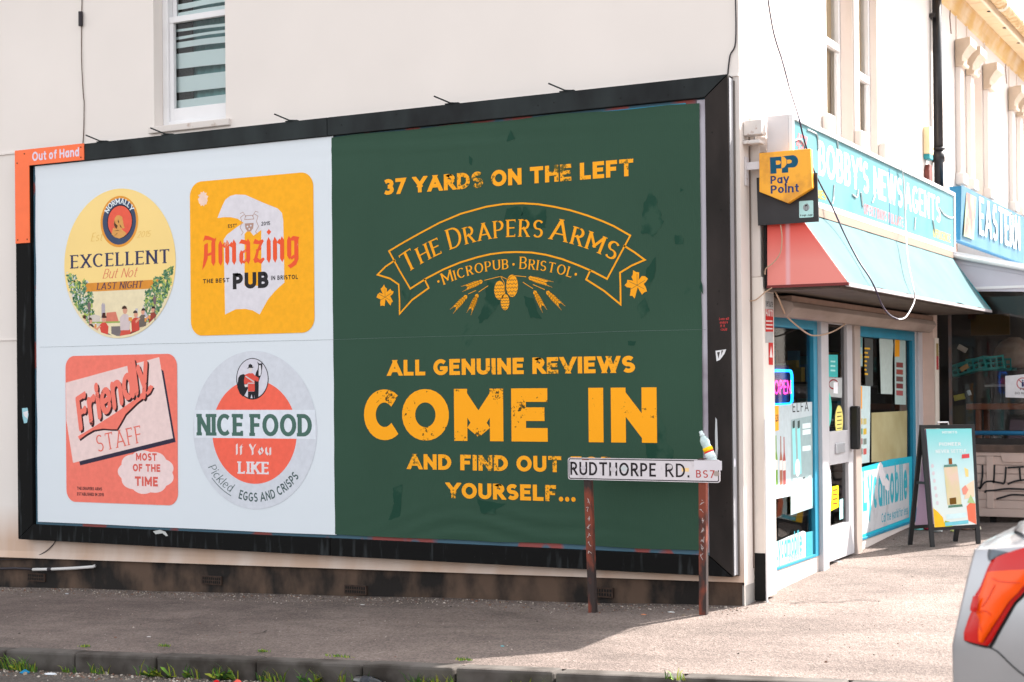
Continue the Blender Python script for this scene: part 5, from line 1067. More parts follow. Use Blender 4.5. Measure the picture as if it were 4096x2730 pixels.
words('plate_lettering', 'RUDTHORPE', xa+.018, xa+.018+(fy(2628, 1880, SY)[0]-fy(2285, 1880, SY)[0]), za+hh*.21, hh*.60, wsc, SP, 1, pn, t=.18, h=.15, track=.18)
words('plate_lettering', 'RD.', fy(2661, 1880, SY)[0], fy(2757, 1880, SY)[0], za+hh*.21, hh*.60, wsc, SP, 1, pn, t=.15, h=.13, track=.2)
words('plate_postcode', 'BS7', fy(2784, 1890, SY)[0], fy(2858, 1890, SY)[0], za+hh*.21, hh*.33, worn('worn_sign_red', (176, 60, 54), (206, 190, 190), 30, .36, .40), SP, 1, pn, t=.15, h=.12, track=.25)
for cx, cz, r1_, c in ((2333, 1872, .018, (190, 184, 190)), (2453, 1878, .022, (196, 190, 194)), (2496, 1875, .021, (190, 196, 198)), (2678, 1868, .017, (196, 190, 192)), (2865, 1896, .019, (160, 148, 142))):
    x, z = fy(cx, cz, SY); flat('old_sticker', [[(x+r1_*(1+.2*rnd.random())*math.cos(a*PI/6), z+r1_*(.8+.2*rnd.random())*math.sin(a*PI/6)) for a in range(12)]], ink(*c), SP, 2.2, pn)
x, z = fy(2738, 1880, SY); flat('yellow_stain', [rect(x-.02, x+.03, z-.012, z+.012)], mat('stain_yellow', (236, 200, 140), .6), SP, .5, pn)
flat('white_patch', [rect(fy(2757, 0, SY)[0], fy(2868, 0, SY)[0], za+hh*.55, zb_-.006)], mat('patch_white', (206, 202, 208), .5, var=.04), SP, 2, pn)
# plastic bottle behind the plate
bx, bz = fy(2843, 1832, SY+.03); tx_, tz = fy(2801, 1728, SY+.03)
bot = thing('plastic_bottle', 'empty clear plastic drinks bottle leaning behind the street name plate', 'bottle', (bx, SY+.04, bz-.03))
ax = Vector((tx_-bx, .0, tz-bz)); Lb = ax.length; ax.normalize(); B0 = Vector((bx, SY+.04, bz))-ax*.03; Lb += .03
pet = mat('clear_plastic', (176, 196, 196), .12, spec=.6)
pr_ = [(0, .029), (.02, .031), (.30, .031), (.42, .031), (.55, .028), (.62, .031), (.72, .030), (.80, .022), (.86, .014), (.92, .013)]
def lathe(nm, pr_, m, par, B0, ax, L_, n=16): return MB().tube([B0+ax*(t*L_) for t, r_ in pr_], [r_ for t, r_ in pr_], n).build(nm, m, par, True)
bb_ = lathe('bottle_body', pr_, pet, bot, B0, ax, Lb); lathe('bottle_label', [(.10, .0318), (.36, .0318)], ink(206, 222, 224), bot, B0, ax, Lb); lathe('label_band', [(.36, .0319), (.48, .0319)], ink(240, 200, 30), bot, B0, ax, Lb); lathe('label_band', [(.31, .0321), (.36, .0321)], ink(220, 60, 50), bot, B0, ax, Lb)
lathe('bottle_cap', [(.86, .016), (.92, .016), (.93, .012), (1.0, .013), (1.02, .010)], mat('cap_white', (200, 214, 216), .4), bot, B0, ax, Lb)
# cables on the walls
def cable(nm, pts, r, m, label, n=5, grp=None):
    o = MB().tube(smoothpts(pts, n), r, 6).build(nm, m, None, True); return props(o, label, 'cable', grp)
ckm = mat('cable_black', (40, 34, 40), .6); ctm = mat('cable_tan', (178, 150, 126), .7)
y_ = WY-.008
cb = thing('wall_cable', 'thin cable with black joint running down the wall left of the sash window', 'cable', (.5, WY, 3.2))
MB().tube(smoothpts([(.505, y_, 4.7), (.505, y_, 4.42), (.498, y_, 4.2), (.500, y_-.004, 3.9), (.512, y_, 3.62), (.520, y_, 3.55), (.512, y_, 3.3), (.50, y_, 3.19)], 4), .004, 5).build('cable_run', mat('cable_brown', (96, 78, 68), .7), cb, True)
MB().tube([(.500, y_-.012, 4.20), (.500, y_-.012, 4.32)], .018, 10).build('cable_joint', ckm, cb)
cable('wall_cable', [(6.285, y_, 4.6), (6.27, y_, 4.1), (6.285, y_-.01, 3.75), (6.28, y_, 3.42), (6.24, y_, 3.33), (6.22, y_+.004, 3.20)], .005, ckm, 'thin black cable down the wall corner to the billboard top')
cable('wall_cable', [fy3 for fy3 in [Vector((fy(a, b2, y_)[0], y_, fy(a, b2, y_)[1])) for a, b2 in ((224, 2160), (212, 2180), (185, 2205), (155, 2222), (120, 2234), (60, 2238), (-60, 2240))]], .004, ckm, 'thin dark cable from the lower left of billboard along the plinth')
cd_ = thing('white_conduit', 'short white plastic conduit with black cable on the plinth, lower left', 'conduit', (0, WY, -.4))
P_ = [Vector((fy(a, b2, WY-.03)[0], WY-.03, fy(a, b2, WY-.03)[1])) for a, b2 in ((132, 2279), (200, 2278), (290, 2274), (372, 2268), (380, 2263))]
MB().tube(P_, .013, 10).build('conduit_pipe', mat('conduit_white', (206, 204, 202), .5), cd_, True); MB().tube([Vector((fy(a, b2, WY-.03)[0], WY-.03, fy(a, b2, WY-.03)[1])) for a, b2 in ((-150, 2262), (0, 2276), (60, 2274), (110, 2276), (136, 2279))], .011, 8).build('black_cable', ckm, cd_, True)
MB().tube([P_[1]-Vector((.02, 0, 0)), P_[1]+Vector((.02, 0, 0))], .018, 10).build('pipe_clip', ckm, cd_)

# ================================================================ newsagent sign, awning
X1 = 6.60
fs = thing('newsagent_fascia_sign', 'long turquoise fascia sign reading BOBBY\'S NEWSAGENTS in peeling white letters', 'shop sign', (6.5, 2.8, 2.35))
tq = mat('sign_turquoise', (78, 130, 137), .6, spec=.1, rgb2=(94, 140, 146), scale=2.2, mask=(.35, .7))
s0, s1 = .28, 5.30; zt0, zb0 = 2.935, 2.365
MB().box(6.43, X1-.02, s0, s1, zb0, zt0).build('sign_box', mat('sign_box_white', (206, 202, 204), .6, var=.03), fs, bevel=.004)
MB().box(X1-.0195, X1-.004, s0+.03, s1-.03, zb0+.03, zt0-.03).build('sign_face', tq, fs)
MB().box(X1-.0195, X1+.01, s0, s1, zb0, zb0+.04).box(X1-.0195, X1+.01, s0, s1, zt0-.032, zt0).box(X1-.0195, X1+.01, s0, s0+.032, zb0+.04, zt0-.032).box(X1-.0195, X1+.01, s1-.032, s1, zb0+.04, zt0-.032).build('sign_trim', mat('trim_white', (222, 222, 224), .5), fs, bevel=.003)
FB = P_YZ(X1-.003); fxx = lambda px, py: fx(px, py, X1-.003)
wl = mat('peeling_white_letters', (206, 212, 214), .5)
def fit(s, P0, P1, z0, z1, m, lay=1, **k): words('sign_lettering', s, fxx(*P0)[0], fxx(*P1)[0], z0, z1-z0, m, FB, lay, fs, **k)
LW = dict(t=.24, h=.15, track=.10)
words('sign_lettering', "BOBBY'S", .89, 2.23, 2.60, .245, wl, FB, 1, fs, **LW)
words('sign_lettering', 'NEWS', 2.37, 3.30, 2.595, .245, wl, FB, 1, fs, **LW); words('sign_lettering', 'AGENTS', 3.37, 4.72, 2.595, .235, wl, FB, 1, fs, **LW)
wr = worn('worn_sign_red2', (214, 110, 116), (130, 196, 206), 30, .30, .36)
words('sign_lettering', '457', .40, .64, 2.72, .11, wr, FB, 1, fs, t=.2, h=.16); words('sign_lettering', 'OPEN 7 DAYS TILL LATE', 2.08, 3.31, 2.437, .08, wr, FB, 1, fs, t=.2, h=.16); words('sign_lettering', 'GROCERIES', .45, 1.07, 2.437, .06, ink(206, 176, 60), FB, 1, fs, t=.2, h=.16); words('sign_lettering', 'OFFLICENCE', 4.41, 5.12, 2.445, .078, ink(206, 180, 80), FB, 1, fs, t=.2, h=.16)
for P in ([(3168, 575), (3180, 562), (3200, 560), (3222, 590)], [(3228, 520), (3250, 530), (3268, 545), (3272, 600)], [(3335, 740), (3332, 790), (3328, 815)], [(3430, 760), (3425, 790), (3408, 778)], [(3755, 830), (3775, 858), (3800, 872), (3815, 870)], [(3345, 550), (3352, 600)], [(3500, 770), (3488, 812)], [(3442, 770), (3450, 830)], [(3730, 880), (3738, 930)], [(3660, 870), (3656, 920)]):
    pp_ = smoothpts([(X1+.001, *fxx(*q)) for q in P], 4); MB().tube([p+Vector((0, 0, 0)) for p in pp_], .006, 4).build('peeling_vinyl', wl, fs)
MB().box(X1-.003, X1-.001, fxx(3549, 0)[0], fxx(3552, 0)[0], zb0+.05, zt0-.06).build('panel_joint', mat('joint_blue', (30, 120, 160), .5), fs)
# awning
AX0, AX1 = 6.45, 6.965; ay0, ay1 = .30, 5.13; az0, az1 = 2.30, 1.80
aw = thing('shop_awning', 'faded pale blue shop awning with red end panel over the newsagent window', 'awning', (6.6, 2.7, 1.8))
clo = mat('awning_cloth', (82, 110, 115), .9, rgb2=(92, 119, 122), scale=2.2, bump=.001, spec=.1)
V = []; n = 40
for i in range(n+1):
    y = ay0+(ay1-ay0)*i/n
    for j in range(9):
        t_ = j/8; sag = .018*math.sin(t_*PI)*(1+.6*math.sin(y*3.1))+.010*math.sin((y+t_*.5)*7.0)*t_*(1 if 3 < y < 4.6 else .35); e0 = .0
        yy2 = y + (.0)*t_
        V.append((6.612+(AX1-6.612)*t_+sag*.3, yy2, az0+(az1-az0)*t_-sag+.006*mn.noise(Vector((y*3, t_*3, 2)))))
mesh('awning_cloth', V, [(i*9+j, i*9+j+1, (i+1)*9+j+1, (i+1)*9+j) for i in range(n) for j in range(8)], clo, aw, True)
def redpink():  # red at the top, pinker towards the bottom, with one pale upright stripe
    m = bpy.data.materials.new('red_pink_vinyl'); m.use_nodes = True; nt, N, L = chain(m); b = N['Principled BSDF']; b.inputs['Roughness'].default_value = .55
    g = N.new('ShaderNodeNewGeometry'); sx_ = N.new('ShaderNodeSeparateXYZ'); L.new(g.outputs['Position'], sx_.inputs[0])
    mr = N.new('ShaderNodeMapRange'); mr.inputs[1].default_value = 2.22; mr.inputs[2].default_value = 1.95; L.new(sx_.outputs['Z'], mr.inputs[0])
    mx = N.new('ShaderNodeMix'); mx.data_type = 'RGBA'; L.new(mr.outputs[0], mx.inputs[0]); mx.inputs[6].default_value = lin((214, 56, 38)); mx.inputs[7].default_value = lin((224, 132, 122))
    mr2 = N.new('ShaderNodeMapRange'); mr2.inputs[1].default_value = .022; mr2.inputs[2].default_value = .006; mr2.inputs[4].default_value = .5
    s_ = N.new('ShaderNodeMath'); s_.operation = 'SUBTRACT'; s_.inputs[1].default_value = 6.56; L.new(sx_.outputs['X'], s_.inputs[0]); a_ = N.new('ShaderNodeMath'); a_.operation = 'ABSOLUTE'; L.new(s_.outputs[0], a_.inputs[0]); L.new(a_.outputs[0], mr2.inputs[0])
    m2 = N.new('ShaderNodeMix'); m2.data_type = 'RGBA'; L.new(mr2.outputs[0], m2.inputs[0]); L.new(mx.outputs[2], m2.inputs[6]); m2.inputs[7].default_value = lin((216, 186, 196)); L.new(m2.outputs[2], b.inputs['Base Color'])
    return m
rv = redpink()
seamc = mat('awning_seam', (60, 84, 88), .8)
MB().prism([(6.42, ay0, 2.30), (6.612, ay0, 2.30), (AX1, ay0, 1.80), (6.415, ay0, 1.80)], (0, .006, 0)).build('end_panel', rv, aw)
MB().prism([(6.42, ay1, 2.30), (6.612, ay1, 2.30), (AX1, ay1, 1.80), (6.415, ay1, 1.80)], (0, .006, 0)).build('end_panel', mat('teal_end', (30, 140, 150), .6), aw)
MB().box(6.40, AX1+.004, ay0-.004, ay0+.014, 1.782, 1.800).build('end_rail', mat('dark_red', (110, 36, 34), .6), aw)
MB().box(AX1-.02, AX1+.006, ay0+.015, ay1, 1.775, 1.799).build('front_rail', mat('rail_grey', (176, 170, 172), .5, metal=.3), aw)
MB().box(6.398, 6.412, ay0-.01, ay0+.02, 1.78, 2.34).build('wall_bracket', dark, aw)
MB().box(6.30, AX1-.06, ay0+.03, ay1-.04, 1.765, 1.785).build('awning_underside', mat('underside_grey', (88, 78, 70), .8, var=.2), aw)
MB().box(6.60, 6.62, ay0, ay1, 2.30, 2.36).build('head_rail', mat('rail_brown', (140, 120, 104), .6), aw)
# shutter / light housing beneath
sh_ = thing('shutter_housing', 'long dusty grey roller shutter housing under the awning', 'shutter box', (6.4, 2.9, 1.7))
hm = mat('dusty_housing', (166, 150, 140), .7, rgb2=(132, 116, 106), scale=5, bump=.001, stretch=(1, .3, 1))
MB().prism([(6.31, .56, 1.745), (6.31, .56, 1.70), (6.36, .56, 1.60), (6.46, .56, 1.595), (6.52, .56, 1.66), (6.50, .56, 1.70)], (0, 4.30, 0)).build('housing_body', hm, sh_, bevel=.006)
MB().box(6.35, 6.49, .60, 4.86, 1.702, 1.745).build('housing_top', mat('housing_brown', (138, 112, 98), .7, var=.15), sh_, bevel=.004)
# PayPoint projecting sign
pp_ = thing('projecting_shop_sign', 'yellow shield shaped PayPoint sign on black board projecting from the wall corner', 'projecting sign', (6.6, .2, 2.2))
ypm = mat('sign_amber', (240, 168, 40), .45, rgb2=(150, 92, 40), scale=6, mask=(.52, .82), detail=8)
c5 = [fy(*q, .2) for q in ((3036, 613), (3241, 595), (3249, 752), (3151, 814), (3037, 768))]
yp = MB().prism([(a, .245, b2) for a, b2 in c5], (0, -.045, 0)).build('amber_shield', [ypm], pp_, bevel=.004)
c6 = [fy(*q, .25) for q in ((3026, 712), (3268, 692), (3275, 887), (3032, 903))]
bd = MB().prism([(a, .262, b2) for a, b2 in c6], (0, -.012, 0)).build('black_board', mat('board_black', (44, 42, 44), .6, var=.2, scale=9), pp_)
PB = P_XZ(.1995); dbl = ink(30, 84, 110); fq = lambda a, b2: fy(a, b2, .1995)
sq = lambda P: [fq(3000+a*.3317, 420+b2*.3317) for a, b2 in P]
flat('printed_monogram', [(sq([(240, 634), (378, 624), (378, 768), (318, 770), (320, 828), (247, 833)]), 0), (sq([(378, 622)]+[(515+66*math.cos(R(a)), 682+74*math.sin(R(a))) for a in range(-90, 91, 15)]+[(460, 758), (462, 816), (385, 822), (385, 768)]), 1)], dbl, PB, 1, pp_)
flat('printed_monogram_gap', [(sq([(312, 674), (352, 672), (368, 682), (372, 700), (362, 716), (346, 722), (314, 724)]), 0), (sq([(378, 622), (412, 626), (440, 660), (440, 720), (412, 756), (384, 766)]), 1), (sq([(446, 665), (480, 660), (504, 672), (502, 698), (478, 708), (448, 712)]), 2)], ypm, PB, 3, pp_)
z1_, z2_ = sq([(0, 948)])[0][1], sq([(0, 1068)])[0][1]
k1 = dict(t=.2, h=.16, track=.12)
words('sign_lettering', 'Pay', *[q[0] for q in sq([(248, 900), (470, 900)])], z=sq([(300, 951)])[0][1], hgt=.052, m=ink(44, 66, 110), basis=PB, lay=1, parent=pp_, **k1)
words('sign_lettering', 'Point', *[q[0] for q in sq([(250, 1000), (592, 1000)])], z=sq([(400, 1062)])[0][1], hgt=.054, m=ink(44, 66, 110), basis=PB, lay=1, parent=pp_, **k1)
TB = P_XZ(.2495); fr_ = lambda P: [fy(3000+a*.3317, 420+b2*.3317, .2495) for a, b2 in P]
q4 = fr_([(594, 1365), (765, 1358), (757, 1152), (592, 1160)]); x0_, x1_ = q4[0][0], q4[1][0]; z0_, z1_ = q4[0][1], q4[2][1]
flat('topup_sticker', [rrect(x0_, x1_, z0_, z1_, .006, 3)], ink(176, 214, 212), TB, 1, pp_); cxm = (x0_+x1_)/2; czm = z0_+(z1_-z0_)*.6
flat('topup_disc', [ell(cxm, czm, .022, .024, 20)], ink(150, 156, 158), TB, 2, pp_); flat('topup_phone', [rrect(cxm-.008, cxm+.008, czm-.022, czm+.018, .003, 2), rect(cxm+.005, cxm+.008, czm+.01, czm+.027)], bk, TB, 3, pp_); flat('topup_arrow', [[(cxm-.006, czm-.018), (cxm+.006, czm-.018), (cxm+.006, czm+.004), (cxm, czm+.012), (cxm-.006, czm+.004)]], ink(150, 156, 158), TB, 4, pp_)
words('topup_lettering', 'top-up', x0_+.006, x1_-.006, z0_+.010, .013, bk, TB, 2, pp_, t=.2, h=.16)
MB().box(6.305, 6.44, .212, .232, 2.575, 2.625).box(6.302, 6.31, .19, .255, 2.47, 2.66).build('wall_bracket', mat('bracket_white', (206, 202, 204), .5, rgb2=(150, 100, 70), scale=30, mask=(.62, .7)), pp_)
# remains of an old fitting above
of = MB().box(6.302, 6.43, .17, .26, 2.80, 2.90).box(6.302, 6.42, .16, .27, 2.74, 2.765).build('old_fixing', mat('old_fixing', (206, 200, 196), .7, rgb2=(150, 110, 90), scale=20, mask=(.6, .7)), None, bevel=.006); props(of, 'lump of overpainted old fixing above the yellow projecting sign', 'fixing')
# alarm boxes
a1 = thing('alarm_box', 'cream burglar alarm box with teal base by the black downpipe', 'alarm box', (6.33, 5.4, 3.3))
MB().box(6.303, 6.365, 5.34, 5.50, 3.335, 3.60).build('alarm_cover', mat('alarm_cream', (226, 202, 160), .5), a1, bevel=.008); MB().box(6.303, 6.362, 5.345, 5.495, 3.285, 3.333).build('alarm_base', mat('alarm_teal', (30, 130, 138), .5), a1, bevel=.006)
a2 = MB().prism([(6.303, 5.36, 3.03), (6.303, 5.52, 3.03), (6.303, 5.52, 3.17), (6.303, 5.48, 3.24), (6.303, 5.40, 3.24), (6.303, 5.36, 3.18)], (.05, 0, 0)).build('old_bell_box', mat('bell_brown', (104, 48, 38), .6, var=.2), None, bevel=.01); props(a2, 'small dark brown bell box under the cream alarm box', 'bell box')
# hanging cables in front of the sign
def P3(L_): return [Vector((X_, *fx(a, b2, X_))) for a, b2, X_ in L_]
cable('hanging_cable', P3([(3068, -30, 6.34), (3078, 40, 6.34), (3092, 120, 6.34), (3108, 180, 6.35), (3125, 230, 6.36), (3134, 262, 6.38), (3155, 340, 6.42), (3175, 405, 6.5), (3194, 465, 6.62), (3210, 535, 6.64), (3228, 600, 6.64), (3250, 670, 6.64), (3285, 745, 6.64), (3330, 830, 6.66), (3375, 930, 6.72), (3432, 1040, 6.84), (3478, 1110, 6.95), (3505, 1165, 6.99), (3530, 1225, 6.98), (3560, 1262, 6.98), (3592, 1278, 6.98)]), .006, mat('cable_purple', (46, 30, 56), .5), 'long black cable hanging from the facade across the awning')
cable('hanging_cable', P3([(3592, 1278, 6.98), (3620, 1272, 6.98), (3645, 1235, 6.98), (3658, 1200, 6.98), (3655, 1160, 6.98), (3640, 1090, 6.90), (3628, 1010, 6.78), (3622, 900, 6.66), (3618, 800, 6.63), (3612, 700, 6.62), (3600, 662, 6.61), (3590, 655, 6.5)]), .006, mat('cable_white', (196, 192, 192), .5), 'white and grey cable looping up over the sign face')
cable('drooping_cable', P3([(3088, 1150, 6.40), (3095, 1160, 6.42), (3112, 1190, 6.45), (3135, 1245, 6.45), (3150, 1270, 6.45), (3195, 1310, 6.45), (3235, 1338, 6.45), (3262, 1343, 6.45), (3300, 1338, 6.45), (3345, 1320, 6.45), (3400, 1283, 6.42)]), .006, ctm, 'tan cable drooping across the shop door under the awning')
cable('drooping_cable', [Vector((fy(a, b2, .27)[0], .27, fy(a, b2, .27)[1])) for a, b2 in ((2935, 1205), (2975, 1206), (3015, 1203), (3035, 1192), (3060, 1170), (3088, 1152))], .004, ctm, 'tan cable from the pilaster top across to billboard edge')
cable('drooping_cable', [Vector((fy(a, b2, .26)[0], .26, fy(a, b2, .26)[1])) for a, b2 in ((3122, 900), (3128, 950), (3122, 1010), (3095, 1050), (3064, 1075), (3060, 1100))], .004, ctm, 'short grey cable hanging below the black board of projecting sign')
cable('drooping_cable', [Vector((fy(a, b2, .26)[0], .26, fy(a, b2, .26)[1])) for a, b2 in ((3012, 520), (3018, 545), (3012, 570), (3020, 575), (3018, 530))], .004, mat('cable_white', (196, 192, 192), .5), 'little loop of white cable above the projecting sign bracket')
# ================================================================ the shop next door
es = thing('eastern_fascia_sign', 'blue fascia sign reading EASTERN in big white letters with a picture panel, tilted forward', 'shop sign', (6.6, 7, 2.5))
XE = 6.62; bl2 = mat('eastern_blue', (80, 116, 134), .6, spec=.1, rgb2=(64, 104, 126), scale=3); ble = mat('eastern_end_blue', (20, 110, 150), .5)
ya_ = fx(3848, 850, XE)[0]; zt_, zb_2 = fx(3848, 745, XE)[1], fx(3843, 957, XE)[1]
MB().prism([(6.50, ya_, zt_), (XE-.004, ya_, zt_), (XE-.02, ya_, zb_2), (6.50, ya_, zb_2)], (0, 8, 0)).build('sign_box', ble, es)
mesh('sign_face', [(XE, ya_-.01, zt_+.01), (XE, ya_+8, zt_+.01), (XE-.016, ya_+8, zb_2-.01), (XE-.016, ya_-.01, zb_2-.01)], [(3, 2, 1, 0)], bl2, es)
EB = P_YZ(XE+.002); ex = lambda px, py: fx(px, py, XE+.002)
P_ = [ex(3866, 1085), ex(3893, 1095), ex(3904, 790), ex(3872, 775)]
P_ = [ex(3855, 945), ex(3895, 960), ex(3905, 790), ex(3866, 770)]
flat('picture_panel', [P_], mat('fruit_picture', (120, 136, 96), .5, rgb2=(140, 62, 56), scale=6, mask=(.45, .58)), EB, 1, es)
words('sign_lettering', 'EASTERN', 6.37, 8.68, 2.625, .385, wl, EB, 2, es, t=.2, h=.13, track=.14)
words('sign_lettering', 'FOODS', ex(4110, 960)[0], ex(4110, 960)[0]+2.6, zb_2+.09, .33, wl, EB, 2, es, t=.25, h=.15, track=.12) if 0 else None
MB().box(6.31, 6.5, 5.5, 5.9, 2.42, 2.50).build('sign_bracket', mat('old_wood', (150, 112, 88), .8), es)
# lean-to shelter in front of it
ln = thing('shop_lean_to', 'glazed lean-to with pale grey sloping boards fronting the neighbouring shop', 'lean-to', (7.2, 5.3, -.2))
lg = mat('lean_to_board', (196, 192, 204), .5, var=.02); lw2 = mat('lean_to_white', (226, 224, 228), .45)
LY = 5.2
def ltop(x): return fy(3835, 1022, LY)[1] - .228*(x-fy(3835, 1022, LY)[0])
X0, X9 = 6.44, 8.1
MB().prism([(X0, LY, ltop(X0)+.03), (X9, LY, ltop(X9)+.03), (X9, LY, ltop(X9)-.012), (X0, LY, ltop(X0)-.012)], (0, 6, 0)).build('roof_sheet', lw2, ln)
MB().prism([(X0, LY+.02, ltop(X0)-.013), (X9, LY+.02, ltop(X9)-.013), (X9, LY+.02, ltop(X9)-.07), (X0, LY+.02, ltop(X0)-.08)], (0, .03, 0)).build('verge_board', lg, ln)
b = MB(); V = [(X_, Y_, ltop(X_)-.04+.035*math.cos(a)-.0) for X_ in (X0, X9) for Y_, a in ((LY, 0),)]
MB().tube([(X0, LY-.02, ltop(X0)-.018), (X9, LY-.02, ltop(X9)-.018)], .022, 8).build('verge_trim', lw2, ln, True)
zb3 = fy(3980, 1158, LY)[1]
MB().prism([(X0, LY+.03, ltop(X0)-.081), (X9, LY+.03, ltop(X9)-.071), (X9, LY+.03, 1.93), (X0, LY+.03, zb3+.005)], (0, .04, 0)).build('fascia_panel', lg, ln)
MB().box(X0, X9, LY+.015, LY+.029, zb3+.005, zb3+.03).build('panel_bead', lw2, ln)
# posts, glass, sill
dk = mat('dark_bronze', (46, 40, 38), .5, var=.2); 
px0 = fy(3757, 1400, LY)[0]; px1 = fy(3790, 1400, LY)[0]; px2 = fy(3801, 1400, LY)[0]
MB().box(6.30, 6.44, 5.10, 5.24, -.3, 2.30).build('stone_pier', mat('pier_paint', (204, 178, 164), .8, var=.05), ln, bevel=.01)
MB().box(6.441, 6.452, 5.10, 5.24, -.25, 1.55).build('pier_facing', mat('cream_facing', (222, 210, 196), .8), ln)
flat('alarm_notice', [rect(5.13, 5.22, 1.25, 1.50)], ink(170, 60, 60), P_YZ(6.4525), 1, ln); flat('notice_band', [rect(5.13, 5.22, 1.38, 1.50)], ink(150, 130, 80), P_YZ(6.4525), 2, ln)
MB().box(px1, px2, LY+.04, LY+.08, -.2, 1.95).build('end_post', mat('worn_post', (96, 72, 62), .6, rgb2=(70, 72, 76), scale=10), ln)
MB().box(px2-.002, 8.0, LY+.04, LY+.09, .52, .60).build('glass_sill', dk, ln)
lgm = glassmat('lean_to_glass', refl=.9, trans=.8)
mesh('pane', [(px2, LY+.06, .6), (8.0, LY+.06, .6), (8.0, LY+.06, 1.93), (px2, LY+.06, 1.93)], [(0, 1, 2, 3)], lgm, ln)
mesh('pane', [(7.99, LY+.06, .6), (7.99, 11, .6), (7.99, 11, 1.93), (7.99, LY+.06, 1.93)], [(0, 1, 2, 3)], lgm, ln)
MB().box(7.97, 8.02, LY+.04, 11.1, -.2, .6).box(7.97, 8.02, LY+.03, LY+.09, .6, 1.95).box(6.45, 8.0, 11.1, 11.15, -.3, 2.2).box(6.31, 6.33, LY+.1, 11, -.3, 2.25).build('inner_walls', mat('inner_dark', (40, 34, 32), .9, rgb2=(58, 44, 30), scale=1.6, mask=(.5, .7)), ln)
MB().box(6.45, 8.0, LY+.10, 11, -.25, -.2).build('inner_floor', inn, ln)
flat('prohibition_notice', [[fy(a, b2, LY+.055) for a, b2 in ((4022, 1590), (4120, 1594), (4120, 1496), (4021, 1505))]], ink(206, 206, 210), P_XZ(LY+.055), 1, ln)
NB = P_XZ(LY+.054); nq = lambda a, b2: fy(a, b2, LY+.054)
cxx, czz = nq(4091, 1535); flat('prohibition_ring', line2(ell(cxx, czz, .052, .052, 24)+ell(cxx, czz, .052, .052, 24)[:2], .008)+line2([(cxx-.036, czz+.036), (cxx+.036, czz-.036)], .008), ink(176, 60, 70), NB, 2, ln)
flat('printed_person', [rect(cxx-.010, cxx+.010, czz-.03, czz+.015), ell(cxx, czz+.026, .008, .008, 10)], ink(50, 54, 90), NB, 3, ln)
words('notice_lettering', 'PLEASE', nq(4062, 0)[0], nq(4062, 0)[0]+.155, nq(4070, 1562)[1], .024, ink(60, 60, 66), NB, 2, ln, t=.16); words('notice_lettering', 'DO NOT LEAN', nq(4042, 0)[0], nq(4042, 0)[0]+.21, nq(4070, 1578)[1], .022, ink(60, 60, 66), NB, 2, ln, t=.16)
MB().tube([(px2-.02, LY-.02, fy(3950, 1733, LY-.02)[1]), (8.05, LY-.02, fy(3950, 1733, LY-.02)[1])], .021, 10).build('blue_rail', mat('rail_blue', (28, 100, 140), .45), ln, True)
# goods behind that glass
def thg(o, l, c, g=None): return props(o, l, c, g)
tb = thing('wooden_table', 'brown wooden trestle inside the neighbouring shop window', 'table', (7.2, 5.8, .2))
wd_ = mat('table_wood', (150, 84, 56), .6, var=.15, scale=12); 
x0_, z0_ = fy(3868, 1616, 5.8); _, z1_ = fy(3868, 1640, 5.8); xl0, xl1 = fy(3885, 0, 5.8)[0], fy(3905, 0, 5.8)[0]
MB().box(x0_, 7.9, 5.75, 6.25, z1_+.003, z0_).build('table_top', wd_, tb, bevel=.004)
for xx in (xl0, 7.8):
    for yy_ in (5.78, 6.18): MB().box(xx, xx+(xl1-xl0), yy_, yy_+.05, -.2, z1_).build('leg', wd_, tb)
def crate(px, py, w_, h_, d_, Y, m, lab, tilt=0., grp=None):
    x, z = fy(px, py, Y); o = thing('plastic_crate', lab, 'crate', (x, Y, z), grp)
    b = MB(); n = 6
    M_ = Matrix.Translation((x, Y, z)) @ Matrix.Rotation(R(tilt), 4, 'Y')
    for y_2 in (0, d_-.012):
        b.box(0, w_, y_2, y_2+.012, 0, .02, 0, M_).box(0, w_, y_2, y_2+.012, h_-.02, h_, 0, M_).box(0, w_, y_2, y_2+.012, h_*.45, h_*.55, 0, M_)
        for i in range(n+1): b.box(i*(w_-.012)/n, i*(w_-.012)/n+.012, y_2+.001, y_2+.011, .02, h_-.02, 0, M_)
    for x_2 in (0, w_-.012): b.box(x_2, x_2+.012, .012, d_-.012, 0, h_, 0, M_)
    b.box(.012, w_-.012, .012, d_-.012, 0, .008, 0, M_)
    b.build('crate_body', m, o); return o
tcm = mat('crate_teal', (50, 150, 146), .5, var=.15, scale=12)
crate(3812, 1510, .34, .12, .3, 5.9, tcm, 'teal slatted plastic crate, lowest and furthest left behind the dark glass', -16)
crate(3868, 1490, .36, .13, .3, 5.95, mat('crate_teal2', (70, 168, 160), .5, var=.2), 'teal slatted plastic crate, middle one behind the dark glass', -6)
crate(3920, 1484, .30, .12, .3, 6.0, mat('crate_teal3', (28, 120, 118), .5, var=.2), 'darker teal plastic crate beside the brown sack', 0)
x, z = fy(3985, 1480, 6.05); sk = MB(); V = []; n = 14
for j in range(7):
    t_ = j/6; r_0 = (.17, .185, .19, .185, .17, .13, .05)[j]
    for i in range(n): a = 2*PI*i/n; V.append((x+.13+r_0*math.cos(a)*(1+.08*math.sin(3*a+j))+t_*.03, 6.15+r_0*.8*math.sin(a), z+.02+t_*.30))
sk.add(V, [(j*n+i, j*n+(i+1) % n, (j+1)*n+(i+1) % n, (j+1)*n+i) for j in range(6) for i in range(n)]+[tuple(range(n-1, -1, -1)), tuple(6*n+i for i in range(n))])
props(sk.build('brown_sack', mat('sack_brown', (122, 98, 86), .9, rgb2=(150, 126, 110), scale=9, bump=.003), None, True), 'bulging brown sack on the shelf behind the dark shop glass', 'sack')
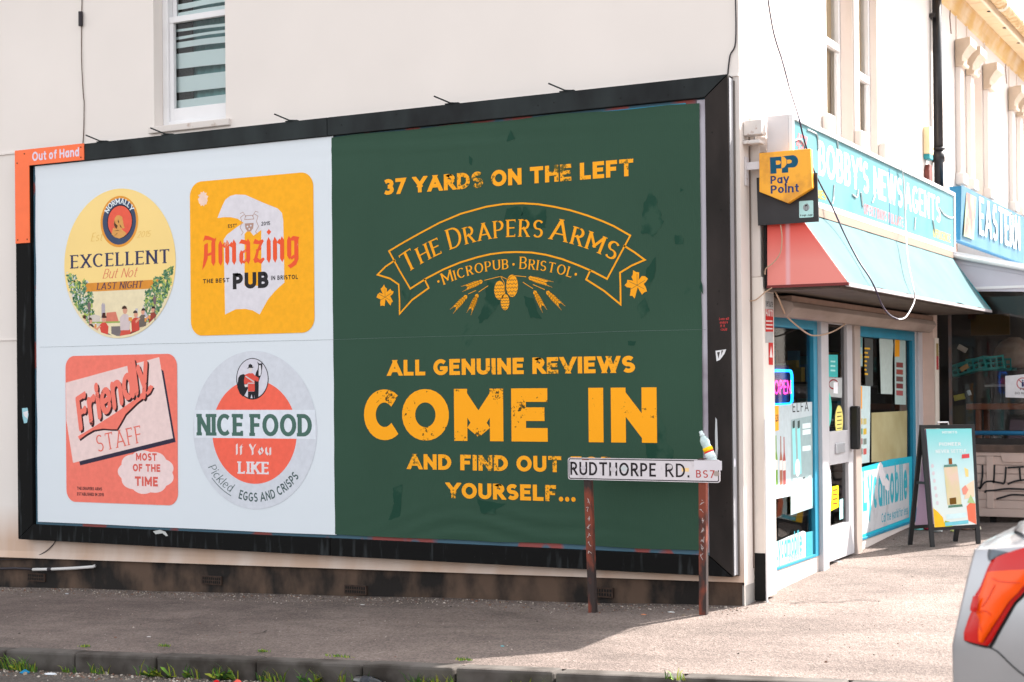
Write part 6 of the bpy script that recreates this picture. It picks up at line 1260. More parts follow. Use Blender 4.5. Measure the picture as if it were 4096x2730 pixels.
shf = thing('display_shelf', 'white topped display shelf behind the dark glass carrying crates and sack', 'shelf', (7.2, 6.0, .9))
zt2 = fy(3900, 1500, 6.1)[1]
MB().box(6.75, 7.9, 5.88, 6.5, zt2-.12, zt2-.10).build('shelf_board', mat('shelf_white', (150, 150, 146), .6, var=.2), shf)
for xx in (6.80, 7.85): MB().box(xx, xx+.03, 5.9, 5.93, -.2, zt2-.121).box(xx, xx+.03, 6.44, 6.47, -.2, zt2-.121).build('shelf_leg', dk, shf)
for i, (px, py, c, s_) in enumerate(((3848, 1395, (206, 190, 176), .045), (3836, 1590, (196, 182, 90), .05), (3875, 1572, (206, 214, 220), .025), (3856, 1472, (190, 150, 100), .04), (3960, 1300, (96, 70, 24), .2), (3860, 1250, (100, 52, 34), .12))):
    x, z = fy(px, py, 5.7 if i < 4 else 7.2); Y_ = 5.7 if i < 4 else 7.2
    o = MB().box(-s_, s_, 0, .04, -s_*.55, s_*.55).build(('card_label', 'card_label', 'card_label', 'card_label', 'hanging_box', 'hanging_box')[i], mat('goods%d' % i, c, .6), None, bevel=.003)
    o.location = (x, Y_, z); o.rotation_euler = (0, R((30, -12, 70, -30, 0, 8)[i]), 0)
    props(o, ('tilted cream card label left inside the dark glass', 'yellow card label low inside the dark glass', 'small white oval tag inside the dark glass', 'tan card label beside the lowest teal crate', 'large dim ochre box deep inside the shop', 'dim red box high inside the shop near the awning end')[i], 'box' if i > 3 else 'label')
# crate stall on the pavement
st = thing('produce_stall', 'beige slatted plastic produce bin with black graffiti in front of the shop window', 'stall', (7.3, 5.0, -.15))
bm_ = mat('bin_beige', (188, 166, 156), .65, var=.05, scale=5); X5, X6 = fy(3900, 1900, 5.0)[0], 8.0
zt4 = fy(4000, 1797, 5.0)[1]; zb4 = fy(4000, 2068, 5.0)[1]
MB().box(X5-.03, X6, 4.97, 5.16, zt4-.03, zt4+.035).build('wooden_lid', mat('lid_dark', (84, 68, 60), .8, var=.25, scale=14), st, bevel=.006)
MB().box(X5+.01, X6-.02, 5.01, 5.14, zb4+.02, zt4-.035).build('bin_body', bm_, st)
MB().box(X5, X6, 4.985, 5.01, zt4-.065, zt4-.031).box(X5, X6, 4.985, 5.01, zb4, zb4+.075).build('bin_rail', bm_, st, bevel=.004)
pitch = .27
for k in range(5):
    xx = fy(3945, 1900, 4.98)[0]+k*.42
    MB().box(xx, xx+.065, 4.980, 5.009, zb4+.076, zt4-.066).build('bin_stile', bm_, st, bevel=.004)
nsl = 6; hz = (zt4-.066-zb4-.076)/nsl
for k in range(nsl):
    MB().box(X5+.005, X6-.005, 4.994, 5.008, zb4+.078+k*hz, zb4+.076+(k+1)*hz-.005).build('bin_slat', bm_, st, bevel=.002)
xx = fy(4000, 1810, 4.98)[0]; MB().prism([(xx, 4.982, zt4-.03), (xx+.22, 4.982, zt4-.03), (xx+.20, 4.982, zt4-.12), (xx+.02, 4.982, zt4-.12)], (0, .02, 0)).build('bin_label_plate', bm_, st, bevel=.004)
for P in ([(3930, 1860), (3930, 1900), (3924, 1940), (3920, 1955), (3912, 1950)], [(3920, 1955), (3940, 1930), (3968, 1926), (3975, 1925), (3978, 1860)], [(3968, 1926), (4000, 1932), (4018, 1930), (4024, 1868)], [(4030, 1872), (4096, 1868)], [(4078, 1872), (4082, 1926)], [(4030, 1938), (4060, 1926), (4100, 1920)], [(3942, 1972), (3944, 1965), (3980, 1962), (4030, 1956), (4100, 1958)], [(3985, 1997), (4010, 1990), (4050, 1980), (4100, 1982)]):
    q = smoothpts([(fy(a, b2, 4.979)[0], 4.979, fy(a, b2, 4.979)[1]) for a, b2 in P], 4)
    flat('graffiti_stroke', line2([(v.x, v.z) for v in q], .017), mat('graffiti_black', (30, 28, 30), .6), P_XZ(4.9785), 0, st)
for xx in (X5+.12, 7.9): MB().box(xx, xx+.05, 5.05, 5.11, -.22, zb4+.019).build('bin_leg', dark, st)
# litter in the shade under it
for i, (px, py, c, s_, nm, lab) in enumerate(((3672, 2122, (120, 200, 196), .05, 'crumpled_wrapper', 'crumpled turquoise wrapper on the ground behind the A-board legs'), (3712, 2122, (160, 40, 60), .04, 'crumpled_wrapper', 'crushed dark red wrapper just left of the front A-board leg'), (3752, 2130, (200, 206, 206), .04, 'crushed_can', 'crushed silver drinks can under the A-board panel'), (3860, 2120, (186, 150, 130), .04, 'crumpled_wrapper', 'crumpled pinkish paper under the stall behind the A-board'), (3905, 2120, (206, 200, 180), .04, 'crumpled_wrapper', 'pale torn paper between the A-board and the car'), (3812, 2128, (190, 196, 120), .02, 'crumpled_wrapper', 'tiny yellow green scrap under the A-board'))):
    p = gpt(px, py); b = MB(); V = []
    for j in range(5):
        for k in range(8):
            a = 2*PI*k/8; r_0 = s_*math.sin(PI*(j+.3)/4.6)*rnd.uniform(.7, 1.2); V.append((p.x+r_0*math.cos(a)*1.3, p.y+r_0*math.sin(a), p.z+.0+s_*1.0*(1-math.cos(PI*(j+.3)/4.6))*.45))
    b.add(V, [(j*8+k, j*8+(k+1) % 8, (j+1)*8+(k+1) % 8, (j+1)*8+k) for j in range(4) for k in range(8)]); props(b.build(nm, ink(*c), None), lab, 'litter')
# A-board
FLp, FRp, RLp, RRp = gpt(3730, 2189), gpt(3913, 2176), gpt(3640, 2180), gpt(3821, 2166)
ab = thing('a_board', 'black framed pavement A-board with bright teal and fruit coloured vape advert', 'a-board', tuple(FLp))
def up_at(px, py, a, b2):
    m_ = (a+b2)/2; n = Vector((_f.x, _f.y, 0)).normalized(); d = ray(px, py); t = (m_-CAM).dot(n)/d.dot(n); return CAM+d*t
TL, TR = up_at(3688, 1708, FLp, RLp), up_at(3888, 1706, FRp, RRp)
def bar(A_, B_, w_, dirx):
    A_, B_ = Vector(A_), Vector(B_); ax_ = (B_-A_).normalized(); sx_ = dirx-ax_*dirx.dot(ax_); sx_.normalize(); ny_ = ax_.cross(sx_)
    V = [P+sx_*s*w_/2+ny_*t*.011 for P in (A_, B_) for s, t in ((-1, -1), (1, -1), (1, 1), (-1, 1))]
    return V, [(0, 3, 2, 1), (4, 5, 6, 7), (0, 1, 5, 4), (1, 2, 6, 5), (2, 3, 7, 6), (3, 0, 4, 7)]
abk = mat('aboard_black', (22, 22, 24), .5); dx_ = (TR-TL).normalized()
for A_, B_ in ((TL, FLp), (TR, FRp), (TL, RLp), (TR, RRp)):
    MB().add(*bar(A_, B_, .036, dx_)).build('leg', abk, ab)
MB().add(*bar(TL-dx_*.02, TR+dx_*.02, .03, Vector((0, 0, 1)))).build('top_rail', abk, ab)
def lp(u, v, A0=TL, A1=TR, B0_=FLp, B1_=FRp, off=.0):
    p = (A0*(1-u)+A1*u)*(1-v)+(B0_*(1-u)+B1_*u)*v
    return p
nrm = (TR-TL).cross(FLp-TL).normalized()
if nrm.dot(CAM-TL) < 0: nrm = -nrm
def pq(name, P, m, lay=0, back=False):
    k = (TL, TR, FLp, FRp) if not back else (TL, TR, RLp, RRp)
    return mesh(name, [lp(u, v, *k)+(nrm*(.012+lay*.0008) if not back else nrm*.004) for u, v in P], [tuple(range(len(P)))], m, ab)
def advert():
    m = bpy.data.materials.new('advert_sky'); m.use_nodes = True; nt, N, L = chain(m); b = N['Principled BSDF']; b.inputs['Roughness'].default_value = .35
    g = N.new('ShaderNodeNewGeometry'); s = N.new('ShaderNodeSeparateXYZ'); L.new(g.outputs['Position'], s.inputs[0]); r = N.new('ShaderNodeValToRGB'); mr = N.new('ShaderNodeMapRange'); mr.inputs[1].default_value = FLp.z; mr.inputs[2].default_value = TL.z; L.new(s.outputs['Z'], mr.inputs[0]); L.new(mr.outputs[0], r.inputs[0])
    e = r.color_ramp.elements; e[0].position = .1; e[0].color = lin((222, 226, 220)); e[1].position = 1; e[1].color = lin((110, 206, 208)); x = e.new(.6); x.color = lin((200, 226, 228))
    L.new(r.outputs[0], b.inputs['Base Color']); return m
pq('advert_panel', [(.065, .84), (.975, .835), (.975, .02), (.065, .02)], advert(), 0)
pq('back_panel', [(.065, .84), (.975, .84), (.975, .02), (.065, .02)], mat('lilac_back', (176, 150, 176), .5), 0, True)
MB().add(*bar(lp(0, .85), lp(1, .85), .03, Vector((0, 0, 1)))).build('bottom_rail', abk, ab)
MB().add(*bar(lp(0, .85, TL, TR, RLp, RRp), lp(1, .85, TL, TR, RLp, RRp), .03, Vector((0, 0, 1)))).build('bottom_rail', abk, ab)
MB().add(*bar(lp(0, .47), lp(0, .47, TL, TR, RLp, RRp), .02, Vector((0, 0, 1)))).build('hinge_stay', abk, ab)
MB().tube([lp(.3, 0)+Vector((0, 0, .01)), lp(.31, 0)+Vector((0, 0, .035)), lp(.52, 0)+Vector((0, 0, .035)), lp(.53, 0)+Vector((0, 0, .01))], .007, 6).build('carry_handle', mat('chrome_handle', (190, 190, 194), .3, metal=.6), ab)
pq('printed_device', [(.38, .66), (.68, .66), (.64, .34), (.36, .34)], mat('device_lime', (196, 206, 120), .4, rgb2=(222, 196, 176), scale=4), 1)
pq('printed_device_top', [(.36, .345), (.645, .34), (.62, .32), (.37, .325)], ink(96, 140, 130), 2); pq('printed_mouthpiece', [(.47, .32), (.54, .32), (.54, .27), (.47, .27)], ink(140, 84, 40), 2); pq('printed_base', [(.39, .685), (.70, .68), (.69, .66), (.40, .665)], ink(90, 130, 110), 2); pq('printed_window', [(.43, .66), (.57, .655), (.57, .60), (.43, .605)], ink(110, 78, 30), 2)
pq('printed_fruit', [(.07, .84), (.30, .84), (.26, .76), (.16, .71), (.07, .68)], ink(240, 190, 50), 1); pq('printed_fruit', [(.26, .84), (.45, .84), (.40, .80), (.30, .79)], ink(150, 176, 70), 1); pq('printed_fruit', [(.80, .80), (.97, .835), (.97, .66), (.88, .64), (.78, .68)], ink(234, 120, 92), 1); pq('printed_fruit', [(.70, .53), (.78, .50), (.84, .54), (.78, .58), (.72, .58)], ink(230, 150, 132), 2); pq('printed_fruit', [(.74, .62), (.96, .60), (.97, .46), (.80, .50)], ink(236, 212, 184), 1); pq('printed_fruit', [(.78, .35), (.86, .37), (.86, .43), (.80, .43)], ink(240, 214, 140), 1); pq('printed_badge', [(.74, .275), (.90, .27), (.90, .235), (.75, .24)], ink(214, 80, 84), 2); pq('printed_leaves', [(.80, .65), (.97, .66), (.92, .62), (.88, .58)], ink(176, 200, 140), 3)
pq('printed_strip', [(.30, .835), (.80, .825), (.80, .795), (.30, .805)], ink(120, 200, 214), 2); pq('printed_strip', [(.34, .78), (.76, .77), (.76, .73), (.34, .74)], ink(206, 232, 236), 2)
ux_ = (TR-TL); vx_ = (FLp-TL)
for s, u0_, u1_, v_, h_ in (('PIONEER', .30, .74, .165, .03), ('NEVER SETTLE', .22, .84, .225, .03), ('MOSKITO', .38, .68, .06, .02)):
    G, wd = text(s, t=.22, h=.18); wpl = (u1_-u0_)/wd
    mesh('printed_lettering', [lp(u0_+a*wpl, v_-b2*h_)+nrm*(.0135+l*.0001) for P, l in G for a, b2 in P], (lambda: [tuple(range(sum(len(G[j][0]) for j in range(i)), sum(len(G[j][0]) for j in range(i+1)))) for i in range(len(G))])(), ink(226, 236, 236), ab)
for k in range(6): pq('printed_icon', [(.13+.03*math.cos(a*PI/4)+k*.008, .33+k*.062+.018*math.sin(a*PI/4)) for a in range(8)], ink(214, 204, 210), 2)

# ================================================================ silver car
road_z = zroad(8.9, -3.2)
car = thing('silver_hatchback', 'silver hatchback at the kerb, only its rear corner with orange red tail light showing', 'car', (10.5, -3.3, road_z))
silver = mat('silver_paint', (170, 171, 175), .3, metal=.5, coat=.6, var=.03, scale=9)
XR = 8.53                     # rearmost x of the bumper
CY, HWc = -3.28, .86
def sec(x):
    """half section at distance s from the tail: list of (y off, z)"""
    s = x
    k = 1-(1-min(1, max(0, s/.55)))**2.4           # plan rounding of the tail
    hw = HWc*(.80+.20*k)
    if s > 3.5: hw *= 1-.16*((s-3.5)/.6)**2
    return hw
def topz(s):  # waist / deck height and roof height
    waist = 1.00 if s > .3 else .96+.04*s/.3
    if s < .06: roof = .97+s*.6
    elif s < .30: roof = 1.006+(s-.06)*.36
    elif s < .62: roof = 1.09+(s-.30)*1.22
    elif s < 2.5: roof = 1.475+.03*math.sin((s-.62)/1.9*PI)
    elif s < 3.1: roof = 1.47-(s-2.5)*.72
    else: roof = 1.04-(s-3.1)*.10
    return waist, roof
stations = [0, .01, .025, .045, .07, .10, .135, .17, .21, .25, .30, .35, .40, .46, .52, .58, .64, .72, .8, .95, 1.1, 1.3, 1.5, 1.75, 2.0, 2.25, 2.5, 2.65, 2.8, 2.95, 3.1, 3.3, 3.5, 3.65, 3.8, 3.9, 4.0, 4.08]
V = []
for s in stations:
    hw = sec(s); wst, roof = topz(s); sill = .22 if .3 < s < 3.8 else .26+.05*max(0, .3-s)
    tk = 0.0
    prof = [(.82*hw, sill), (.955*hw, sill+.05), (.985*hw, .45), (1.0*hw, .62), (1.0*hw, .75), (.985*hw, .88), (.955*hw, wst)]
    up_ = roof-wst
    rr_ = [(.93, .06), (.88, .35), (.82, .65), (.76, .88), (.66, .97), (.45, 1.0), (.2, 1.01), (0, 1.015)]
    prof += [(hw*a, wst+max(.02, up_)*b2) for a, b2 in rr_]
    prof = [(q.x, q.y) for q in smoothpts([(a, b2, 0) for a, b2 in prof], 3)]
    # tail leans forward above the bumper
    for y, z in prof:
        lean = max(0, z-.62)*.22*max(0, 1-s/.6) + (.05*max(0, .42-z) if s < .3 else 0)
        V.append((XR+s+lean, -y, z))
n = len(prof); nS = len(stations)
F = []
VV = [Vector((x, CY+y, road_z+z)) for x, y, z in V]+[Vector((x, CY-y, road_z+z)) for x, y, z in V]
o2 = len(V)
for i in range(nS-1):
    for j in range(n-1):
        F.append((i*n+j, (i+1)*n+j, (i+1)*n+j+1, i*n+j+1)); F.append((o2+i*n+j, o2+i*n+j+1, o2+(i+1)*n+j+1, o2+(i+1)*n+j))
for e in (0, nS-1):
    for j in range(n-1):
        q = (e*n+j, e*n+j+1, o2+e*n+j+1, o2+e*n+j); F.append(q if e == 0 else q[::-1])
for i in range(nS-1): F.append((i*n, o2+i*n, o2+(i+1)*n, (i+1)*n))
bmk = bmesh.new(); vs = [bmk.verts.new(v) for v in VV]
for f in F:
    try: bmk.faces.new([vs[i] for i in f])
    except ValueError: pass
bmesh.ops.remove_doubles(bmk, verts=bmk.verts, dist=.0005); bmesh.ops.recalc_face_normals(bmk, faces=bmk.faces)
me = bpy.data.meshes.new('car_body'); bmk.to_mesh(me); bv = BVHTree.FromBMesh(bmk); bmk.free()
body = link('car_body', me, silver, car)
for p in me.polygons: p.use_smooth = True
def hit(px, py, off=.006):
    d = ray(px, py).normalized(); r_ = bv.ray_cast(CAM, d)
    if r_[0] is None: return None
    return r_[0]-d*off*.3+(r_[1] if r_[1].dot(d) < 0 else -r_[1])*off
def patch(name, left, right, m, off=.008, rows=18, colsn=8, parent=None):
    """a skin on the body between two pixel outlines"""
    def at(P, t):
        L_ = [0]
        for i in range(len(P)-1): L_.append(L_[-1]+math.dist(P[i], P[i+1]))
        t *= L_[-1]
        for i in range(len(P)-1):
            if t <= L_[i+1]+1e-9:
                u = (t-L_[i])/max(1e-9, L_[i+1]-L_[i]); return (P[i][0]+(P[i+1][0]-P[i][0])*u, P[i][1]+(P[i+1][1]-P[i][1])*u)
        return P[-1]
    V = []; okk = True
    for r_ in range(rows+1):
        a, b2 = at(left, r_/rows), at(right, r_/rows)
        for c in range(colsn+1):
            u = c/colsn; q = (a[0]+(b2[0]-a[0])*u, a[1]+(b2[1]-a[1])*u); e = math.sin(PI*u)**.5 if 0 < c < colsn else 0
            h_ = hit(q[0], q[1], off+(.010*e if off > 0 else 0)); k_ = 0
            while h_ is None and k_ < 40: k_ += 1; h_ = hit(q[0]+2*k_, q[1], off)
            V.append(h_ if h_ is not None else (V[-1] if V else Vector((XR, CY-HWc, road_z+.8))))
    k = colsn+1
    return mesh(name, V, [(i*k+j, (i+1)*k+j, (i+1)*k+j+1, i*k+j+1) for i in range(rows) for j in range(colsn)], m, parent or car, True)
lensR = mat('lens_red', (196, 14, 12), .16, spec=.35, coat=.15); lensO = mat('lens_orange', (250, 84, 4), .2, spec=.3, coat=.1)
left = [(3972, 2240), (3954, 2275), (3925, 2350), (3905, 2380), (3898, 2430), (3880, 2470), (3860, 2530), (3860, 2560)]
right = [(4180, 2170), (4150, 2300), (4092, 2378), (4060, 2410), (4030, 2460), (3995, 2520), (3965, 2575), (3955, 2584)]
tl_ = patch('tail_light', left, right, lensR, .006, 24, 12)
patch('orange_lens', [(3965, 2292), (3940, 2360), (3925, 2400), (3912, 2440), (3930, 2480), (3925, 2530), (3930, 2560)], [(4160, 2280), (4080, 2375), (4045, 2410), (4010, 2465), (3975, 2520), (3950, 2560), (3944, 2572)], lensO, .018, 18, 8, tl_)
patch('red_reflector', [(3918, 2390), (3905, 2430), (3905, 2445)], [(3936, 2388), (3934, 2440), (3930, 2452)], lensR, .030, 6, 4, tl_)
def seam(name, P, m, r_=.003):
    pts = [hit(a, b2, .002) for a, b2 in P]; pts = [p for p in pts if p is not None]
    if len(pts) > 2: MB().tube(smoothpts(pts, 4), r_, 5).build(name, m, car)
blkc = mat('car_gap', (12, 12, 13), .6)
lin_m = mat('lens_line', (206, 44, 10), .3)
for P in ([(3990, 2318), (4020, 2330), (4100, 2336)], [(4000, 2345), (3975, 2395), (3950, 2430)], [(3924, 2470), (3938, 2500), (3950, 2525)], [(3935, 2452), (3965, 2446), (3984, 2462)]):
    pts = [hit(a, b2, .030) for a, b2 in P]; MB().tube(smoothpts([p for p in pts if p], 4), .0013, 5).build('lens_rib', lin_m, tl_)
seam('lamp_gasket', [(4150, 2304), (4094, 2382), (4062, 2414), (4033, 2464), (3998, 2524), (3968, 2580), (3950, 2588), (3920, 2582), (3880, 2570), (3862, 2560)], blkc, .005)
seam('panel_gap', [(3954, 2588), (3985, 2604), (4010, 2625), (4040, 2655), (4070, 2682), (4100, 2705), (4140, 2740)], blkc, .0022)
# windows, wheels, rest of the car
wg = mat('car_glass', (20, 24, 26), .05, spec=.8)
def sidequad(name, s0_, s1_, z0__, z1__, m, sh=0, side=-1):
    V = []
    for i in range(7):
        for j in range(5):
            s = s0_+(s1_-s0_)*i/6; t_ = j/4; s = s + sh*t_
            wst, roof = topz(s); z = z0__(s)+(z1__(s)-z0__(s))*t_
            o_ = Vector((XR+s, CY+side*2.0, road_z+z)); r_ = bv.ray_cast(o_, Vector((0, -side, 0)))
            V.append(r_[0]+Vector((0, side*.004, 0)) if r_[0] else o_)
    return mesh(name, V, [(i*5+j, (i+1)*5+j, (i+1)*5+j+1, i*5+j+1) for i in range(6) for j in range(4)], m, car, True)
for sd_ in (-1, 1):
    for a, b2 in ((.75, 1.25), (1.32, 2.0), (2.08, 2.75)): sidequad('side_window', a, b2, lambda s: 1.04, lambda s: topz(s)[1]-.10, wg, -.0, sd_)
rw = []
for i in range(9):
    for j in range(5):
        y = CY+(-.58+1.16*i/8); z = road_z+1.10+.30*j/4; r_ = bv.ray_cast(Vector((XR-1, y, z)), Vector((1, 0, 0))); rw.append(r_[0]-Vector((.005, 0, -.002)) if r_[0] else Vector((XR+.4, y, z)))
mesh('rear_window', rw, [(i*5+j, i*5+j+1, (i+1)*5+j+1, (i+1)*5+j) for i in range(8) for j in range(4)], wg, car, True)
MB().box(XR-.004, XR+.02, CY-.26, CY+.26, road_z+.60, road_z+.71).build('number_plate', mat('plate_yellow', (220, 190, 60), .5), car)
MB().prism([(XR-.03, CY-.5, road_z+.28), (XR+.1, CY-.5, road_z+.26), (XR+.1, CY-.5, road_z+.40), (XR-.02, CY-.5, road_z+.42)], (0, 1.0, 0)).build('rear_bumper_insert', mat('bumper_grey', (44, 44, 46), .6), car, bevel=.01)
tyre = mat('tyre_rubber', (22, 22, 23), .8); rimm = mat('rim_silver', (150, 150, 154), .3, metal=.8)
for sx_, sy_ in ((.72, -1), (.72, 1), (3.28, -1), (3.28, 1)):
    x = XR+sx_; y = CY+sy_*(HWc-.10); z = road_z+.30
    wt = MB()
    P = [(-.1, .20), (-.1, .28), (-.08, .30), (.08, .30), (.1, .28), (.1, .20)]; nn = 28; V = []
    for a in range(nn): 
        for yy_, rr_ in P: V.append((x+rr_*math.cos(2*PI*a/nn), y+yy_, z+rr_*math.sin(2*PI*a/nn)))
    wt.add(V, [(a*6+q, a*6+(q+1) % 6, ((a+1) % nn)*6+(q+1) % 6, ((a+1) % nn)*6+q) for a in range(nn) for q in range(6)])
    wl_ = wt.build('wheel', tyre, car, True)
    rb = MB(); yo = y+sy_*.085; rb.tube([(x, yo-.02*sy_, z), (x, yo, z)], .205, 24)
    for q in range(5):
        a = 2*PI*q/5; rb.box(-.025, .025, -.006, .006, .03, .19, 0, Matrix.Translation((x, yo+.008*sy_, z)) @ Matrix.Rotation(a, 4, 'Y'))
    rb.build('rim', rimm, wl_)
for sy_ in (-.6, .6): MB().box(XR+3.98, XR+4.10, CY+sy_-.15, CY+sy_+.15, road_z+.66, road_z+.78).build('headlight', mat('headlight_glass', (200, 206, 210), .1), car, bevel=.02)
patch('shoulder_shade', [(3956, 2200), (3952, 2225), (3958, 2250)], [(4040, 2212), (4030, 2225), (3990, 2238)], mat('shoulder_shadow_grey', (96, 104, 112), .35, metal=.4), .004, 6, 6)  # the body's own shade below the shoulder, painted on as a grey-blue skin
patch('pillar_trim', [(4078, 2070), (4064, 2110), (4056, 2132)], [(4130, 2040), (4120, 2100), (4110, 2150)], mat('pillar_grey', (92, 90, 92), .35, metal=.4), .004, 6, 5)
seam('fuel_flap_gap', [(4180, 2440), (4176, 2560), (4300, 2570), (4304, 2450), (4180, 2440)], blkc, .002)
#
p0 = hit(4062, 2140, .004); 
# ================================================================ weeds, grass, stones, litter
gm = [mat('weed_green', (98, 136, 44), .7, var=.3, scale=20), mat('weed_yellow', (150, 156, 48), .7, var=.2, scale=20), mat('weed_dark', (58, 98, 40), .7, var=.2, scale=20)]
def gutter(px):
    p = Vector((kpt(px, 2640), 0, 0)); x = p.x; return x, kerb_y(x)-.012, zroad(x, kerb_y(x))
def weed(px, sz, leaves, blades, lab, name='weed', cat='weed', off=0., zo=0., sp=1.):
    x, y, z = gutter(px); y -= off; z += zo; sz *= 1.0; r2_ = random.Random(int(px)+int(off*100)); o = thing(name, lab, cat, (x, y, z))
    b = MB()
    for k in range(blades):
        a = r2_.uniform(PI, 2*PI) if zo == 0 else r2_.uniform(0, 2*PI); l = sz*r2_.uniform(.5, 1.1); q = Vector((math.cos(a), math.sin(a), 0)); s0_ = Vector((x+r2_.uniform(-sz, sz)*sp, y+r2_.uniform(-.02, .0), z))
        w_ = Vector((-q.y, q.x, 0))*.004; m1 = s0_+q*l*.25+Vector((0, 0, l*.6)); e = s0_+q*l*.6+Vector((0, 0, l*r2_.uniform(.7, 1.0)))
        b.add([s0_-w_, s0_+w_, m1+w_*.8, m1-w_*.8, e], [(0, 1, 2, 3), (3, 2, 4)], k % 3)
    if b.F: b.build('blades', gm, o)
    for k in range(leaves):
        a = r2_.uniform(.9*PI, 2.1*PI); l = sz*r2_.uniform(.45, .9); q = Vector((math.cos(a), math.sin(a)*.6, 0)).normalized(); up = r2_.uniform(.2, 1.1); d_ = (q+Vector((0, 0, up))).normalized(); w_ = d_.cross(Vector((0, 0, 1))).normalized()*l*.27
        s0_ = Vector((x+r2_.uniform(-sz, sz)*.5*sp, y+r2_.uniform(-.02, .0), z)); m1, m2, e = s0_+d_*l*.35, s0_+d_*l*.75, s0_+d_*l-Vector((0, 0, l*.08))
        MB().add([s0_, m1+w_*.7, m2+w_, e, m2-w_, m1-w_*.7, m1-Vector((0, 0, l*.05)), m2-Vector((0, 0, l*.06))], [(0, 6, 1), (1, 6, 7, 2), (2, 7, 3), (0, 5, 6), (5, 4, 7, 6), (4, 3, 7)]).build('leaf', gm[k % 3], o)
    return o
weed(60, .12, 2, 60, 'dense tuft of green grass at the far left of the gutter', 'grass_tuft', 'grass', sp=1.6)
weed(130, .09, 0, 34, 'grass clump right beside the blue wrapper in the gutter', 'grass_tuft', 'grass', off=.03)
weed(285, .07, 1, 12, 'small sparse weed under the kerb above the white paper scrap')
weed(400, .08, 1, 18, 'thin grassy weed at the kerb foot left of centre')
weed(600, .11, 7, 8, 'broad leaved weed at the kerb, first of the leafy ones from the left')
weed(668, .12, 8, 6, 'tall leafy weed just right of the first leafy weed')
weed(760, .10, 5, 12, 'yellowish weed in the middle of the leafy kerb growth')
weed(890, .13, 9, 6, 'large leafy weed beside the small red wrapper')
weed(940, .12, 5, 6, 'tall leaning weed immediately left of the pale red wrapper')
weed(1090, .10, 4, 26, 'bushy green and yellow weed before the kerb joint')
weed(1250, .11, 6, 14, 'upright weed with thin stem further right along the kerb')
weed(1425, .12, 8, 12, 'leafy weed directly left of the black bottle')
weed(1740, .11, 2, 60, 'wide yellow green grass tuft right of the black bottle', 'grass_tuft', 'grass', sp=1.5)
weed(2130, .11, 3, 40, 'grass tuft with dry stalks at the bottom centre of the kerb', 'grass_tuft', 'grass', sp=1.3)
weed(2700, .06, 2, 14, 'tiny weed at a kerb joint in the sun', 'weed', 'weed', zo=.11)
for px, py, s_, lab in ((1350, 2630, .10, 'moss strip on the kerb back above the black bottle'), (340, 2590, .04, 'small orange moss patch left on the kerb top'), (660, 2588, .05, 'green weed patch on the kerb top left of centre'), (1860, 2645, .05, 'moss patch on the kerb where the sun begins'), (1050, 2610, .04, 'yellow green moss dab on the kerb right of the leafy weeds')):
    p = gpt(px, py); V = []; b = MB()
    for k in range(60):
        a = rnd.uniform(0, 6.28); q = Vector((p.x+rnd.gauss(0, s_*.5), p.y+rnd.gauss(0, .012), p.z+.004)); l = rnd.uniform(.006, .018)
        b.add([q-Vector((.004, 0, 0)), q+Vector((.004, 0, 0)), q+Vector((math.cos(a)*.005, math.sin(a)*.005, l))], [(0, 1, 2)], k % 3)
    props(b.build('moss_patch', gm, None), lab, 'moss')
# loose grit
def grit(name, n, fpos, cols, smin, smax, lab):
    b = MB(); T_ = [(1, 0, 0), (-.5, .86, 0), (-.5, -.86, 0), (0, 0, 1.1)]
    for k in range(n):
        x, y, z = fpos(); s = rnd.uniform(smin, smax)*(1 if rnd.random() < .92 else 1.8); a = rnd.uniform(0, 6.28); sx_, sz_ = rnd.uniform(.7, 1.5), rnd.uniform(.4, .9)
        V = [(x+s*sx_*math.cos(a+q*PI/2+.2*q), y+s*math.sin(a+q*PI/2), z) for q in range(4)]+[(x+s*.5*math.cos(a+q*PI/2+.4), y+s*.5*math.sin(a+q*PI/2+.4), z+s*sz_) for q in range(4)]
        b.add(V, [(4, 5, 6, 7)]+[(q, (q+1) % 4, (q+1) % 4+4, q+4) for q in range(4)], rnd.randrange(len(cols)))
    o = b.build(name, cols, None); props(o, lab, 'gravel', kind='stuff')
gc = [mat('grit%d' % i, c, .85) for i, c in enumerate(((120, 106, 94), (140, 128, 116), (96, 86, 78), (176, 166, 156), (110, 80, 66), (76, 68, 62)))]
def wallpos():
    x = rnd.uniform(-1.5, 6.35); d = abs(rnd.gauss(0, .17)); y = .10-d; return x, y, pz(x, y)-.001
grit('loose_grit', 3600, wallpos, gc, .0025, .008, 'loose grit and stone chips along the foot of the plinth')
def gutpos():
    x = rnd.uniform(-2, 7.5); y = kerb_y(x)-abs(rnd.gauss(0, .09))-.01; return x, y, zroad(x, y)-.001
grit('gutter_grit', 2600, gutpos, gc, .003, .012, 'gravel and grit collected in the gutter')
def pavepos():
    x = rnd.uniform(-1.5, 9.5); y = rnd.uniform(kerb_y(x)+.16, .3 if x < 6.3 else 4.5); return x, y, pz(x, y)-.001
grit('pavement_grit', 1500, pavepos, gc, .002, .006, 'scattered grit over the pavement')
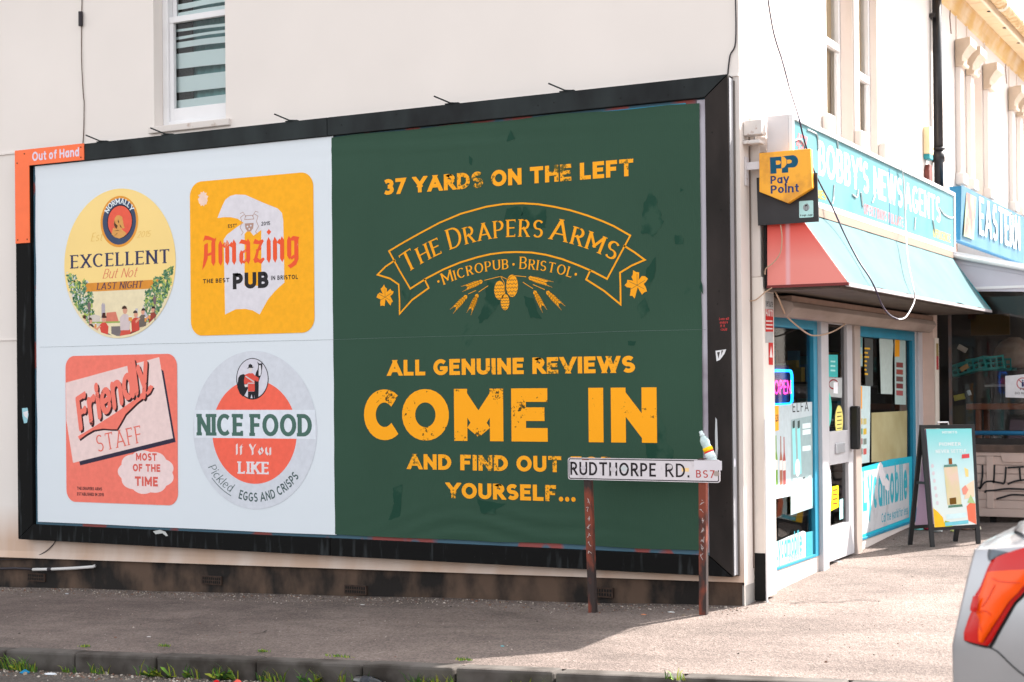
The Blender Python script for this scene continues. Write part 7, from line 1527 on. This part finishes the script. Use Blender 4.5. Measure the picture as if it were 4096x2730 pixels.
def scrap(px, py, s_, c, nm, lab, cat='litter', road=False, flat_=.25):
    if road: x = kpt(px, py); y = kerb_y(x)-.09; z = zroad(x, y)
    else: p = gpt(px, py); x, y, z = p; z = pz(x, y)
    V = []; n = 7
    for j in range(4):
        for k in range(n): a = 2*PI*k/n; r_0 = s_*(1.1, 1.0, .7, .2)[j]*rnd.uniform(.75, 1.15); V.append((x+r_0*math.cos(a)*1.4, y+r_0*math.sin(a)*.8, z+.001+s_*flat_*j/3*rnd.uniform(.8, 1.3)))
    props(MB().add(V, [(j*n+k, j*n+(k+1) % n, (j+1)*n+(k+1) % n, (j+1)*n+k) for j in range(3) for k in range(n)]+[tuple(3*n+k for k in range(n))]).build(nm, ink(*c), None), lab, cat)
scrap(142, 2650, .028, (30, 120, 160), 'blue_wrapper', 'crumpled blue wrapper in the gutter at the left', road=True, flat_=.6)
scrap(245, 2660, .03, (200, 204, 210), 'paper_scrap', 'white torn paper in the gutter right of the blue wrapper', road=True)
scrap(905, 2700, .014, (206, 30, 36), 'red_wrapper', 'tiny bright red wrapper in the gutter weeds', road=True, flat_=.8)
scrap(990, 2706, .020, (216, 90, 80), 'red_wrapper', 'pale red crushed wrapper in the gutter right of the tiny red one', road=True, flat_=.9)
scrap(268, 2378, .014, (196, 200, 206), 'paper_scrap', 'small white paper by the plinth at the left')
scrap(595, 2548, .012, (206, 200, 200), 'paper_scrap', 'white scrap near the kerb on the left pavement')
scrap(2010, 2585, .010, (60, 180, 190), 'wrapper_scrap', 'tiny turquoise scrap on the shaded pavement')
scrap(1450, 2420, .014, (206, 206, 204), 'paper_scrap', 'white flattened scrap by the wall below the green poster')
scrap(2685, 2452, .020, (190, 190, 188), 'crushed_packet', 'grey crushed packet between the sign posts, nearest the right post')
scrap(2575, 2460, .014, (206, 130, 90), 'wrapper_scrap', 'orange tipped scrap between the sign posts')
scrap(3340, 2247, .05, (222, 222, 224), 'paper_scrap', 'white sheet of paper at the shop door step', flat_=.05)
scrap(3310, 2262, .03, (222, 222, 224), 'paper_scrap', 'smaller white paper left of the sheet at the door step', flat_=.05)
# black glass bottle lying in the gutter
xb0 = kpt(1449, 2700); y0_ = kerb_y(xb0)-.06; z0_ = zroad(xb0, y0_)+.038; xb1 = kpt(1610, 2716)
bt = thing('dark_bottle', 'dark glass bottle with white label lying in the gutter among weeds', 'bottle', (xb0, y0_, z0_))
ax = Vector((xb1-xb0, -.03, -.004)); Lb = ax.length; ax.normalize(); B0 = Vector((xb0, y0_, z0_))
lathe('bottle_glass', [(0, .030), (.02, .036), (.55, .036), (.66, .026), (.74, .014), (.96, .013), (1.0, .015)], mat('bottle_black', (14, 18, 22), .08, spec=.7), bt, B0, ax, Lb); lathe('bottle_label', [(.2, .0366), (.45, .0366)], mat('lab_dark', (26, 30, 40), .5), bt, B0, ax, Lb); lathe('neck_label', [(.76, .0165), (.92, .0160)], ink(216, 216, 214), bt, B0, ax, Lb)
flat('printed_label', [rect(B0.x+.06, B0.x+.13, -.012, .012)], ink(206, 206, 200), (Vector((0, B0.y-.04, B0.z)), Vector((1, 0, 0)), Vector((0, 0, 1)), Vector((0, -1, 0))), 0, bt)
# houses over the main road, met only as reflections in the shop glass
brick = mat('terrace_brick', (120, 74, 60), .9, rgb2=(92, 60, 50), scale=12); pnt = mat('terrace_cream', (190, 176, 160), .85)
for i in range(9):
    y0_ = 6+i*6.2; t_h = thing('terraced_house', 'terraced house across the main road, met only as a reflection in shop glass', 'house', (30, y0_, -.3), 'terraced houses across the main road')
    wallgrid('wall', 0, 28, y0_, y0_+6.1, -.6, 6.4, [(y0_+.8, y0_+2.4, .8, 2.4), (y0_+3.8, y0_+4.8, -.3, 2.0), (y0_+.8, y0_+2.2, 3.8, 5.4), (y0_+3.7, y0_+5, 3.8, 5.4)], .15, pnt if i % 3 == 1 else brick, t_h, sgn=1)
    MB().box(28.15, 36, y0_, y0_+6.1, -.6, 6.4).build('house_body', mat('house_dark', (70, 66, 64), .8), t_h)
    MB().prism([(27.8, y0_, 6.4), (32, y0_, 8.8), (36, y0_, 6.4)], (0, 6.1, 0)).build('roof', slate, t_h)
for o in bpy.data.objects:
    if o.type == 'MESH' and o.parent is None and 'label' not in o and 'kind' not in o: print('UNLABELLED', o.name)
